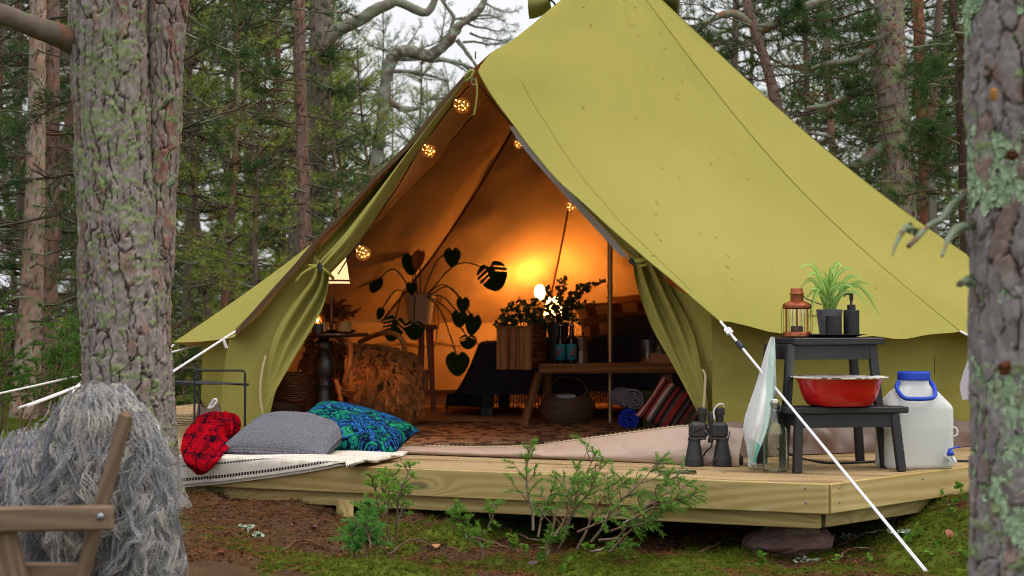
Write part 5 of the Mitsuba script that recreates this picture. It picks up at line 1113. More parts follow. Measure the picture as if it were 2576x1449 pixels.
def hairs(pos, nor, rng, ln, r, c0, c1, grav=.6, curl=.3, k=7, sides=3, freq=7.0, tipc=None, clump=7, tight=.10):
    """wavy locks that leave a hide along nor and fall; strands gather in locks"""
    N = len(pos); G_ = max(1, N // clump); pick = rng.integers(0, G_, N); rep = lambda x: x[pick]
    s = np.linspace(0, 1, k); gd = nrm(nor[:G_] + rng.normal(size=(G_, 3)) * .30); gl = ln * rng.uniform(.6, 1.2, (G_, 1, 1))
    gdown = np.array([0, 0, -1.0])
    gp = pos[:G_, None] + gd[:, None] * gl * (s - .55 * grav * s ** 2)[None, :, None] + gdown * gl * grav * (s ** 1.5)[None, :, None]
    a = perp(gd, rng); b = np.cross(gd, a); ph = rng.uniform(0, 6.28, (G_, 1)); f = freq * rng.uniform(.5, 1.4, (G_, 1)); w = gl[..., 0] * curl * s[None] ** .8 * .5 * rng.uniform(.3, 1.3, (G_, 1))
    gp = gp + a[:, None] * (w * np.sin(f * s + ph))[..., None] + b[:, None] * (w * np.cos(f * s + ph * 1.7))[..., None]
    off = rng.normal(size=(N, 1, 3)) * ln * tight; sp = (.9 - .65 * s + .25 * s ** 3)[None, :, None]
    p = rep(gp) + off * sp + rng.normal(size=(N, k, 3)) * ln * .012 * s[None, :, None]
    rr = r * rng.uniform(.6, 1.3, (N, 1)) * (1 - .75 * s ** 2)[None]
    gg = tubesN(p, rr, sides); t = rep(rng.uniform(0, 1, (G_, 1, 1))) * .7 + .3 * rng.uniform(0, 1, (N, 1, 1))
    c = np.broadcast_to(c0 * (1 - t) + c1 * t, (N, k, 3)).copy()
    if tipc is not None: c = c + (tipc - c) * (rep(rng.uniform(0, 1, (G_, 1, 1))) ** 2) * .8
    gg.c = np.repeat(c.reshape(-1, 3), sides, 0); return gg
def hide(own, S, rng, N, ln, r, c0, c1, base, grav=.6, curl=.3, sidesurf=1, lift=1.0, mat='matte', **kw):
    """a skin through the sheet of points S with locks all over its outer face"""
    part(own, 'skin', grid(S).col(base), 'matte')
    n, m = S.shape[:2]; i = rng.uniform(0, n - 1.001, N); j = rng.uniform(0, m - 1.001, N); a, b = i.astype(int), j.astype(int); fi, fj = (i - a)[:, None], (j - b)[:, None]
    pos = S[a, b] * (1 - fi) * (1 - fj) + S[a + 1, b] * fi * (1 - fj) + S[a, b + 1] * (1 - fi) * fj + S[a + 1, b + 1] * fi * fj
    nn = np.cross(S[a + 1, b] - S[a, b], S[a, b + 1] - S[a, b]); nn = nrm(nrm(nn) * sidesurf * lift - [0, 0, 1 - lift])
    part(own, 'wool', hairs(pos, nn, rng, ln, r, c0, c1, grav, curl, **kw), mat, kind='stuff')
rng = np.random.default_rng(12)
sk = thing('brown_sheepskin', 'shaggy brown sheepskin hanging over the seat of the right rattan chair', 'sheepskin')
def sheet(rows, n, m, bulge, seed, amp=.02):
    """rows: each a list of (u, v, Y) from left to right"""
    R_ = np.array([resample(spline(np.array([P(*q) for q in r]), 40), m) for r in rows]); k_ = np.linspace(0, len(rows) - 1, n)
    S = np.stack([spline(R_[:, j], n) for j in range(m)], 1); s = np.linspace(0, 1, m)[None]; h = np.linspace(0, 1, n)[:, None]
    S[..., 1] -= bulge * np.sin(np.pi * s) * np.sin(np.pi * h) ** .5
    S += (nz(S.reshape(-1, 3), 7, seed, 3).reshape(n, m)[..., None] - .5) * amp * 2
    return S
S = sheet([[(880, 868, 10.75), (960, 872, 10.78), (1035, 890, 10.8)], [(878, 880, 10.45), (960, 885, 10.4), (1046, 905, 10.5)], [(892, 930, 10.28), (970, 935, 10.26), (1056, 945, 10.38)], [(900, 975, 10.25), (975, 985, 10.24), (1058, 1000, 10.36)], [(908, 1005, 10.25), (970, 1010, 10.25), (1020, 1030, 10.3), (1052, 1040, 10.36)]], 30, 30, .05, 3)
hide(sk, S, rng, 5200, .075, .0030, L(128, 88, 52), L(196, 142, 88), L(84, 56, 34), grav=.75, curl=.32)
sk2 = thing('brown_sheepskin', 'dark brown sheepskin behind the turned table pedestal', 'sheepskin')
S = sheet([[(772, 866, 10.9), (815, 858, 11.0), (868, 872, 10.9)], [(764, 900, 10.6), (815, 895, 10.6), (868, 900, 10.6)], [(768, 940, 10.6), (815, 945, 10.55), (866, 950, 10.6)], [(780, 990, 10.65), (815, 1000, 10.6), (850, 990, 10.62)]], 22, 22, .05, 4)
hide(sk2, S, rng, 2600, .07, .0032, L(96, 62, 36), L(156, 106, 62), L(70, 44, 26), grav=.75, curl=.32)
pg_ = thing('dried_plumes', 'fluffy dried grass plumes behind the tray on the round table', 'dried grass')
pp_ = rng.normal(size=(700, 3)) * [.055, .04, .035] + P(845, 785, 11.0); part(pg_, 'plumes', hairs(pp_, nrm(rng.normal(size=pp_.shape) * .6 + [0, 0, .8]), rng, .07, .0022, L(110, 70, 42), L(160, 110, 66), .2, .2), 'matte', kind='stuff')
part(pg_, 'stems', tubesN(np.stack([np.linspace(P(845, 990, 11.0) + [.01 * i, 0, 0], P(845, 790, 11.0) + [.02 * i, 0, 0], 5) for i in range(-3, 4)]), np.full((7, 5), .003), 4).col(L(110, 80, 50)), 'matte')
one('floor_vase', lathe([(0, FLZ), (.07, FLZ), (.085, FLZ + .1), (.06, FLZ + .26), (.05, FLZ + .3)], 20, P(845, 1000, 11.0) * [1, 1, 0]).col(L(60, 44, 34)), 'satin', 'dark floor vase holding the dried grass plumes', 'vase')
# ---- dark woven baskets at the left wall
def woven_basket(lbl, u, Y, r, h, col):
    k = thing('woven_basket', lbl, 'basket'); x = (u - CX) / FPX * Y; rows_ = []
    for i in range(int(h / .014)):
        z = FLZ + .008 + i * .014; a = np.linspace(0, 2 * math.pi, 49)[:-1]; rr = r * (1 + .06 * i * .014 / h) + .003 * np.cos(a * 12 + (i % 2) * math.pi); rows_.append(tube(np.stack([x + rr * np.cos(a), Y + rr * np.sin(a), np.full(48, z)], 1)[np.r_[0:48, 0]], .0085, 5, caps=False))
    part(k, 'weave', cat(rows_).col(col).vary(.5, 30, 3), 'satin', kind='stuff'); part(k, 'bottom', lathe([(0, FLZ + .004), (r * .99, FLZ + .004), (r * .99, FLZ + .014), (0, FLZ + .014)], 24, (x, Y, 0)).col(col), 'matte')
woven_basket('low dark woven basket on the floor behind the left door flap', 716, 9.85, .12, .19, L(84, 56, 36)); woven_basket('taller dark woven basket behind the low one at the left wall', 735, 10.4, .13, .34, L(58, 42, 32))
# ---- plant stool, pot and large-leaved climber
RW = L(136, 74, 46)
ps = thing('plant_stool', 'tall reddish wooden stool carrying the white ribbed plant pot', 'stool')
sy = 11.9; sx_ = lambda u, y=sy: (u - CX) / FPX * y; sz_ = CAM_Z - (817 - HOR) / FPX * sy
part(ps, 'seat', box((.155, .3, .035), .006, (sx_(1072), sy + .12, sz_ - .018)).col(RW).vary(.25, 30, 3), 'satin', False)
for (u0, u1, dy) in ((1076, 1092, -.02), (1062, 1058, -.02), (1080, 1084, .28), (1054, 1048, .28)):
    part(ps, 'leg', bar([sx_(u0), sy + abs(dy), sz_ - .03], [sx_(u1), sy + dy * 1.2, FLZ + .006], .032, .032, .003, up=(0, 1, 0)).col(RW).vary(.25, 30, 4), 'satin', False)
for z, a, b in ((.72, 1060, 1084), (.58, 1059, 1087)): part(ps, 'rung', bar([sx_(a), sy, z], [sx_(b), sy, z], .022, .03, .003, up=(0, 1, 0)).col(RW), 'satin', False)
for u in (1066, 1074): part(ps, 'slat', bar([sx_(u), sy, .585], [sx_(u), sy, .715], .018, .014, .002, up=(0, 1, 0)).col(RW), 'satin', False)
pt = thing('plant_pot', 'tall white ribbed plant pot on the reddish stool', 'plant pot')
pz0, pz1 = sz_ + .001, CAM_Z + (HOR - 740) / FPX * sy; px_ = sx_(1053); hh_ = pz1 - pz0
part(pt, 'body', lathe([(0, .001), (.076, .001)] + [(.078 + .030 * t + .0012 * math.sin(t * 95), .002 + t * (hh_ - .006)) for t in np.linspace(0, 1, 90)] + [(.110, hh_), (.104, hh_), (.1, hh_ - .02), (0, hh_ - .03)], 36, (px_, sy + .12, pz0)).col(L(206, 196, 176)), 'satin')
mo = thing('monstera', 'large leaved trailing monstera plant growing from the white pot', 'plant')
def heart(w, h, slits=0, seed=0):
    a = np.linspace(0, 2 * math.pi, 60, endpoint=False); r = 1 - .16 * np.cos(a) ** 8 * (np.cos(a) > 0)
    x = .5 * w * np.sin(a) * (1 - .12 * np.cos(a)); y = np.where(np.cos(a) > 0, .30 * np.cos(a) - .17 * np.exp(-(np.sin(a) / .25) ** 2), .62 * np.cos(a) * (.72 + .28 * np.abs(np.cos(a)) ** 3)) * h
    pg = Polygon(np.stack([x, y], 1)).buffer(0)
    rg = np.random.default_rng(seed)
    for i in range(slits):
        s = 1 if i % 2 else -1; yy = h * (.12 - .14 * (i // 2)); p0, p1 = (s * w * .14, yy), (s * w * .7, yy - h * .22)
        from shapely.geometry import LineString
        pg = pg.difference(LineString([p0, p1]).buffer(h * .022 * (1 + .5 * rg.uniform())))
    if pg.geom_type != 'Polygon': pg = max(pg.geoms, key=lambda q: q.area)
    return pg
def leaf(u0, u1, v0, v1, Y, slits, seed, stem, c=L(60, 88, 46), tilt=0.0, yaw=0.0):
    w, h = (u1 - u0) * pxm(Y), (v1 - v0) * pxm(Y); pg = heart(w / max(.3, math.cos(yaw)), h, slits, seed); m = trimesh.creation.extrude_polygon(pg, .0016, engine='earcut'); v, f = trimesh.remesh.subdivide_to_size(m.vertices, m.faces, .03)
    x, y, z = v.T; z = z - 1.6 * x ** 2 / max(w, .01) * .25 - .35 * (y / h) ** 2 * h * .4
    q = np.stack([x, -z, y], 1) @ rz(yaw).T; q = q @ ry(tilt).T
    cc = P((u0 + u1) / 2, v0 + .36 * (v1 - v0), Y); g = Geo(q + cc, f).col(c).vary(.25, 16, seed)
    lk = part(mo, 'leaf', g, 'leaf', True)
    s0, s1 = P(*stem, 11.95), cc + np.array([0, 0, .05 * h]); mid = (s0 + s1) / 2 + [0, -.03, .05 + .04 * (seed % 3)]
    part(mo, 'stem', tube(spline(np.array([s0, mid, s1]), 20), .0045, 6).col(L(60, 62, 36)), 'satin')
leaf(1116, 1159, 617, 673, 11.7, 0, 1, (1062, 745)); leaf(1197, 1274, 652, 736, 11.6, 5, 2, (1070, 745), tilt=-.35); leaf(1010, 1058, 628, 694, 12.0, 0, 3, (1052, 745)); leaf(1041, 1071, 622, 682, 11.75, 0, 4, (1058, 745), L(186, 140, 90), .25, .6)
leaf(1020, 1050, 706, 742, 11.8, 0, 5, (1052, 745)); leaf(1136, 1175, 774, 826, 11.6, 0, 6, (1075, 742)); leaf(1148, 1181, 742, 788, 11.75, 0, 7, (1070, 742)); leaf(1171, 1212, 784, 845, 11.55, 0, 8, (1078, 742), tilt=.2)
leaf(1155, 1200, 838, 880, 11.6, 3, 9, (1074, 742), L(62, 86, 40)); leaf(1121, 1181, 878, 948, 11.5, 0, 10, (1072, 742), L(72, 96, 44)); leaf(964, 1021, 788, 862, 11.4, 5, 11, (1040, 745), tilt=.3); leaf(1016, 1068, 802, 857, 11.35, 2, 12, (1045, 745)); leaf(948, 968, 770, 806, 12.0, 0, 13, (1036, 745), tilt=.3); leaf(930, 965, 690, 740, 12.1, 0, 14, (1042, 745), tilt=.4)
for q in ([(1100, 745, 11.7), (1092, 790, 11.7), (1098, 840, 11.7), (1092, 872, 11.7)], [(1112, 750, 11.7), (1100, 775, 11.7), (1104, 810, 11.7), (1098, 850, 11.7)]): part(mo, 'aerial_root', tube(spline(np.array([P(*a) for a in q]), 24), .003, 5).col(L(150, 100, 60)), 'matte')
# ================================================================ ON THE DECK
def tw_stripes(p, n, uv):                                # black ladder stripes woven along the rug
    v = uv.y; u = uv.x
    w = noise(u * 700, v * 500, 1.0)
    c = mix(L(206, 198, 186), L(232, 226, 216), w)
    def band(at, wd): return dr.select(dr.abs(v - at) < wd, 1.0, 0.0) * dr.select(dr.sin(u * 330) > -.35, 1.0, 0.25)
    b = dr.maximum(dr.maximum(band(.022, .0075), band(.085, .0045)), dr.maximum(band(.150, .0045), band(.215, .0035)))
    b = dr.maximum(b, dr.maximum(dr.maximum(band(.275, .0035), band(.330, .003)), dr.maximum(band(.39, .003), band(.45, .003))))
    return mix(c, L(34, 34, 40), b)
scene['rug_weave'] = two({'type': 'diffuse', 'reflectance': proc(tw_stripes)})
rug = thing('striped_rug', 'folded cream rug with black ladder stripes draped over the deck edge', 'rug')
hemline = [(440, 1233), (470, 1230), (560, 1222), (680, 1207), (780, 1192), (880, 1172), (940, 1160), (978, 1149)]
def rug_sheet(lift, shrink, n=44, m=110):
    hp = np.array(hemline, float); us = np.linspace(440, 978 - shrink, m); vs_ = np.interp(us, hp[:, 0], hp[:, 1])
    S = np.zeros((n, m, 3))
    for j, (u, v) in enumerate(zip(us, vs_)):
        base = onplane(u, v, dcr - nin * (.016 + lift), nin)     # on the front face of the deck
        edge = np.array([base[0], base[1], DZ])
        hang = max(DZ - base[2], 0.0)
        if hang <= 0:
            q = G(u, v, DZ + .004 + lift); edge = q.copy(); hang = 0
        back = .62 - .0012 * max(0, u - 820) * 2.2
        for i, k in enumerate(np.linspace(0, 1, n)):
            d = k * (hang + back)
            if d < hang:
                rd = .02; z = edge[2] - hang + d; w = max(0, 1 - (hang - d) / rd) if hang - d < rd else 0
                S[i, j] = [edge[0] + nin[0] * rd * .5 * w * w, edge[1] + nin[1] * rd * .5 * w * w, z + .006 + lift]
            else:
                e_ = d - hang; S[i, j] = [edge[0] + nin[0] * e_, edge[1] + nin[1] * e_, DZ + .008 + lift + .006 * math.sin(e_ * 22 + u * .012) * min(1, e_ * 9)]
    uv = np.stack(np.broadcast_arrays(np.linspace(0, 1.35, m)[None], (np.linspace(0, 1, n) * .74)[:, None]), -1)
    return S, uv
for lift, shrink in ((0.003, 0), (.017, 22)):
    S, uv = rug_sheet(lift, shrink); g = grid(S, uv); m_ = trimesh.Trimesh(g.v, g.f, process=False)
    if m_.face_normals.sum(0)[2] < 0: g.f = g.f[:, ::-1]; m_ = trimesh.Trimesh(g.v, g.f, process=False)
    o_ = solid_sheet(S if (grid(S).f == g.f).all() else S[:, ::-1], .010); o_.uv = np.tile(uv.reshape(-1, 2) if (grid(S).f == g.f).all() else uv[:, ::-1].reshape(-1, 2), (len(o_.v) // (S.shape[0] * S.shape[1]) + 1, 1))[:len(o_.v)]
    part(rug, 'layer', o_, 'rug_weave', True, col=False)
def tweed(p, n, uv):
    a, b = uv.x * 150, uv.y * 150; k = noise(a * 2, b * 2, 3)
    t = dr.square(dr.sin(a * 3.1)) * dr.square(dr.sin(b * 3.1))
    return mix(L(62, 64, 74), L(152, 152, 160), dr.clip(.75 * t + .55 * k - .1, 0, 1))
scene['tweed'] = two({'type': 'diffuse', 'reflectance': proc(tweed)})
gc_ = thing('grey_cushion', 'grey tweed cushion lying between the red shirt and the teal cushion', 'cushion')
part(gc_, 'cover', lump(orient(pillow(.56, .50, .18, 34, .06), P(730, 1098, 8.46), (1, -.30, -.03), (.0, -.30, .95)), .012, 6, 21), 'tweed', True, col=False)
def swirl(p, n, uv):
    x, y = uv.x * 19.0, uv.y * 19.0
    wx = x + 1.6 * noise(x * .9, y * .9, 1.1) + .8 * noise(x * 2.2, y * 2.2, 4.0); wy = y + 1.6 * noise(x * .9 + 9, y * .9, 2.1) + .8 * noise(x * 2.2 + 5, y * 2.2, 3.0)
    f1, f2, w = voronoi(wx, wy)
    ring = dr.sin(f1 * 17.0 + w * 6.0); e = f2 - f1
    c = mix(L(20, 24, 52), L(20, 112, 100), dr.select(ring > -.1, 1.0, 0.0))
    c = mix(c, L(44, 96, 176), dr.select((ring > .35) & (w > .5), 1.0, 0.0))
    c = mix(c, L(40, 138, 100), dr.select((f1 < .24) & (w < .55), 1.0, 0.0))
    c = mix(c, L(16, 20, 46), dr.select(e < .07, 1.0, 0.0))
    return c
scene['swirl_cloth'] = two({'type': 'diffuse', 'reflectance': proc(swirl)})
tc_ = thing('teal_cushion', 'teal and blue swirl-patterned cushion lying tilted at the end of the striped rug', 'cushion')
part(tc_, 'cover', orient(pillow(.57, .46, .19, 34, .08, 2.8), P(888, 1082, 8.60), (.95, -.20, -.23), (.20, -.30, .93)), 'swirl_cloth', True, col=False)
# ---- red plaid shirt
def plaid(p, n, uv):
    def st(x):
        t = x * 8.5; f = t - dr.floor(t)
        return dr.select((f > .04) & (f < .30), .62, 0.0) + dr.select((f > .42) & (f < .47), .55, 0.0) + dr.select((f > .84) & (f < .89), .55, 0.0)
    k = st(uv.x) + st(uv.y); g = noise(uv.x * 800, uv.y * 800, 1)
    return mix(mix(L(168, 12, 28), L(142, 8, 22), g), L(14, 12, 24), dr.clip(k * .95, 0, .97))
scene['plaid'] = two({'type': 'diffuse', 'reflectance': proc(plaid)})
sh = thing('plaid_shirt', 'crumpled red and black plaid flannel shirt on the striped rug beside the big pine', 'shirt')
rows = [((500, 1046, 9.0), (540, 1034, 9.05), (592, 1038, 9.05)), ((482, 1066, 8.75), (540, 1056, 8.7), (606, 1058, 8.85)), ((464, 1092, 8.6), (535, 1082, 8.52), (603, 1092, 8.75)), ((458, 1116, 8.40), (525, 1108, 8.26), (592, 1112, 8.5)), ((456, 1138, 8.20), (520, 1134, 8.12), (574, 1130, 8.26)), ((462, 1158, 8.10), (515, 1160, 8.05), (556, 1152, 8.08)), ((478, 1178, 8.06), (512, 1182, 8.03), (540, 1172, 8.05)), ((494, 1196, 8.05), (508, 1195, 8.03), (520, 1190, 8.04))]
S = sheet([[*r] for r in rows], 60, 60, .02, 31, .0)
h = np.linspace(0, 1, 60)[:, None]; s = np.linspace(0, 1, 60)[None]; fp_ = S.reshape(-1, 3)
fold_ = np.abs(nz(fp_ * [1, 1, 1.0], 9, 33, 2).reshape(60, 60) - .5) * 2; fold2 = nz(fp_, 22, 34, 2).reshape(60, 60) - .5
S[..., 1] += (.085 * (fold_ - .45) + .03 * fold2) * (1 - .6 * h); S[..., 2] += .012 * fold2
uv = np.stack(np.broadcast_arrays(s * .38 + .09 * fold_ + .12 * h, h * .46 + .08 * fold2 - .06 * s), -1)
part(sh, 'cloth', grid(S, uv), 'plaid', True, col=False)
S2 = sheet([[(560, 1036, 9.0), (585, 1040, 8.9), (604, 1056, 8.85)], [(566, 1060, 8.68), (590, 1060, 8.62), (606, 1074, 8.75)], [(568, 1090, 8.60), (588, 1088, 8.55), (596, 1100, 8.65)], [(562, 1112, 8.60), (576, 1114, 8.55), (586, 1116, 8.62)]], 30, 24, .05, 35, .014)
part(sh, 'sleeve', grid(S2, np.stack(np.meshgrid(np.linspace(0, .12, 24), np.linspace(0, .26, 30)), -1)[..., ::-1] + .3), 'plaid', True, col=False)
# ---- wire rack and the flat grate behind it
WB = L(26, 28, 32)
rk = thing('wire_rack', 'black wire shelf rack standing on the deck before the left tent wall', 'rack')
ry_f, ry_b = 8.72, 9.08
def uloop(u0, u1, vt, Y, zf): return np.array([[(u0 - CX) / FPX * Y, Y, zf], [(u0 - CX) / FPX * Y, Y, P(u0, vt + 9, Y)[2]], P(u0 + 3, vt + 2, Y), P(u0 + 10, vt, Y), P(u1 - 10, vt, Y), P(u1 - 3, vt + 2, Y), [(u1 - CX) / FPX * Y, Y, P(u1, vt + 9, Y)[2]], [(u1 - CX) / FPX * Y, Y, zf]])
part(rk, 'frame', tube(uloop(490, 617, 932, ry_f, DZ + .003), .0058, 8).col(WB), 'satin'); part(rk, 'frame', tube(uloop(378, 502, 927, ry_b, DZ + .003), .0055, 8).col(WB), 'satin')
zsh = P(560, 966, ry_f)[2]; zl = zsh
for t in np.linspace(0, 1, 9):
    a = np.array([*P(420 - 10 * (1 - t) * 0, 966, ry_b)[:2], zl]) * (1 - t) + np.array([*P(490, 966, ry_f)[:2], zl]) * t; b = np.array([*P(518, 966, ry_b)[:2], zl]) * (1 - t) + np.array([*P(628, 966, ry_f)[:2], zl]) * t
    part(rk, 'shelf_wire', tube([a, b], .0035, 6).col(WB), 'satin')
for t in (0.03, .97):
    a = np.array([*(P(420, 966, ry_b)[:2] * (1 - t) + P(518, 966, ry_b)[:2] * t), zl - .006]); b = np.array([*(P(490, 966, ry_f)[:2] * (1 - t) + P(628, 966, ry_f)[:2] * t), zl - .006]); part(rk, 'cross_wire', tube([a, b], .0045, 6).col(WB), 'satin')
gr_ = thing('wire_grate', 'flat black wire grate lying on the deck behind the wire rack', 'grate')
g0, g1, g2, g3 = G(380, 1072, DZ + .012), G(560, 1066, DZ + .012), G(545, 1042, DZ + .012), G(390, 1046, DZ + .012)
for t in np.linspace(0, 1, 7): part(gr_, 'wire', tube([g0 * (1 - t) + g3 * t, g1 * (1 - t) + g2 * t], .0028, 6).col(WB), 'satin')
for t in (0, 1): part(gr_, 'edge_wire', tube([(g0 * (1 - t) + g1 * t) - [0, 0, .006], (g3 * (1 - t) + g2 * t) - [0, 0, .006]], .003, 6).col(WB), 'satin')
# ---- binoculars
bn = thing('binoculars', 'large black binoculars standing on their front lenses on the deck', 'binoculars')
BY = 7.86; sbn = pxm(BY); BLK = L(30, 31, 35)
for s_, uc in ((-1, 1746), (1, 1816)):
    x = (uc - CX) / FPX * BY
    part(bn, 'objective', lathe([(0, .001), (.042, .001), (.0425, .002), (.0425, .036), (.040, .038), (.040, .04), (.0385, .048), (.027, .115), (.027, .118), (.030, .119), (.030, .128), (.024, .129)], 36, (x, BY, DZ)).col(BLK), 'satin')
    part(bn, 'prism_housing', box((.086, .058, .080), .016, (x - s_ * .018, BY, DZ + .166)).col(BLK), 'satin', False)
    part(bn, 'housing_band', box((.080, .060, .012), .005, (x - s_ * .014, BY, DZ + .130)).col(L(22, 23, 26)), 'satin', False)
    xe = (({-1: 1767, 1: 1810}[s_]) - CX) / FPX * BY
    part(bn, 'eyepiece', lathe([(.017, .205), (.018, .210), (.018, .235), (.021, .237), (.0225, .240), (.0225, .258), (.021, .260), (.021, .262), (.0225, .264), (.0225, .268), (.018, .270), (.0, .267)], 30, (xe, BY, DZ)).col(L(24, 25, 28)), 'satin')
part(bn, 'hinge', cat([lathe([(0, .11), (.013, .11), (.013, .13), (.011, .13), (.011, .20), (.013, .205), (.0135, .235), (.011, .24), (.011, .25), (0, .252)], 20, ((1787 - CX) / FPX * BY, BY - .008, DZ)), box((.08, .02, .03), .004, ((1784 - CX) / FPX * BY, BY, DZ + .16))]).col(BLK), 'satin')
part(bn, 'strap', solid_sheet(np.stack([spline(np.array([P(1740, 1090, 7.6), P(1768, 1078, 7.47), P(1788, 1098, 7.46), P(1792, 1122, 7.46), P(1778, 1138, 7.5), P(1770, 1150, 7.52)]), 30), spline(np.array([P(1744, 1090, 7.6), P(1770, 1084, 7.46), P(1786, 1102, 7.45), P(1789, 1122, 7.45), P(1776, 1134, 7.49), P(1768, 1146, 7.51)]), 30)], 1), .002).col(L(16, 16, 20)), 'satin')
part(bn, 'strap', tube(spline(np.array([P(1836, 1085, 7.5), P(1830, 1110, 7.49), P(1812, 1140, 7.49), P(1790, 1162, 7.48), P(1772, 1170, 7.48)]), 30), .003, 6).col(L(16, 16, 20)), 'satin')
part(bn, 'lens_cap', lathe([(0, 0), (.03, 0), (.034, .008), (.032, .03), (.02, .045), (0, .05)], 20, (0, 0, 0)).col(L(18, 18, 24)).mv([*G(1852, 1168, DZ)[:2], DZ]), 'satin')
part(bn, 'cord', tube(spline(np.array([P(1797, 1054, 7.5), P(1795, 1036, 7.5), P(1802, 1022, 7.5), P(1812, 1016, 7.5), P(1820, 1018, 7.52), P(1822, 1024, 7.54)]), 30), .0032, 6).col(L(222, 222, 226)), 'satin')
# ---- telephone
phn = thing('phone', 'bronze-edged smartphone lying screen up at the front edge of the deck', 'phone')
pc = G(1704, 1190, DZ); ang_ = -.28
def rrect(w, h, r): return sbox(-w / 2 + r, -h / 2 + r, w / 2 - r, h / 2 - r).buffer(r, 6)
def flatobj(poly, z0, z1): e = extrude(poly, z1 - z0); e.v = e.v @ rz(ang_).T + [pc[0], pc[1] + .0, z0]; return e
part(phn, 'body', flatobj(rrect(.158, .078, .011), DZ + .001, DZ + .0105).col(L(96, 84, 66)), 'metal', False)
part(phn, 'case', flatobj(rrect(.162, .082, .012), DZ + .001, DZ + .0065).col(L(92, 80, 62)), 'satin', False)
part(phn, 'screen', flatobj(rrect(.154, .074, .010), DZ + .0105, DZ + .0112).col(L(18, 22, 22)), 'gloss', False)
pe = rz(ang_) @ np.array([.0, -.0405, 0]); px2 = rz(ang_) @ np.array([1.0, 0, 0])
rt = rz(ang_) @ np.array([.0812, -.006, 0]); part(phn, 'port', box((.0012, .012, .004), .0005).lin(rz(ang_)).mv([pc[0] + rt[0], pc[1] + rt[1], DZ + .0042]).col(L(14, 14, 14)), 'satin', False)
# ---- clear swing-top bottle
scene['green_glass'] = {'type': 'dielectric', 'int_ior': 1.5, 'specular_transmittance': {'type': 'rgb', 'value': [.985, .997, .988]}}
cb = thing('glass_bottle', 'clear glass bottle with white swing stopper beside the black step stool', 'bottle')
bq = G(1950, 1187, DZ); ko = 1.06
prof = [(0, .001), (.049, .001), (.0545, .006), (.0545, .165), (.052, .185), (.040, .215), (.024, .245), (.0165, .275), (.0160, .292), (.0185, .294), (.0185, .302), (.0155, .304), (.0120, .303), (.0125, .275), (.020, .245), (.036, .214), (.0485, .183), (.0505, .165), (.0505, .010), (.046, .007), (0, .0065)]
part(cb, 'body', lathe(prof, 40, (bq[0], bq[1], DZ + .001)), 'green_glass', True, col=False)
part(cb, 'stopper', lathe([(.0115, .300), (.013, .305), (.0135, .318), (.011, .322), (0, .323)], 20, (bq[0], bq[1], DZ)).col(L(222, 220, 214)), 'gloss')
wr = [[-.020, 0, .268], [-.024, 0, .285], [-.019, 0, .312], [0, -.0, .3175], [.019, 0, .312], [.024, 0, .285], [.020, 0, .268]]
part(cb, 'wire_bail', cat([tube(spline(np.array(wr) + [bq[0], bq[1] - .006, DZ], 30), .0016, 5), tube([[bq[0] + .0175 * math.cos(a), bq[1] + .0175 * math.sin(a), DZ + .272] for a in np.linspace(0, 6.28, 24)], .0015, 5)]).col(L(190, 190, 190)), 'metal')
# ---- step stool
st = thing('step_stool', 'worn black wooden step stool standing on the deck corner', 'step stool')
SB = L(34, 34, 38)
def sb_(nm, g): 
    n = nz(g.v, 40, 7, 3)[:, None]; g.col(SB); g.c = g.c * (.75 + .6 * n) + np.where(n > .70, .05, 0); part(st, nm, g, 'satin', False)
fl, fr = G(2005, 1190, DZ), G(2268, 1186, DZ); bl, br = G(1904, 1166, DZ), G(2152, 1165, DZ)
ax = nrm(fr - fl); ay = nrm(np.cross([0, 0, 1.0], ax)); up3 = np.array([0, 0, 1.0])
O = fl.copy()                                            # stool coordinates: along the front, backwards, up
def SP(a, b, z): return O + ax * a + ay * b + up3 * (z)
wS = np.linalg.norm(fr - fl); zt_ = .592; zs_ = .288
dS = .50
lw = .036
# the top and the step
def slab(nm, a0, a1, b0, b1, z, th): 
    g = box((a1 - a0, b1 - b0, th), .004); g.v = SP((a0 + a1) / 2, (b0 + b1) / 2, z - th / 2) + g.v @ np.stack([ax, ay, up3]); sb_(nm, g)
slab('top', .035, wS * .955, .14, .50, zt_, .030)
slab('step', -.045, wS + .03, -.015, .165, zs_, .028)
for a0, a1 in ((.0, .012), (wS, wS - .03)): sb_('leg', bar(SP(a0, 0, 0), SP(a1, .01, zs_ - .028), lw, lw, .003, up=ay))
for a0, a1 in ((-.012, .028), (wS - .015, wS - .070)): sb_('leg', bar(SP(a0, .155, 0), SP(a1, .175, zt_ - .03), lw, lw, .003, up=ay))
for a0, a1 in ((-.02, .02), (wS - .005, wS - .055)): sb_('leg', bar(SP(a0, dS, 0), SP(a1, .465, zt_ - .03), lw, lw, .003, up=ay))
sb_('apron', bar(SP(.03, .17, zt_ - .065), SP(wS - .07, .17, zt_ - .065), .018, .066, .002))
sb_('apron', bar(SP(.03, .46, zt_ - .065), SP(wS - .07, .46, zt_ - .065), .018, .066, .002))
sb_('apron', bar(SP(.02, .17, zt_ - .065), SP(.02, .46, zt_ - .065), .018, .066, .002)); sb_('apron', bar(SP(wS - .06, .17, zt_ - .065), SP(wS - .06, .46, zt_ - .065), .018, .066, .002))
sb_('apron', bar(SP(.01, .012, zs_ - .060), SP(wS - .02, .012, zs_ - .060), .018, .062, .002))
sb_('side_rail', bar(SP(.0, 0, zs_ - .058), SP(-.0, .48, zs_ - .058), .018, .05, .002)); sb_('side_rail', bar(SP(wS - .02, 0, zs_ - .058), SP(wS - .03, .48, zs_ - .058), .018, .05, .002))
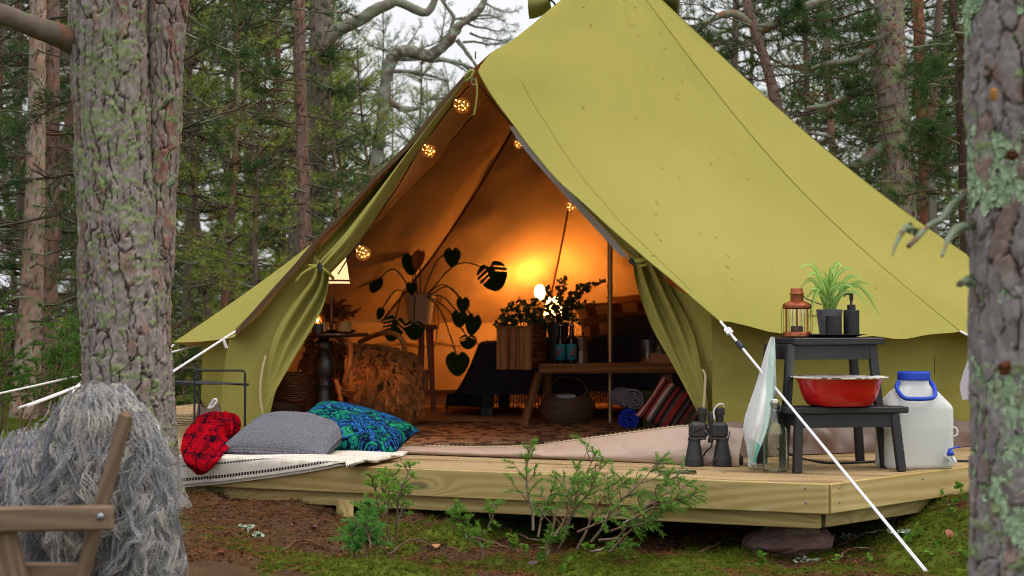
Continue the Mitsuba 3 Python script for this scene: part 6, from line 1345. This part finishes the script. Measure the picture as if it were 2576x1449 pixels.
# moss caught by the front foot
mp = SP(wS, 0, .004) + np.random.default_rng(3).normal(size=(30, 3)) * [.018, .01, .002]
part(deck, 'moss_scrap', needles(mp, nrm(np.random.default_rng(4).normal(size=(30, 3)) + [0, 0, 1]), 6, .014, .002, 1.3, np.random.default_rng(5), L(60, 76, 30), L(104, 112, 50), .004), 'matte', kind='stuff')
# ---- basin
bsn = thing('enamel_basin', 'red enamel wash basin with a chipped white rim on the stool step', 'basin')
bc = SP(wS * .46, .075, zs_ + .001); R0 = 123 * pxm(7.6) 
part(bsn, 'bowl', lathe([(0, .002), (.125, .002), (.142, .008), (.160, .03), (.172, .062), (.182, .10), (.192, .124)], 56, bc).col(L(186, 22, 22)), 'gloss')
rim = lathe([(.192, .124), (.2150, .128), (.2165, .1305), (.2150, .1325), (.191, .128), (.178, .098), (.165, .055), (.14, .012), (0, .006)], 90, bc).col(L(222, 216, 208))
n_ = nz(rim.v, 55, 5, 2); rr_2 = np.linalg.norm(rim.v[:, :2] - bc[:2], axis=1); rim.c[(n_ > .58) & (rr_2 > .206)] = L(50, 38, 34); part(bsn, 'rim', rim, 'gloss', label='white inside and chipped white rim')
# ---- tray and what stands on the stool top
tcx = lambda u, b: SP(np.dot(P(u, 840, 7.85) - O, ax) , b, zt_)
tr_c = SP(.285, .33, zt_ + .001)
one('round_tray', lathe([(0, .0), (.10, .0), (.135, .010), (.150, .012), (.150, .014), (.133, .0125), (.10, .003), (0, .003)], 48, tr_c).col(L(54, 44, 38)), 'satin', 'thin dark metal plate under the plant pot and soap bottle on the stool', 'plate')
pot = thing('grey_pot', 'grey faceted plant pot on the plate behind the black soap bottle', 'pot')
pcx = SP(.275, .35, zt_ + .0045)
part(pot, 'body', lathe([(0, .0), (.045, .0), (.045, .0), (.062, .125), (.062, .125), (.057, .125), (.057, .125), (.055, .105), (0, .105)], 8, pcx).col(L(104, 106, 112)), 'matte', False)
part(pot, 'soil', lathe([(0, .108), (.055, .106)], 16, pcx).col(L(50, 36, 28)), 'matte')
sp = thing('spider_plant', 'green spider plant arching out of the grey pot on the stool', 'plant')
rg = np.random.default_rng(15)
for (u1, v1, hgt, w_) in ((2012, 728, .10, 1), (2008, 676, .11, 1.1), (2032, 700, .10, 1.1), (2096, 690, .11, 1.2), (2120, 676, .12, 1.1), (2148, 680, .09, 1.0), (2170, 706, .09, 1), (2195, 716, .07, .9), (2205, 756, .10, .9), (2214, 796, .14, .9), (2186, 775, .12, .8), (2038, 728, .05, 1), (2020, 762, .09, .9), (2034, 812, .12, .9), (2060, 700, .06, 1.2), (2075, 712, .08, 1.2), (2130, 712, .06, 1), (2108, 722, .05, 1.1), (2052, 738, .03, 1.1), (2160, 740, .05, 1), (2042, 780, .10, .8), (2090, 705, .07, 1.2), (2068, 680, .05, 1)):
    a = pcx + [rg.normal() * .015, rg.normal() * .015, .11]; b = P(u1, v1, 7.78 + rg.normal() * .05); n_ = 16; s = np.linspace(0, 1, n_)[:, None]
    q = a + (b - a) * s + np.array([0, 0, hgt]) * (np.sin(np.pi * s ** .85))
    wd = .0085 * w_ * (np.sin(np.pi * np.clip(s * .9 + .12, 0, 1)) ** .6); side = nrm(np.cross(nrm(np.gradient(q, axis=0)), [0, -1.0, .25])); cup_ = nrm(np.cross(side, nrm(np.gradient(q, axis=0)))) * wd * .35
    t_ = rg.uniform(); g = grid(np.stack([q - side * wd - cup_, q, q + side * wd - cup_], 1)); cc = np.stack([L(112, 168, 66), L(196, 218, 140), L(112, 168, 66)]) * (.8 + .4 * t_); g.c = np.tile(cc, (n_, 1))
    part(sp, 'leaf', g, 'leaf', True)
BLKM = L(26, 27, 31)
sd = thing('soap_dispenser', 'tall matt black pump soap bottle on the stool plate', 'soap bottle'); dcx = SP(.352, .27, zt_ + .0045)
part(sd, 'body', lathe([(0, 0), (.033, 0), (.036, .003), (.036, .118), (.033, .122), (.019, .123), (.019, .123), (.019, .146), (.017, .147), (.0055, .147), (.0055, .165), (.009, .166), (.009, .200), (.007, .203), (0, .203)], 30, dcx).col(BLKM), 'satin')
part(sd, 'nozzle', tube(spline(np.array([[0, 0, .192], [-.02, -.012, .196], [-.034, -.02, .190], [-.037, -.022, .184]]) + dcx, 12), .0045, 8).col(BLKM), 'satin')
cp = SP(.258, .245, zt_ + .0045); one('black_tumbler', lathe([(0, 0), (.034, 0), (.037, .003), (.037, .094), (.035, .096), (.033, .094), (.033, .006), (0, .006)], 30, cp).col(BLKM), 'satin', 'short matt black tumbler left of the soap bottle on the stool', 'tumbler')
# ---- copper lantern
ln = thing('copper_lantern', 'aged copper lantern with wire guards on the left of the stool top', 'lantern')
lc_ = SP(.105, .31, zt_ + .001); COP = L(176, 104, 72); kl = 1.0
def cop(nm, g, m='metal'): g.col(COP); n = nz(g.v, 60, 8, 3)[:, None]; g.c = g.c * (.45 + .9 * n); part(ln, nm, g, m)
cop('base', lathe([(0, 0), (.062, 0), (.066, .004), (.066, .010), (.064, .014), (.064, .022), (.060, .026), (.05, .026), (0, .026)], 10, lc_), 'metal')
cop('upper_ring', lathe([(.055, .130), (.064, .132), (.066, .136), (.066, .150), (.062, .154), (.045, .162), (.030, .168), (.030, .168), (.030, .196), (.034, .198), (.034, .203), (.028, .206), (.028, .222), (.024, .226), (0, .227)], 20, lc_))
for i in range(6):
    a = 2 * math.pi * i / 6 + .35; cop('post', tube([lc_ + [.056 * math.cos(a), .056 * math.sin(a), .02], lc_ + [.056 * math.cos(a), .056 * math.sin(a), .135]], .0042, 6))
for i in range(8):
    a = 2 * math.pi * i / 8 + .1; part(ln, 'guard_wire', tube(spline(np.array([lc_ + [r_ * math.cos(a), r_ * math.sin(a), z_] for r_, z_ in ((.064, .012), (.071, .03), (.071, .125), (.064, .140))]), 14), .0013, 4).col(L(70, 50, 42)), 'satin')
part(ln, 'glass', lathe([(.050, .026), (.050, .132)], 28, lc_), 'glass', True, col=False)
part(ln, 'candle', lathe([(0, .026), (.027, .026), (.027, .05), (.024, .052), (0, .048)], 20, lc_).col(L(40, 40, 44)), 'satin')
part(ln, 'handle', tube(spline(np.array([lc_ + q for q in ([.03, -.005, .19], [.04, -.01, .178], [.07, -.015, .165], [.11, -.012, .150])]), 16), .003, 6).col(L(60, 46, 40)), 'satin')
# ---- tea towel hanging from the stool's left edge
def tt(p, n, uv):
    x, y = uv.x, uv.y; k = dr.select((x > .03) & (x < .09), .5, 0.0) + dr.select((y > .09) & (y < .17), .5, 0.0)
    w = noise(x * 600, y * 600, 1.0); return mix(mix(L(206, 210, 210), L(228, 230, 230), w), L(74, 158, 140), dr.clip(k, 0, 1) * .9)
scene['towel_cloth'] = two({'type': 'diffuse', 'reflectance': proc(tt)})
tw2 = thing('tea_towel', 'white tea towel with green checked border hanging from the step stool', 'towel')
rows = [[(1938, 850, 7.80), (1942, 848, 7.72), (1947, 852, 7.70)], [(1924, 890, 7.84), (1938, 890, 7.66), (1950, 890, 7.72)], [(1908, 950, 7.88), (1928, 950, 7.62), (1953, 950, 7.72)], [(1890, 1010, 7.86), (1918, 1010, 7.56), (1950, 1010, 7.72)], [(1876, 1060, 7.84), (1906, 1062, 7.52), (1944, 1058, 7.72)], [(1872, 1095, 7.80), (1900, 1100, 7.52), (1938, 1085, 7.70)], [(1880, 1130, 7.78), (1898, 1138, 7.54), (1922, 1112, 7.68)], [(1886, 1160, 7.74), (1893, 1166, 7.6), (1902, 1138, 7.66)], [(1888, 1172, 7.70), (1892, 1174, 7.64), (1897, 1166, 7.66)]]
S = sheet(rows, 60, 34, .0, 41, .006); s = np.linspace(0, 1, 34)[None]; h = np.linspace(0, 1, 60)[:, None]
S[..., 1] += .05 * np.sin(s * 12 + h * 2.2) * (.35 + .8 * h) + .02 * np.sin(s * 27 + 4 * h) * h; S[..., 0] += .008 * np.sin(h * 11 + s * 4) * h
part(tw2, 'cloth', grid(S, np.stack(np.broadcast_arrays(.32 * (1 - s) + .10 * h * 0 + .05 * np.sin(s * 15) * h, .45 * (1 - h) + .18 * np.abs(s - .5)), -1)), 'towel_cloth', True, col=False)
# ---- water container
wc = thing('water_container', 'half-full translucent plastic water container with blue lid and tap', 'water container')
wl, wr2 = G(2216, 1180, DZ), G(2396, 1168, DZ); wx = nrm(wr2 - wl); wx = nrm(np.array([.985, .17, 0])); wy = np.array([-wx[1], wx[0], 0]); ww, wd2 = .318, .20
wcen = (G(2322, 1181, DZ) + wy * (wd2 / 2)) * [1, 1, 0]
def rlevel(w, d, r, z, k=10):
    z = z * ZK
    a = np.linspace(0, 2 * math.pi, 4 * k + 1)[:-1]; r = min(r, w / 2 - .001, d / 2 - .001); cx_, cy_ = np.sign(np.cos(a + 1e-6)) * (w / 2 - r), np.sign(np.sin(a + 1e-6)) * (d / 2 - r)
    x, y = cx_ + r * np.cos(a), cy_ + r * np.sin(a); return wcen + x[:, None] * wx + y[:, None] * wy + np.array([0, 0, DZ + z])
def loft(levels, close=True):
    n = len(levels[0]); S = np.array(levels); idx = np.arange(len(levels) * n).reshape(len(levels), n); i2 = np.concatenate([idx, idx[:, :1]], 1)
    q = np.stack([i2[:-1, :-1], i2[:-1, 1:], i2[1:, 1:], i2[1:, :-1]], -1).reshape(-1, 4); f = np.vstack([q[:, [0, 1, 2]], q[:, [0, 2, 3]]]); v = S.reshape(-1, 3)
    for r, fl_ in ((0, True), (len(levels) - 1, False)):
        c = len(v); v = np.vstack([v, S[r].mean(0)]); j = np.arange(n) + r * n; tri = np.stack([j, np.roll(j, -1), np.full(n, c)], 1); f = np.vstack([f, tri[:, ::-1] if fl_ else tri])
    return Geo(v, f)
ZK = 1.085
lv = [(ww - .03, wd2 - .03, .03, .0), (ww - .008, wd2 - .008, .035, .006), (ww, wd2, .038, .022), (ww, wd2, .038, .12), (ww, wd2, .038, .245), (ww - .006, wd2 - .006, .045, .262), (ww - .03, wd2 - .03, .06, .282), (ww - .10, wd2 - .06, .06, .318), (.155, .13, .062, .340), (.135, .125, .060, .350), (.132, .124, .060, .378)]
part(wc, 'body', loft([rlevel(*q) for q in lv]).col([.86, .88, .88]), 'leaf', True)
part(wc, 'water', loft([rlevel(q[0] - .012, q[1] - .012, q[2], q[3] + .003) for q in lv[:4]] + [rlevel(ww - .012, wd2 - .012, .036, .170), rlevel(ww - .012, wd2 - .012, .036, .1705)]).col(L(176, 172, 146)), 'gloss', True, label='cloudy water in the lower half')
BLU = L(22, 66, 190)
lid = loft([rlevel(.142, .138, .066, .368), rlevel(.146, .142, .068, .372), rlevel(.146, .142, .068, .398), rlevel(.142, .138, .066, .403)]); part(wc, 'lid', lid.col(BLU), 'satin')
hp_ = [wcen + wx * a + wy * b + [0, 0, DZ + z * ZK] for a, b, z in ((.076, -.01, .362), (.070, -.075, .330), (.040, -.115, .298), (-.055, -.118, .294), (-.092, -.100, .300), (-.098, -.04, .335), (-.078, -.01, .362))]
part(wc, 'handle', tube(spline(np.array(hp_), 50), .0095, 8).col(BLU), 'satin'); part(wc, 'handle_pin', sphere(.012, wcen + wx * .078 + wy * -.012 + [0, 0, DZ + .362], 1).col(L(220, 222, 226)), 'gloss')
tp0 = wcen + wx * .115 + wy * (-wd2 / 2) + [0, 0, DZ + .055]
part(wc, 'tap', cat([tube([tp0, tp0 - wy * .045], .014, 12), tube([tp0 - wy * .04 + [0, 0, .012], tp0 - wy * .045 + wx * .02 + [0, 0, -.022]], .009, 10)]).col(L(214, 216, 224)), 'gloss')
part(wc, 'tap_valve', cat([lathe([(0, .010), (.016, .010), (.016, .022), (.011, .024), (.010, .034), (0, .036)], 16, tp0 - wy * .036), bar(tp0 - wy * .036 + [-.008, 0, .036], tp0 - wy * .036 + wx * .045 + [0, 0, .050], .012, .006, .002)]).col(BLU), 'satin')
part(wc, 'cord_loop', tube([P(2400 + 9 * math.cos(a), 1086 + 11 * math.sin(a), 7.75) for a in np.linspace(-1.9, 2.3, 20)], .004, 6).col(L(224, 222, 220)), 'satin')
# ---- cable along the wall
one('power_cable', tube(spline(np.array([P(1958, 1128, 7.95), G(2010, 1152, DZ + .006), G(2080, 1164, DZ + .006), G(2160, 1163, DZ + .006), G(2260, 1158, DZ + .006), G(2450, 1160, DZ + .006)]), 60), .006, 7).col(L(26, 27, 32)), 'satin', 'black cable lying along the deck behind the step stool', 'cable')
# loose litter on the deck
rg = np.random.default_rng(19); lit = []
for i in range(70):
    u, v = rg.uniform(1000, 2440), rg.uniform(1150, 1215); q = G(u, v, DZ + .003)
    if loc.buffer(-.02).contains(__import__('shapely').Point(*(M2 @ (q[:2] - dcr[:2])))): a = rg.uniform(0, 6.28); l = rg.uniform(.008, .022); lit.append(bar(q, q + [l * math.cos(a), l * math.sin(a), .001], .002, .0015))
if lit: part(deck, 'litter', cat(lit).col(L(110, 74, 46)), 'matte', False, kind='stuff')
rg = np.random.default_rng(23); tl_ = []
for i in range(46):                                      # bits of bark and needles caught on the canvas
    r_, c_ = rg.integers(8, 64), rg.integers(3, SR.shape[1] - 3); q = SR[r_, c_]; n = nrm(np.cross(SR[r_ + 1, c_] - q, SR[r_, c_ + 1] - q)); n = n if n[1] < 0 else -n; t_ = nrm(SR[r_ + 1, c_] - q); d = nrm(t_ + perp(n[None], rg)[0] * .8); l = rg.uniform(.008, .035); tl_.append(bar(q + n * .003, q + n * .004 + d * l, .0025, .0015, up=n))
part(tent, 'needle_litter', cat(tl_).col(L(134, 96, 54)), 'matte', False, kind='stuff')

# ================================================================ FRONT: CHAIR, GROUND COVER, JUNIPERS
ch = thing('wooden_armchair', 'weathered low wooden folding armchair under a grey sheepskin in the left foreground', 'chair')
KY = 4.24
def wbar(nm, p, q, w, t, up, dv=0.0, **k): part(ch, nm, bar(p, q, w, t, .006, up=up, **k).uvo(p[0] * 3 + 1, p[2]), 'grey_wood', False, col=False)
a0, a1 = P(285, 1302, KY), P(-160, 1310, KY)
wbar('armrest', a0, a1, .03, .062, (0, 0, 1))
wbar('back_post', P(318, 1040, KY + .06), P(205, 1460, KY + .06), .030, .034, (1, 0, .3)); wbar('back_post', P(205, 1460, KY + .06), P(150, 1660, KY + .06), .030, .034, (1, 0, .3))
wbar('front_leg', P(2, 1338, KY + .02), P(48, 1520, KY + .02), .030, .075, (1, 0, .2))
wbar('back_post', P(318, 1040, KY + .62), P(150, 1660, KY + .62), .030, .034, (1, 0, .3)); wbar('armrest', P(285, 1302, KY + .66), P(-160, 1310, KY + .66), .03, .062, (0, 0, 1))
wbar('back_rail', P(312, 1062, KY + .06), P(312, 1062, KY + .62), .02, .06, (.3, 0, 1)); wbar('seat_rail', P(-150, 1440, KY + .06), P(214, 1440, KY + .06), .022, .05, (0, 0, 1)); wbar('front_leg', P(2, 1338, KY + .66), P(48, 1520, KY + .66), .030, .075, (1, 0, .2))
bo = P(253, 1300, KY - .0155); part(ch, 'bolt', lathe([(.0095, 0), (.0095, .002), (.007, .005), (0, .0055)], 18).lin(rx(math.pi / 2)).mv(bo).col(L(150, 156, 166)), 'metal')
gs2 = thing('grey_sheepskin', 'long-haired silver grey sheepskin thrown over the back of the foreground chair', 'sheepskin')
rng = np.random.default_rng(52)
# profile of the hide seen from the side, swept across the chair; outer side faces away from the chair's frame
prof = [(330, 1520), (335, 1420), (335, 1310), (330, 1200), (322, 1110), (310, 1055), (290, 1025), (262, 1015), (238, 1028), (222, 1060), (205, 1120), (160, 1190), (90, 1215), (10, 1225), (-90, 1235)]
def swept(prof, y0, y1, n, m, near=.0):
    c = np.array([P(u, v, KY) for u, v in prof]); c = resample(spline(c, 200), n); ys = np.linspace(y0, y1, m)
    S = np.stack([c + np.array([-.2216, 1, 0]) * (y - KY) for y in ys], 1); return S
S = swept(prof, 4.60, 5.0, 50, 20)
c_ = S.reshape(-1, 3).mean(0)
nn = np.cross(S[1:, :-1] - S[:-1, :-1], S[:-1, 1:] - S[:-1, :-1]); flip = 1 if (nn[2:8] @ np.array([1.0, 0, .5])).mean() > 0 else -1
HW0, HW1, HWT = L(92, 94, 104), L(176, 177, 184), L(222, 216, 202)
hide(gs2, S, rng, 4200, .14, .0016, HW0, HW1, L(84, 84, 92), grav=.72, curl=.34, sidesurf=flip, lift=.6, k=9, freq=10.0, tipc=HWT, tight=.075, clump=11)
# the near edge of the hide turns towards the camera: two flanks either side of the back post
def flank(rows, seed, N, ln=.17, n=34, m=26, bulge=.05, **kw):
    S = sheet(rows, n, m, bulge, seed, .012); nn = np.cross(S[1:, :-1] - S[:-1, :-1], S[:-1, 1:] - S[:-1, :-1]).reshape(-1, 3).mean(0); hide(gs2, S, rng, int(N * 1.25), ln, .0016, HW0, HW1, L(84, 84, 92), grav=.8, curl=.42, lift=.35, sidesurf=1 if nn[1] < 0 else -1, k=9, freq=10.0, tipc=HWT, tight=.075, clump=11, **kw)
flank([[(240, 1002, 4.62), (300, 1000, 4.60), (352, 1030, 4.64)], [(322, 1052, 4.54), (346, 1068, 4.50), (368, 1100, 4.58)], [(334, 1140, 4.52), (360, 1150, 4.47), (388, 1180, 4.56)], [(330, 1240, 4.52), (362, 1250, 4.47), (394, 1280, 4.56)], [(318, 1350, 4.52), (354, 1350, 4.48), (382, 1370, 4.56)], [(290, 1450, 4.54), (345, 1450, 4.50), (385, 1460, 4.58)], [(262, 1530, 4.56), (320, 1530, 4.52), (370, 1530, 4.6)]], 1, 4200)
flank([[(170, 1000, 4.64), (230, 985, 4.60), (300, 1000, 4.60)], [(158, 1030, 4.58), (225, 1010, 4.52), (296, 1040, 4.52)], [(168, 1080, 4.56), (225, 1070, 4.5), (284, 1100, 4.54)], [(176, 1140, 4.54), (220, 1140, 4.5), (268, 1160, 4.54)], [(178, 1210, 4.54), (215, 1210, 4.5), (252, 1220, 4.54)], [(176, 1280, 4.54), (205, 1280, 4.5), (232, 1290, 4.54)]], 2, 3600)
flank([[(-30, 1120, 4.75), (60, 1090, 4.75), (160, 1060, 4.72)], [(-30, 1160, 4.60), (60, 1145, 4.58), (168, 1130, 4.6)], [(-30, 1215, 4.56), (60, 1210, 4.54), (165, 1200, 4.56)], [(-30, 1270, 4.56), (60, 1270, 4.54), (160, 1275, 4.56)]], 3, 3000, .15)
flank([[(60, 1335, 4.58), (130, 1330, 4.56), (215, 1330, 4.56)], [(70, 1400, 4.56), (140, 1400, 4.54), (205, 1400, 4.56)], [(90, 1500, 4.56), (140, 1500, 4.55), (190, 1500, 4.58)]], 4, 2200, .16)
# ---- ground cover
rng = np.random.default_rng(61)
def gmask(x, y):
    p = np.stack([x, y, ground_z(x, y)], 1); m1, m2 = nz(p, 2.3, 21, 4), nz(p, 11, 22, 3)
    return mossy_at(x, y, m1, m2), p
x, y = rng.uniform(-2.1, 2.4, 60000), rng.uniform(5.9, 8.6, 60000); mk_, p = gmask(x, y)
sel = (mk_ > .47) & ((y < 7.75) | (x > 1.2) | (x < -1.4)); p = p[sel][:17000]
k_ = thing('moss', 'bright green moss cushions spread over the forest floor', 'moss'); labels[k_]['kind'] = 'stuff'
scene[k_] = shape(needles(p, nrm(rng.normal(size=p.shape) * .5 + [0, 0, 1]), 7, .020, .0042, 1.25, rng, L(62, 78, 24), L(128, 138, 52), .008), 'leaf')
x, y = rng.uniform(-2.1, 2.4, 26000), rng.uniform(6.0, 8.4, 26000); mk_, p = gmask(x, y); p = p[(mk_ < .58)]; p[:, 2] += .004
a = rng.uniform(0, 2 * np.pi, len(p)); l = rng.uniform(.02, .055, len(p)); d = np.stack([np.cos(a), np.sin(a), rng.normal(size=len(p)) * .22], 1)
pa = np.stack([p, p + d * l[:, None] * .5 + [0, 0, .003], p + d * l[:, None]], 1); g = tubesN(pa, np.full(pa.shape[:2], .0013), 3); t = rng.uniform(0, 1, len(p)); c = (L(74, 48, 34) * (1 - t[:, None]) + L(140, 96, 62) * t[:, None]); g.c = np.repeat(c, 9, 0)
k_ = thing('needle_litter', 'brown fallen pine needles scattered over the soil', 'needles'); labels[k_]['kind'] = 'stuff'; scene[k_] = shape(g, 'matte')
# soil crumbs and bark flakes
x, y = rng.uniform(-2.1, 2.3, 16000), rng.uniform(6.0, 8.3, 16000); mk_, p = gmask(x, y); p = p[mk_ < .52][:7000]; g = flakes(p, nrm(rng.normal(size=p.shape) * .5 + [0, 0, 1]), rng, .008, L(52, 36, 28), L(120, 84, 64))
k_ = thing('soil_crumbs', 'crumbs of brown soil and bark flakes on the ground', 'soil'); labels[k_]['kind'] = 'stuff'; scene[k_] = shape(g, 'matte')
# twigs, one by one
def gp_(u, v, dz=.006):
    """the point of the ground seen at a pixel"""
    d = ray(u, v); ss = np.arange(6.0, 9.4, .01); q = ORG + d * (ss / d[1])[:, None]; z = ground_z(q[:, 0], q[:, 1]); i = int(np.argmax(q[:, 2] <= z))
    return np.array([q[i, 0], q[i, 1], z[i] + dz])
for i, (a, b, c) in enumerate((((1300, 1350), (1360, 1380), (1410, 1350)), ((1180, 1360), (1260, 1392), (1340, 1412)), ((1560, 1350), (1640, 1330), (1720, 1352)), ((1760, 1395), (1840, 1375), (1900, 1398)), ((2110, 1380), (2180, 1360), (2240, 1340)), ((2100, 1420), (2140, 1400), (2200, 1390)), ((700, 1400), (760, 1380), (830, 1392)), ((980, 1402), (1040, 1376), (1100, 1390)))):
    q = spline(np.array([gp_(*a, .01), gp_(*b, .035), gp_(*c, .01)]), 16); q += np.random.default_rng(i).normal(size=q.shape) * .003
    one('fallen_twig', bark_col(tube(q, np.linspace(.006, .003, 16), 6), L(84, 64, 54), L(122, 98, 84), L(100, 70, 56), i, 20, L(140, 150, 130), .3), 'matte', ('thin fallen twig lying under the low juniper tufts', 'thin twig on the ground left of the sprawling juniper', 'fallen twig below the middle of the deck front', 'fallen twig on the bare soil left of the reddish stone', 'fallen twig on the ground just right of the stone', 'fallen twig in the moss near the guy rope', 'fallen twig on the soil left of the low juniper clump', 'fallen twig beside the foot of the small juniper')[i], 'twig', 'fallen twigs on the ground')
# stone under the deck corner
rk_c = gp_(1985, 1398, 0); rs_ = trimesh.creation.icosphere(subdivisions=5, radius=1.0); v = rs_.vertices.copy(); v *= (1 + (nz(v, 1.3, 71, 3) - .5)[:, None] * .55 + (nz(v, 7, 72, 3) - .5)[:, None] * .08)
v = v * [.185, .14, .085] ; v[:, 2] = np.maximum(v[:, 2], -.07); v = v @ ry(-.06).T + [rk_c[0], rk_c[1] - .02, rk_c[2] + .06]
g = Geo(v, rs_.faces); n = nz(v, 16, 73, 4)[:, None]; g.c = L(112, 88, 84) * (1 - n) + L(162, 132, 126) * n; tp2 = sst(.56, .66, nz(v, 26, 74, 3) + .35 * (rs_.vertices[:, 2] - .55))[:, None]; g.c = g.c * (1 - tp2) + L(156, 148, 122) * tp2
one('stone', g, 'matte', 'rounded reddish brown stone below the right corner of the deck', 'stone')
# leafy seedlings
def seedling(u, v, h, n, seed, c0=L(70, 112, 40), c1=L(128, 164, 66), size=.016):
    r = np.random.default_rng(seed); q = gp_(u, v, 0); k = thing('lingonberry', 'small oval-leaved seedling, ' + SEED_ORD[seed - 100] + ' from the left along the forest floor', 'seedling', 'small leafy seedlings in the moss')
    s = np.linspace(0, 1, 8)[:, None]; pth = q + np.array([r.normal() * .02, -.01, h]) * s + r.normal(size=(8, 3)) * .003
    part(k, 'stem', tube(pth, .0018, 5).col(L(120, 80, 60)), 'matte'); i = r.uniform(2, 7.4, n); pos = pth[i.astype(int)]; d = nrm(r.normal(size=(n, 3)) * [1, .7, .35] + [0, -.2, .35])
    part(k, 'leaves', leafdisc(n, r, pos, d, size, c0, c1, 8, .2), 'leaf', kind='stuff')
SEED_ORD = ORD
for i, (u, v, h, n) in enumerate(sorted(((1300, 1395, .10, 14), (1325, 1405, .06, 9), (1465, 1345, .20, 12), (1540, 1400, .07, 9), (1365, 1428, .07, 8), (1910, 1432, .06, 7), (2118, 1280, .06, 8), (2190, 1290, .09, 9), (2205, 1310, .05, 7), (2270, 1380, .06, 8), (2335, 1400, .07, 9), (2390, 1300, .08, 10), (2310, 1350, .05, 7), (2420, 1270, .1, 10), (1480, 1395, .06, 9), (2180, 1430, .05, 7), (2080, 1430, .05, 7), (2430, 1420, .06, 9), (2360, 1260, .06, 8), (1420, 1440, .05, 8)))): seedling(u, v, h, n, 100 + i)
# grey-green lichen clumps on the ground
for i, (u, v, r_) in enumerate(((612, 1330, .03), (640, 1352, .022), (2040, 1415, .045), (2235, 1310, .035), (2280, 1345, .035), (2130, 1355, .03), (2365, 1230, .03), (2060, 1390, .02), (1395, 1318, .03))):
    q = gp_(u, v, .004); r = np.random.default_rng(200 + i); n = 60; pos = q + r.normal(size=(n, 3)) * [r_ * .6, r_ * .5, .004] ; one('lichen_clump', flakes(pos, nrm(r.normal(size=(n, 3)) * .6 + [0, 0, 1]), r, .012, L(134, 152, 130), L(186, 200, 178)), 'matte', ('pale lichen clump on the soil near the big pine', 'smaller pale lichen clump right of the one by the big pine', 'large pale lichen clump below the stone', 'pale lichen clump in the moss below the deck side', 'pale lichen clump in the moss right of the guy rope', 'pale lichen clump left of the guy rope on the moss', 'pale lichen clump highest up by the deck side', 'tiny pale lichen clump at the right end of the stone', 'pale lichen clump under the deck front behind the juniper')[i], 'lichen', 'lichen clumps on the ground')
for i, (u, v, c) in enumerate(((793, 1334, L(120, 70, 90)), (975, 1385, L(150, 96, 84)), (1098, 1380, L(176, 128, 92)), (2160, 1335, L(140, 80, 60)), (2260, 1302, L(130, 74, 60)), (1330, 1422, L(110, 92, 100)), (2400, 1350, L(150, 100, 80)), (560, 1400, L(120, 70, 50)))):
    q = gp_(u, v, .014); r = np.random.default_rng(300 + i); one('fallen_leaf', leafdisc(1, r, q[None], nrm(r.normal(size=(1, 3)) * [1, 1, .1]), .022, c, c, 10, .35), 'matte', ('purplish fallen leaf below the left part of the deck', 'reddish fallen leaf left of the low juniper clump', 'tan fallen leaf right of the low juniper clump', 'rust-coloured fallen leaf in the moss below the deck side', 'dark red fallen leaf nearest the deck side', 'grey-purple fallen leaf at the bottom under the sprawling juniper', 'pale brown fallen leaf by the near lichen-covered trunk', 'red-brown fallen leaf at the bottom left on bare soil')[i], 'leaf', 'fallen leaves on the ground')
# ---- junipers before the deck
juniper('small juniper with two tufted stems before the left part of the deck front', [(958, 1300, -22, -105), (958, 1300, 20, -95), (985, 1370, -5, -170), (985, 1370, 50, -185), (1000, 1330, 18, -110), (935, 1330, -25, -60), (980, 1395, -60, -40)], 7.0, 51, .10, c0=L(78, 128, 48), c1=L(156, 200, 84), n2=7, nl=.019, w=.0036, sub=30, per=5, name='juniper_sapling', depth=.15)
juniper('low dense juniper clump on the ground left of the sprawling juniper', [(905, 1400, -10, -80), (920, 1405, 10, -130), (900, 1405, -15, -40), (940, 1400, 0, -60), (890, 1400, -5, -55), (930, 1380, -8, -70)], 6.85, 52, .12, c0=L(66, 124, 58), c1=L(130, 184, 92), n2=9, nl=.021, w=.0036, sub=40, per=5, name='juniper_sapling', depth=.12)
juniper('sprawling lichen-flecked juniper shrub in front of the middle of the deck', [(1330, 1330, 8, -190), (1370, 1380, 90, -200), (1400, 1390, 95, -230), (1440, 1370, 150, -150), (1480, 1360, 180, -190), (1520, 1370, 220, -160), (1400, 1350, 60, -140), (1500, 1350, 190, -90), (1350, 1350, 40, -110), (1450, 1340, 140, -60), (1430, 1340, 60, -170), (1540, 1340, 130, -40), (1380, 1400, 10, -60), (1600, 1300, 150, -70), (1580, 1330, 140, -110), (1480, 1390, 120, -20)], 6.9, 53, .13, c0=L(72, 116, 50), c1=L(142, 188, 84), n2=8, nl=.020, w=.0032, sub=19, per=5, name='juniper_sapling', depth=.3)
juniper('feathery juniper tufts on the moss between the two taller junipers', [(1180, 1380, -10, -50), (1210, 1400, 5, -60), (1160, 1350, -6, -70), (1230, 1330, 10, -60), (1140, 1330, 8, -50)], 7.0, 54, .10, c0=L(74, 118, 46), c1=L(140, 184, 78), n2=7, nl=.019, w=.0036, sub=28, per=5, name='juniper_sapling', depth=.2)
jl = rng.uniform(0, 1, (90, 2)); lp_ = np.array([P(1420 + 300 * a_, 1190 + 150 * b_ + 20 * math.sin(a_ * 9), 6.85) for a_, b_ in jl])
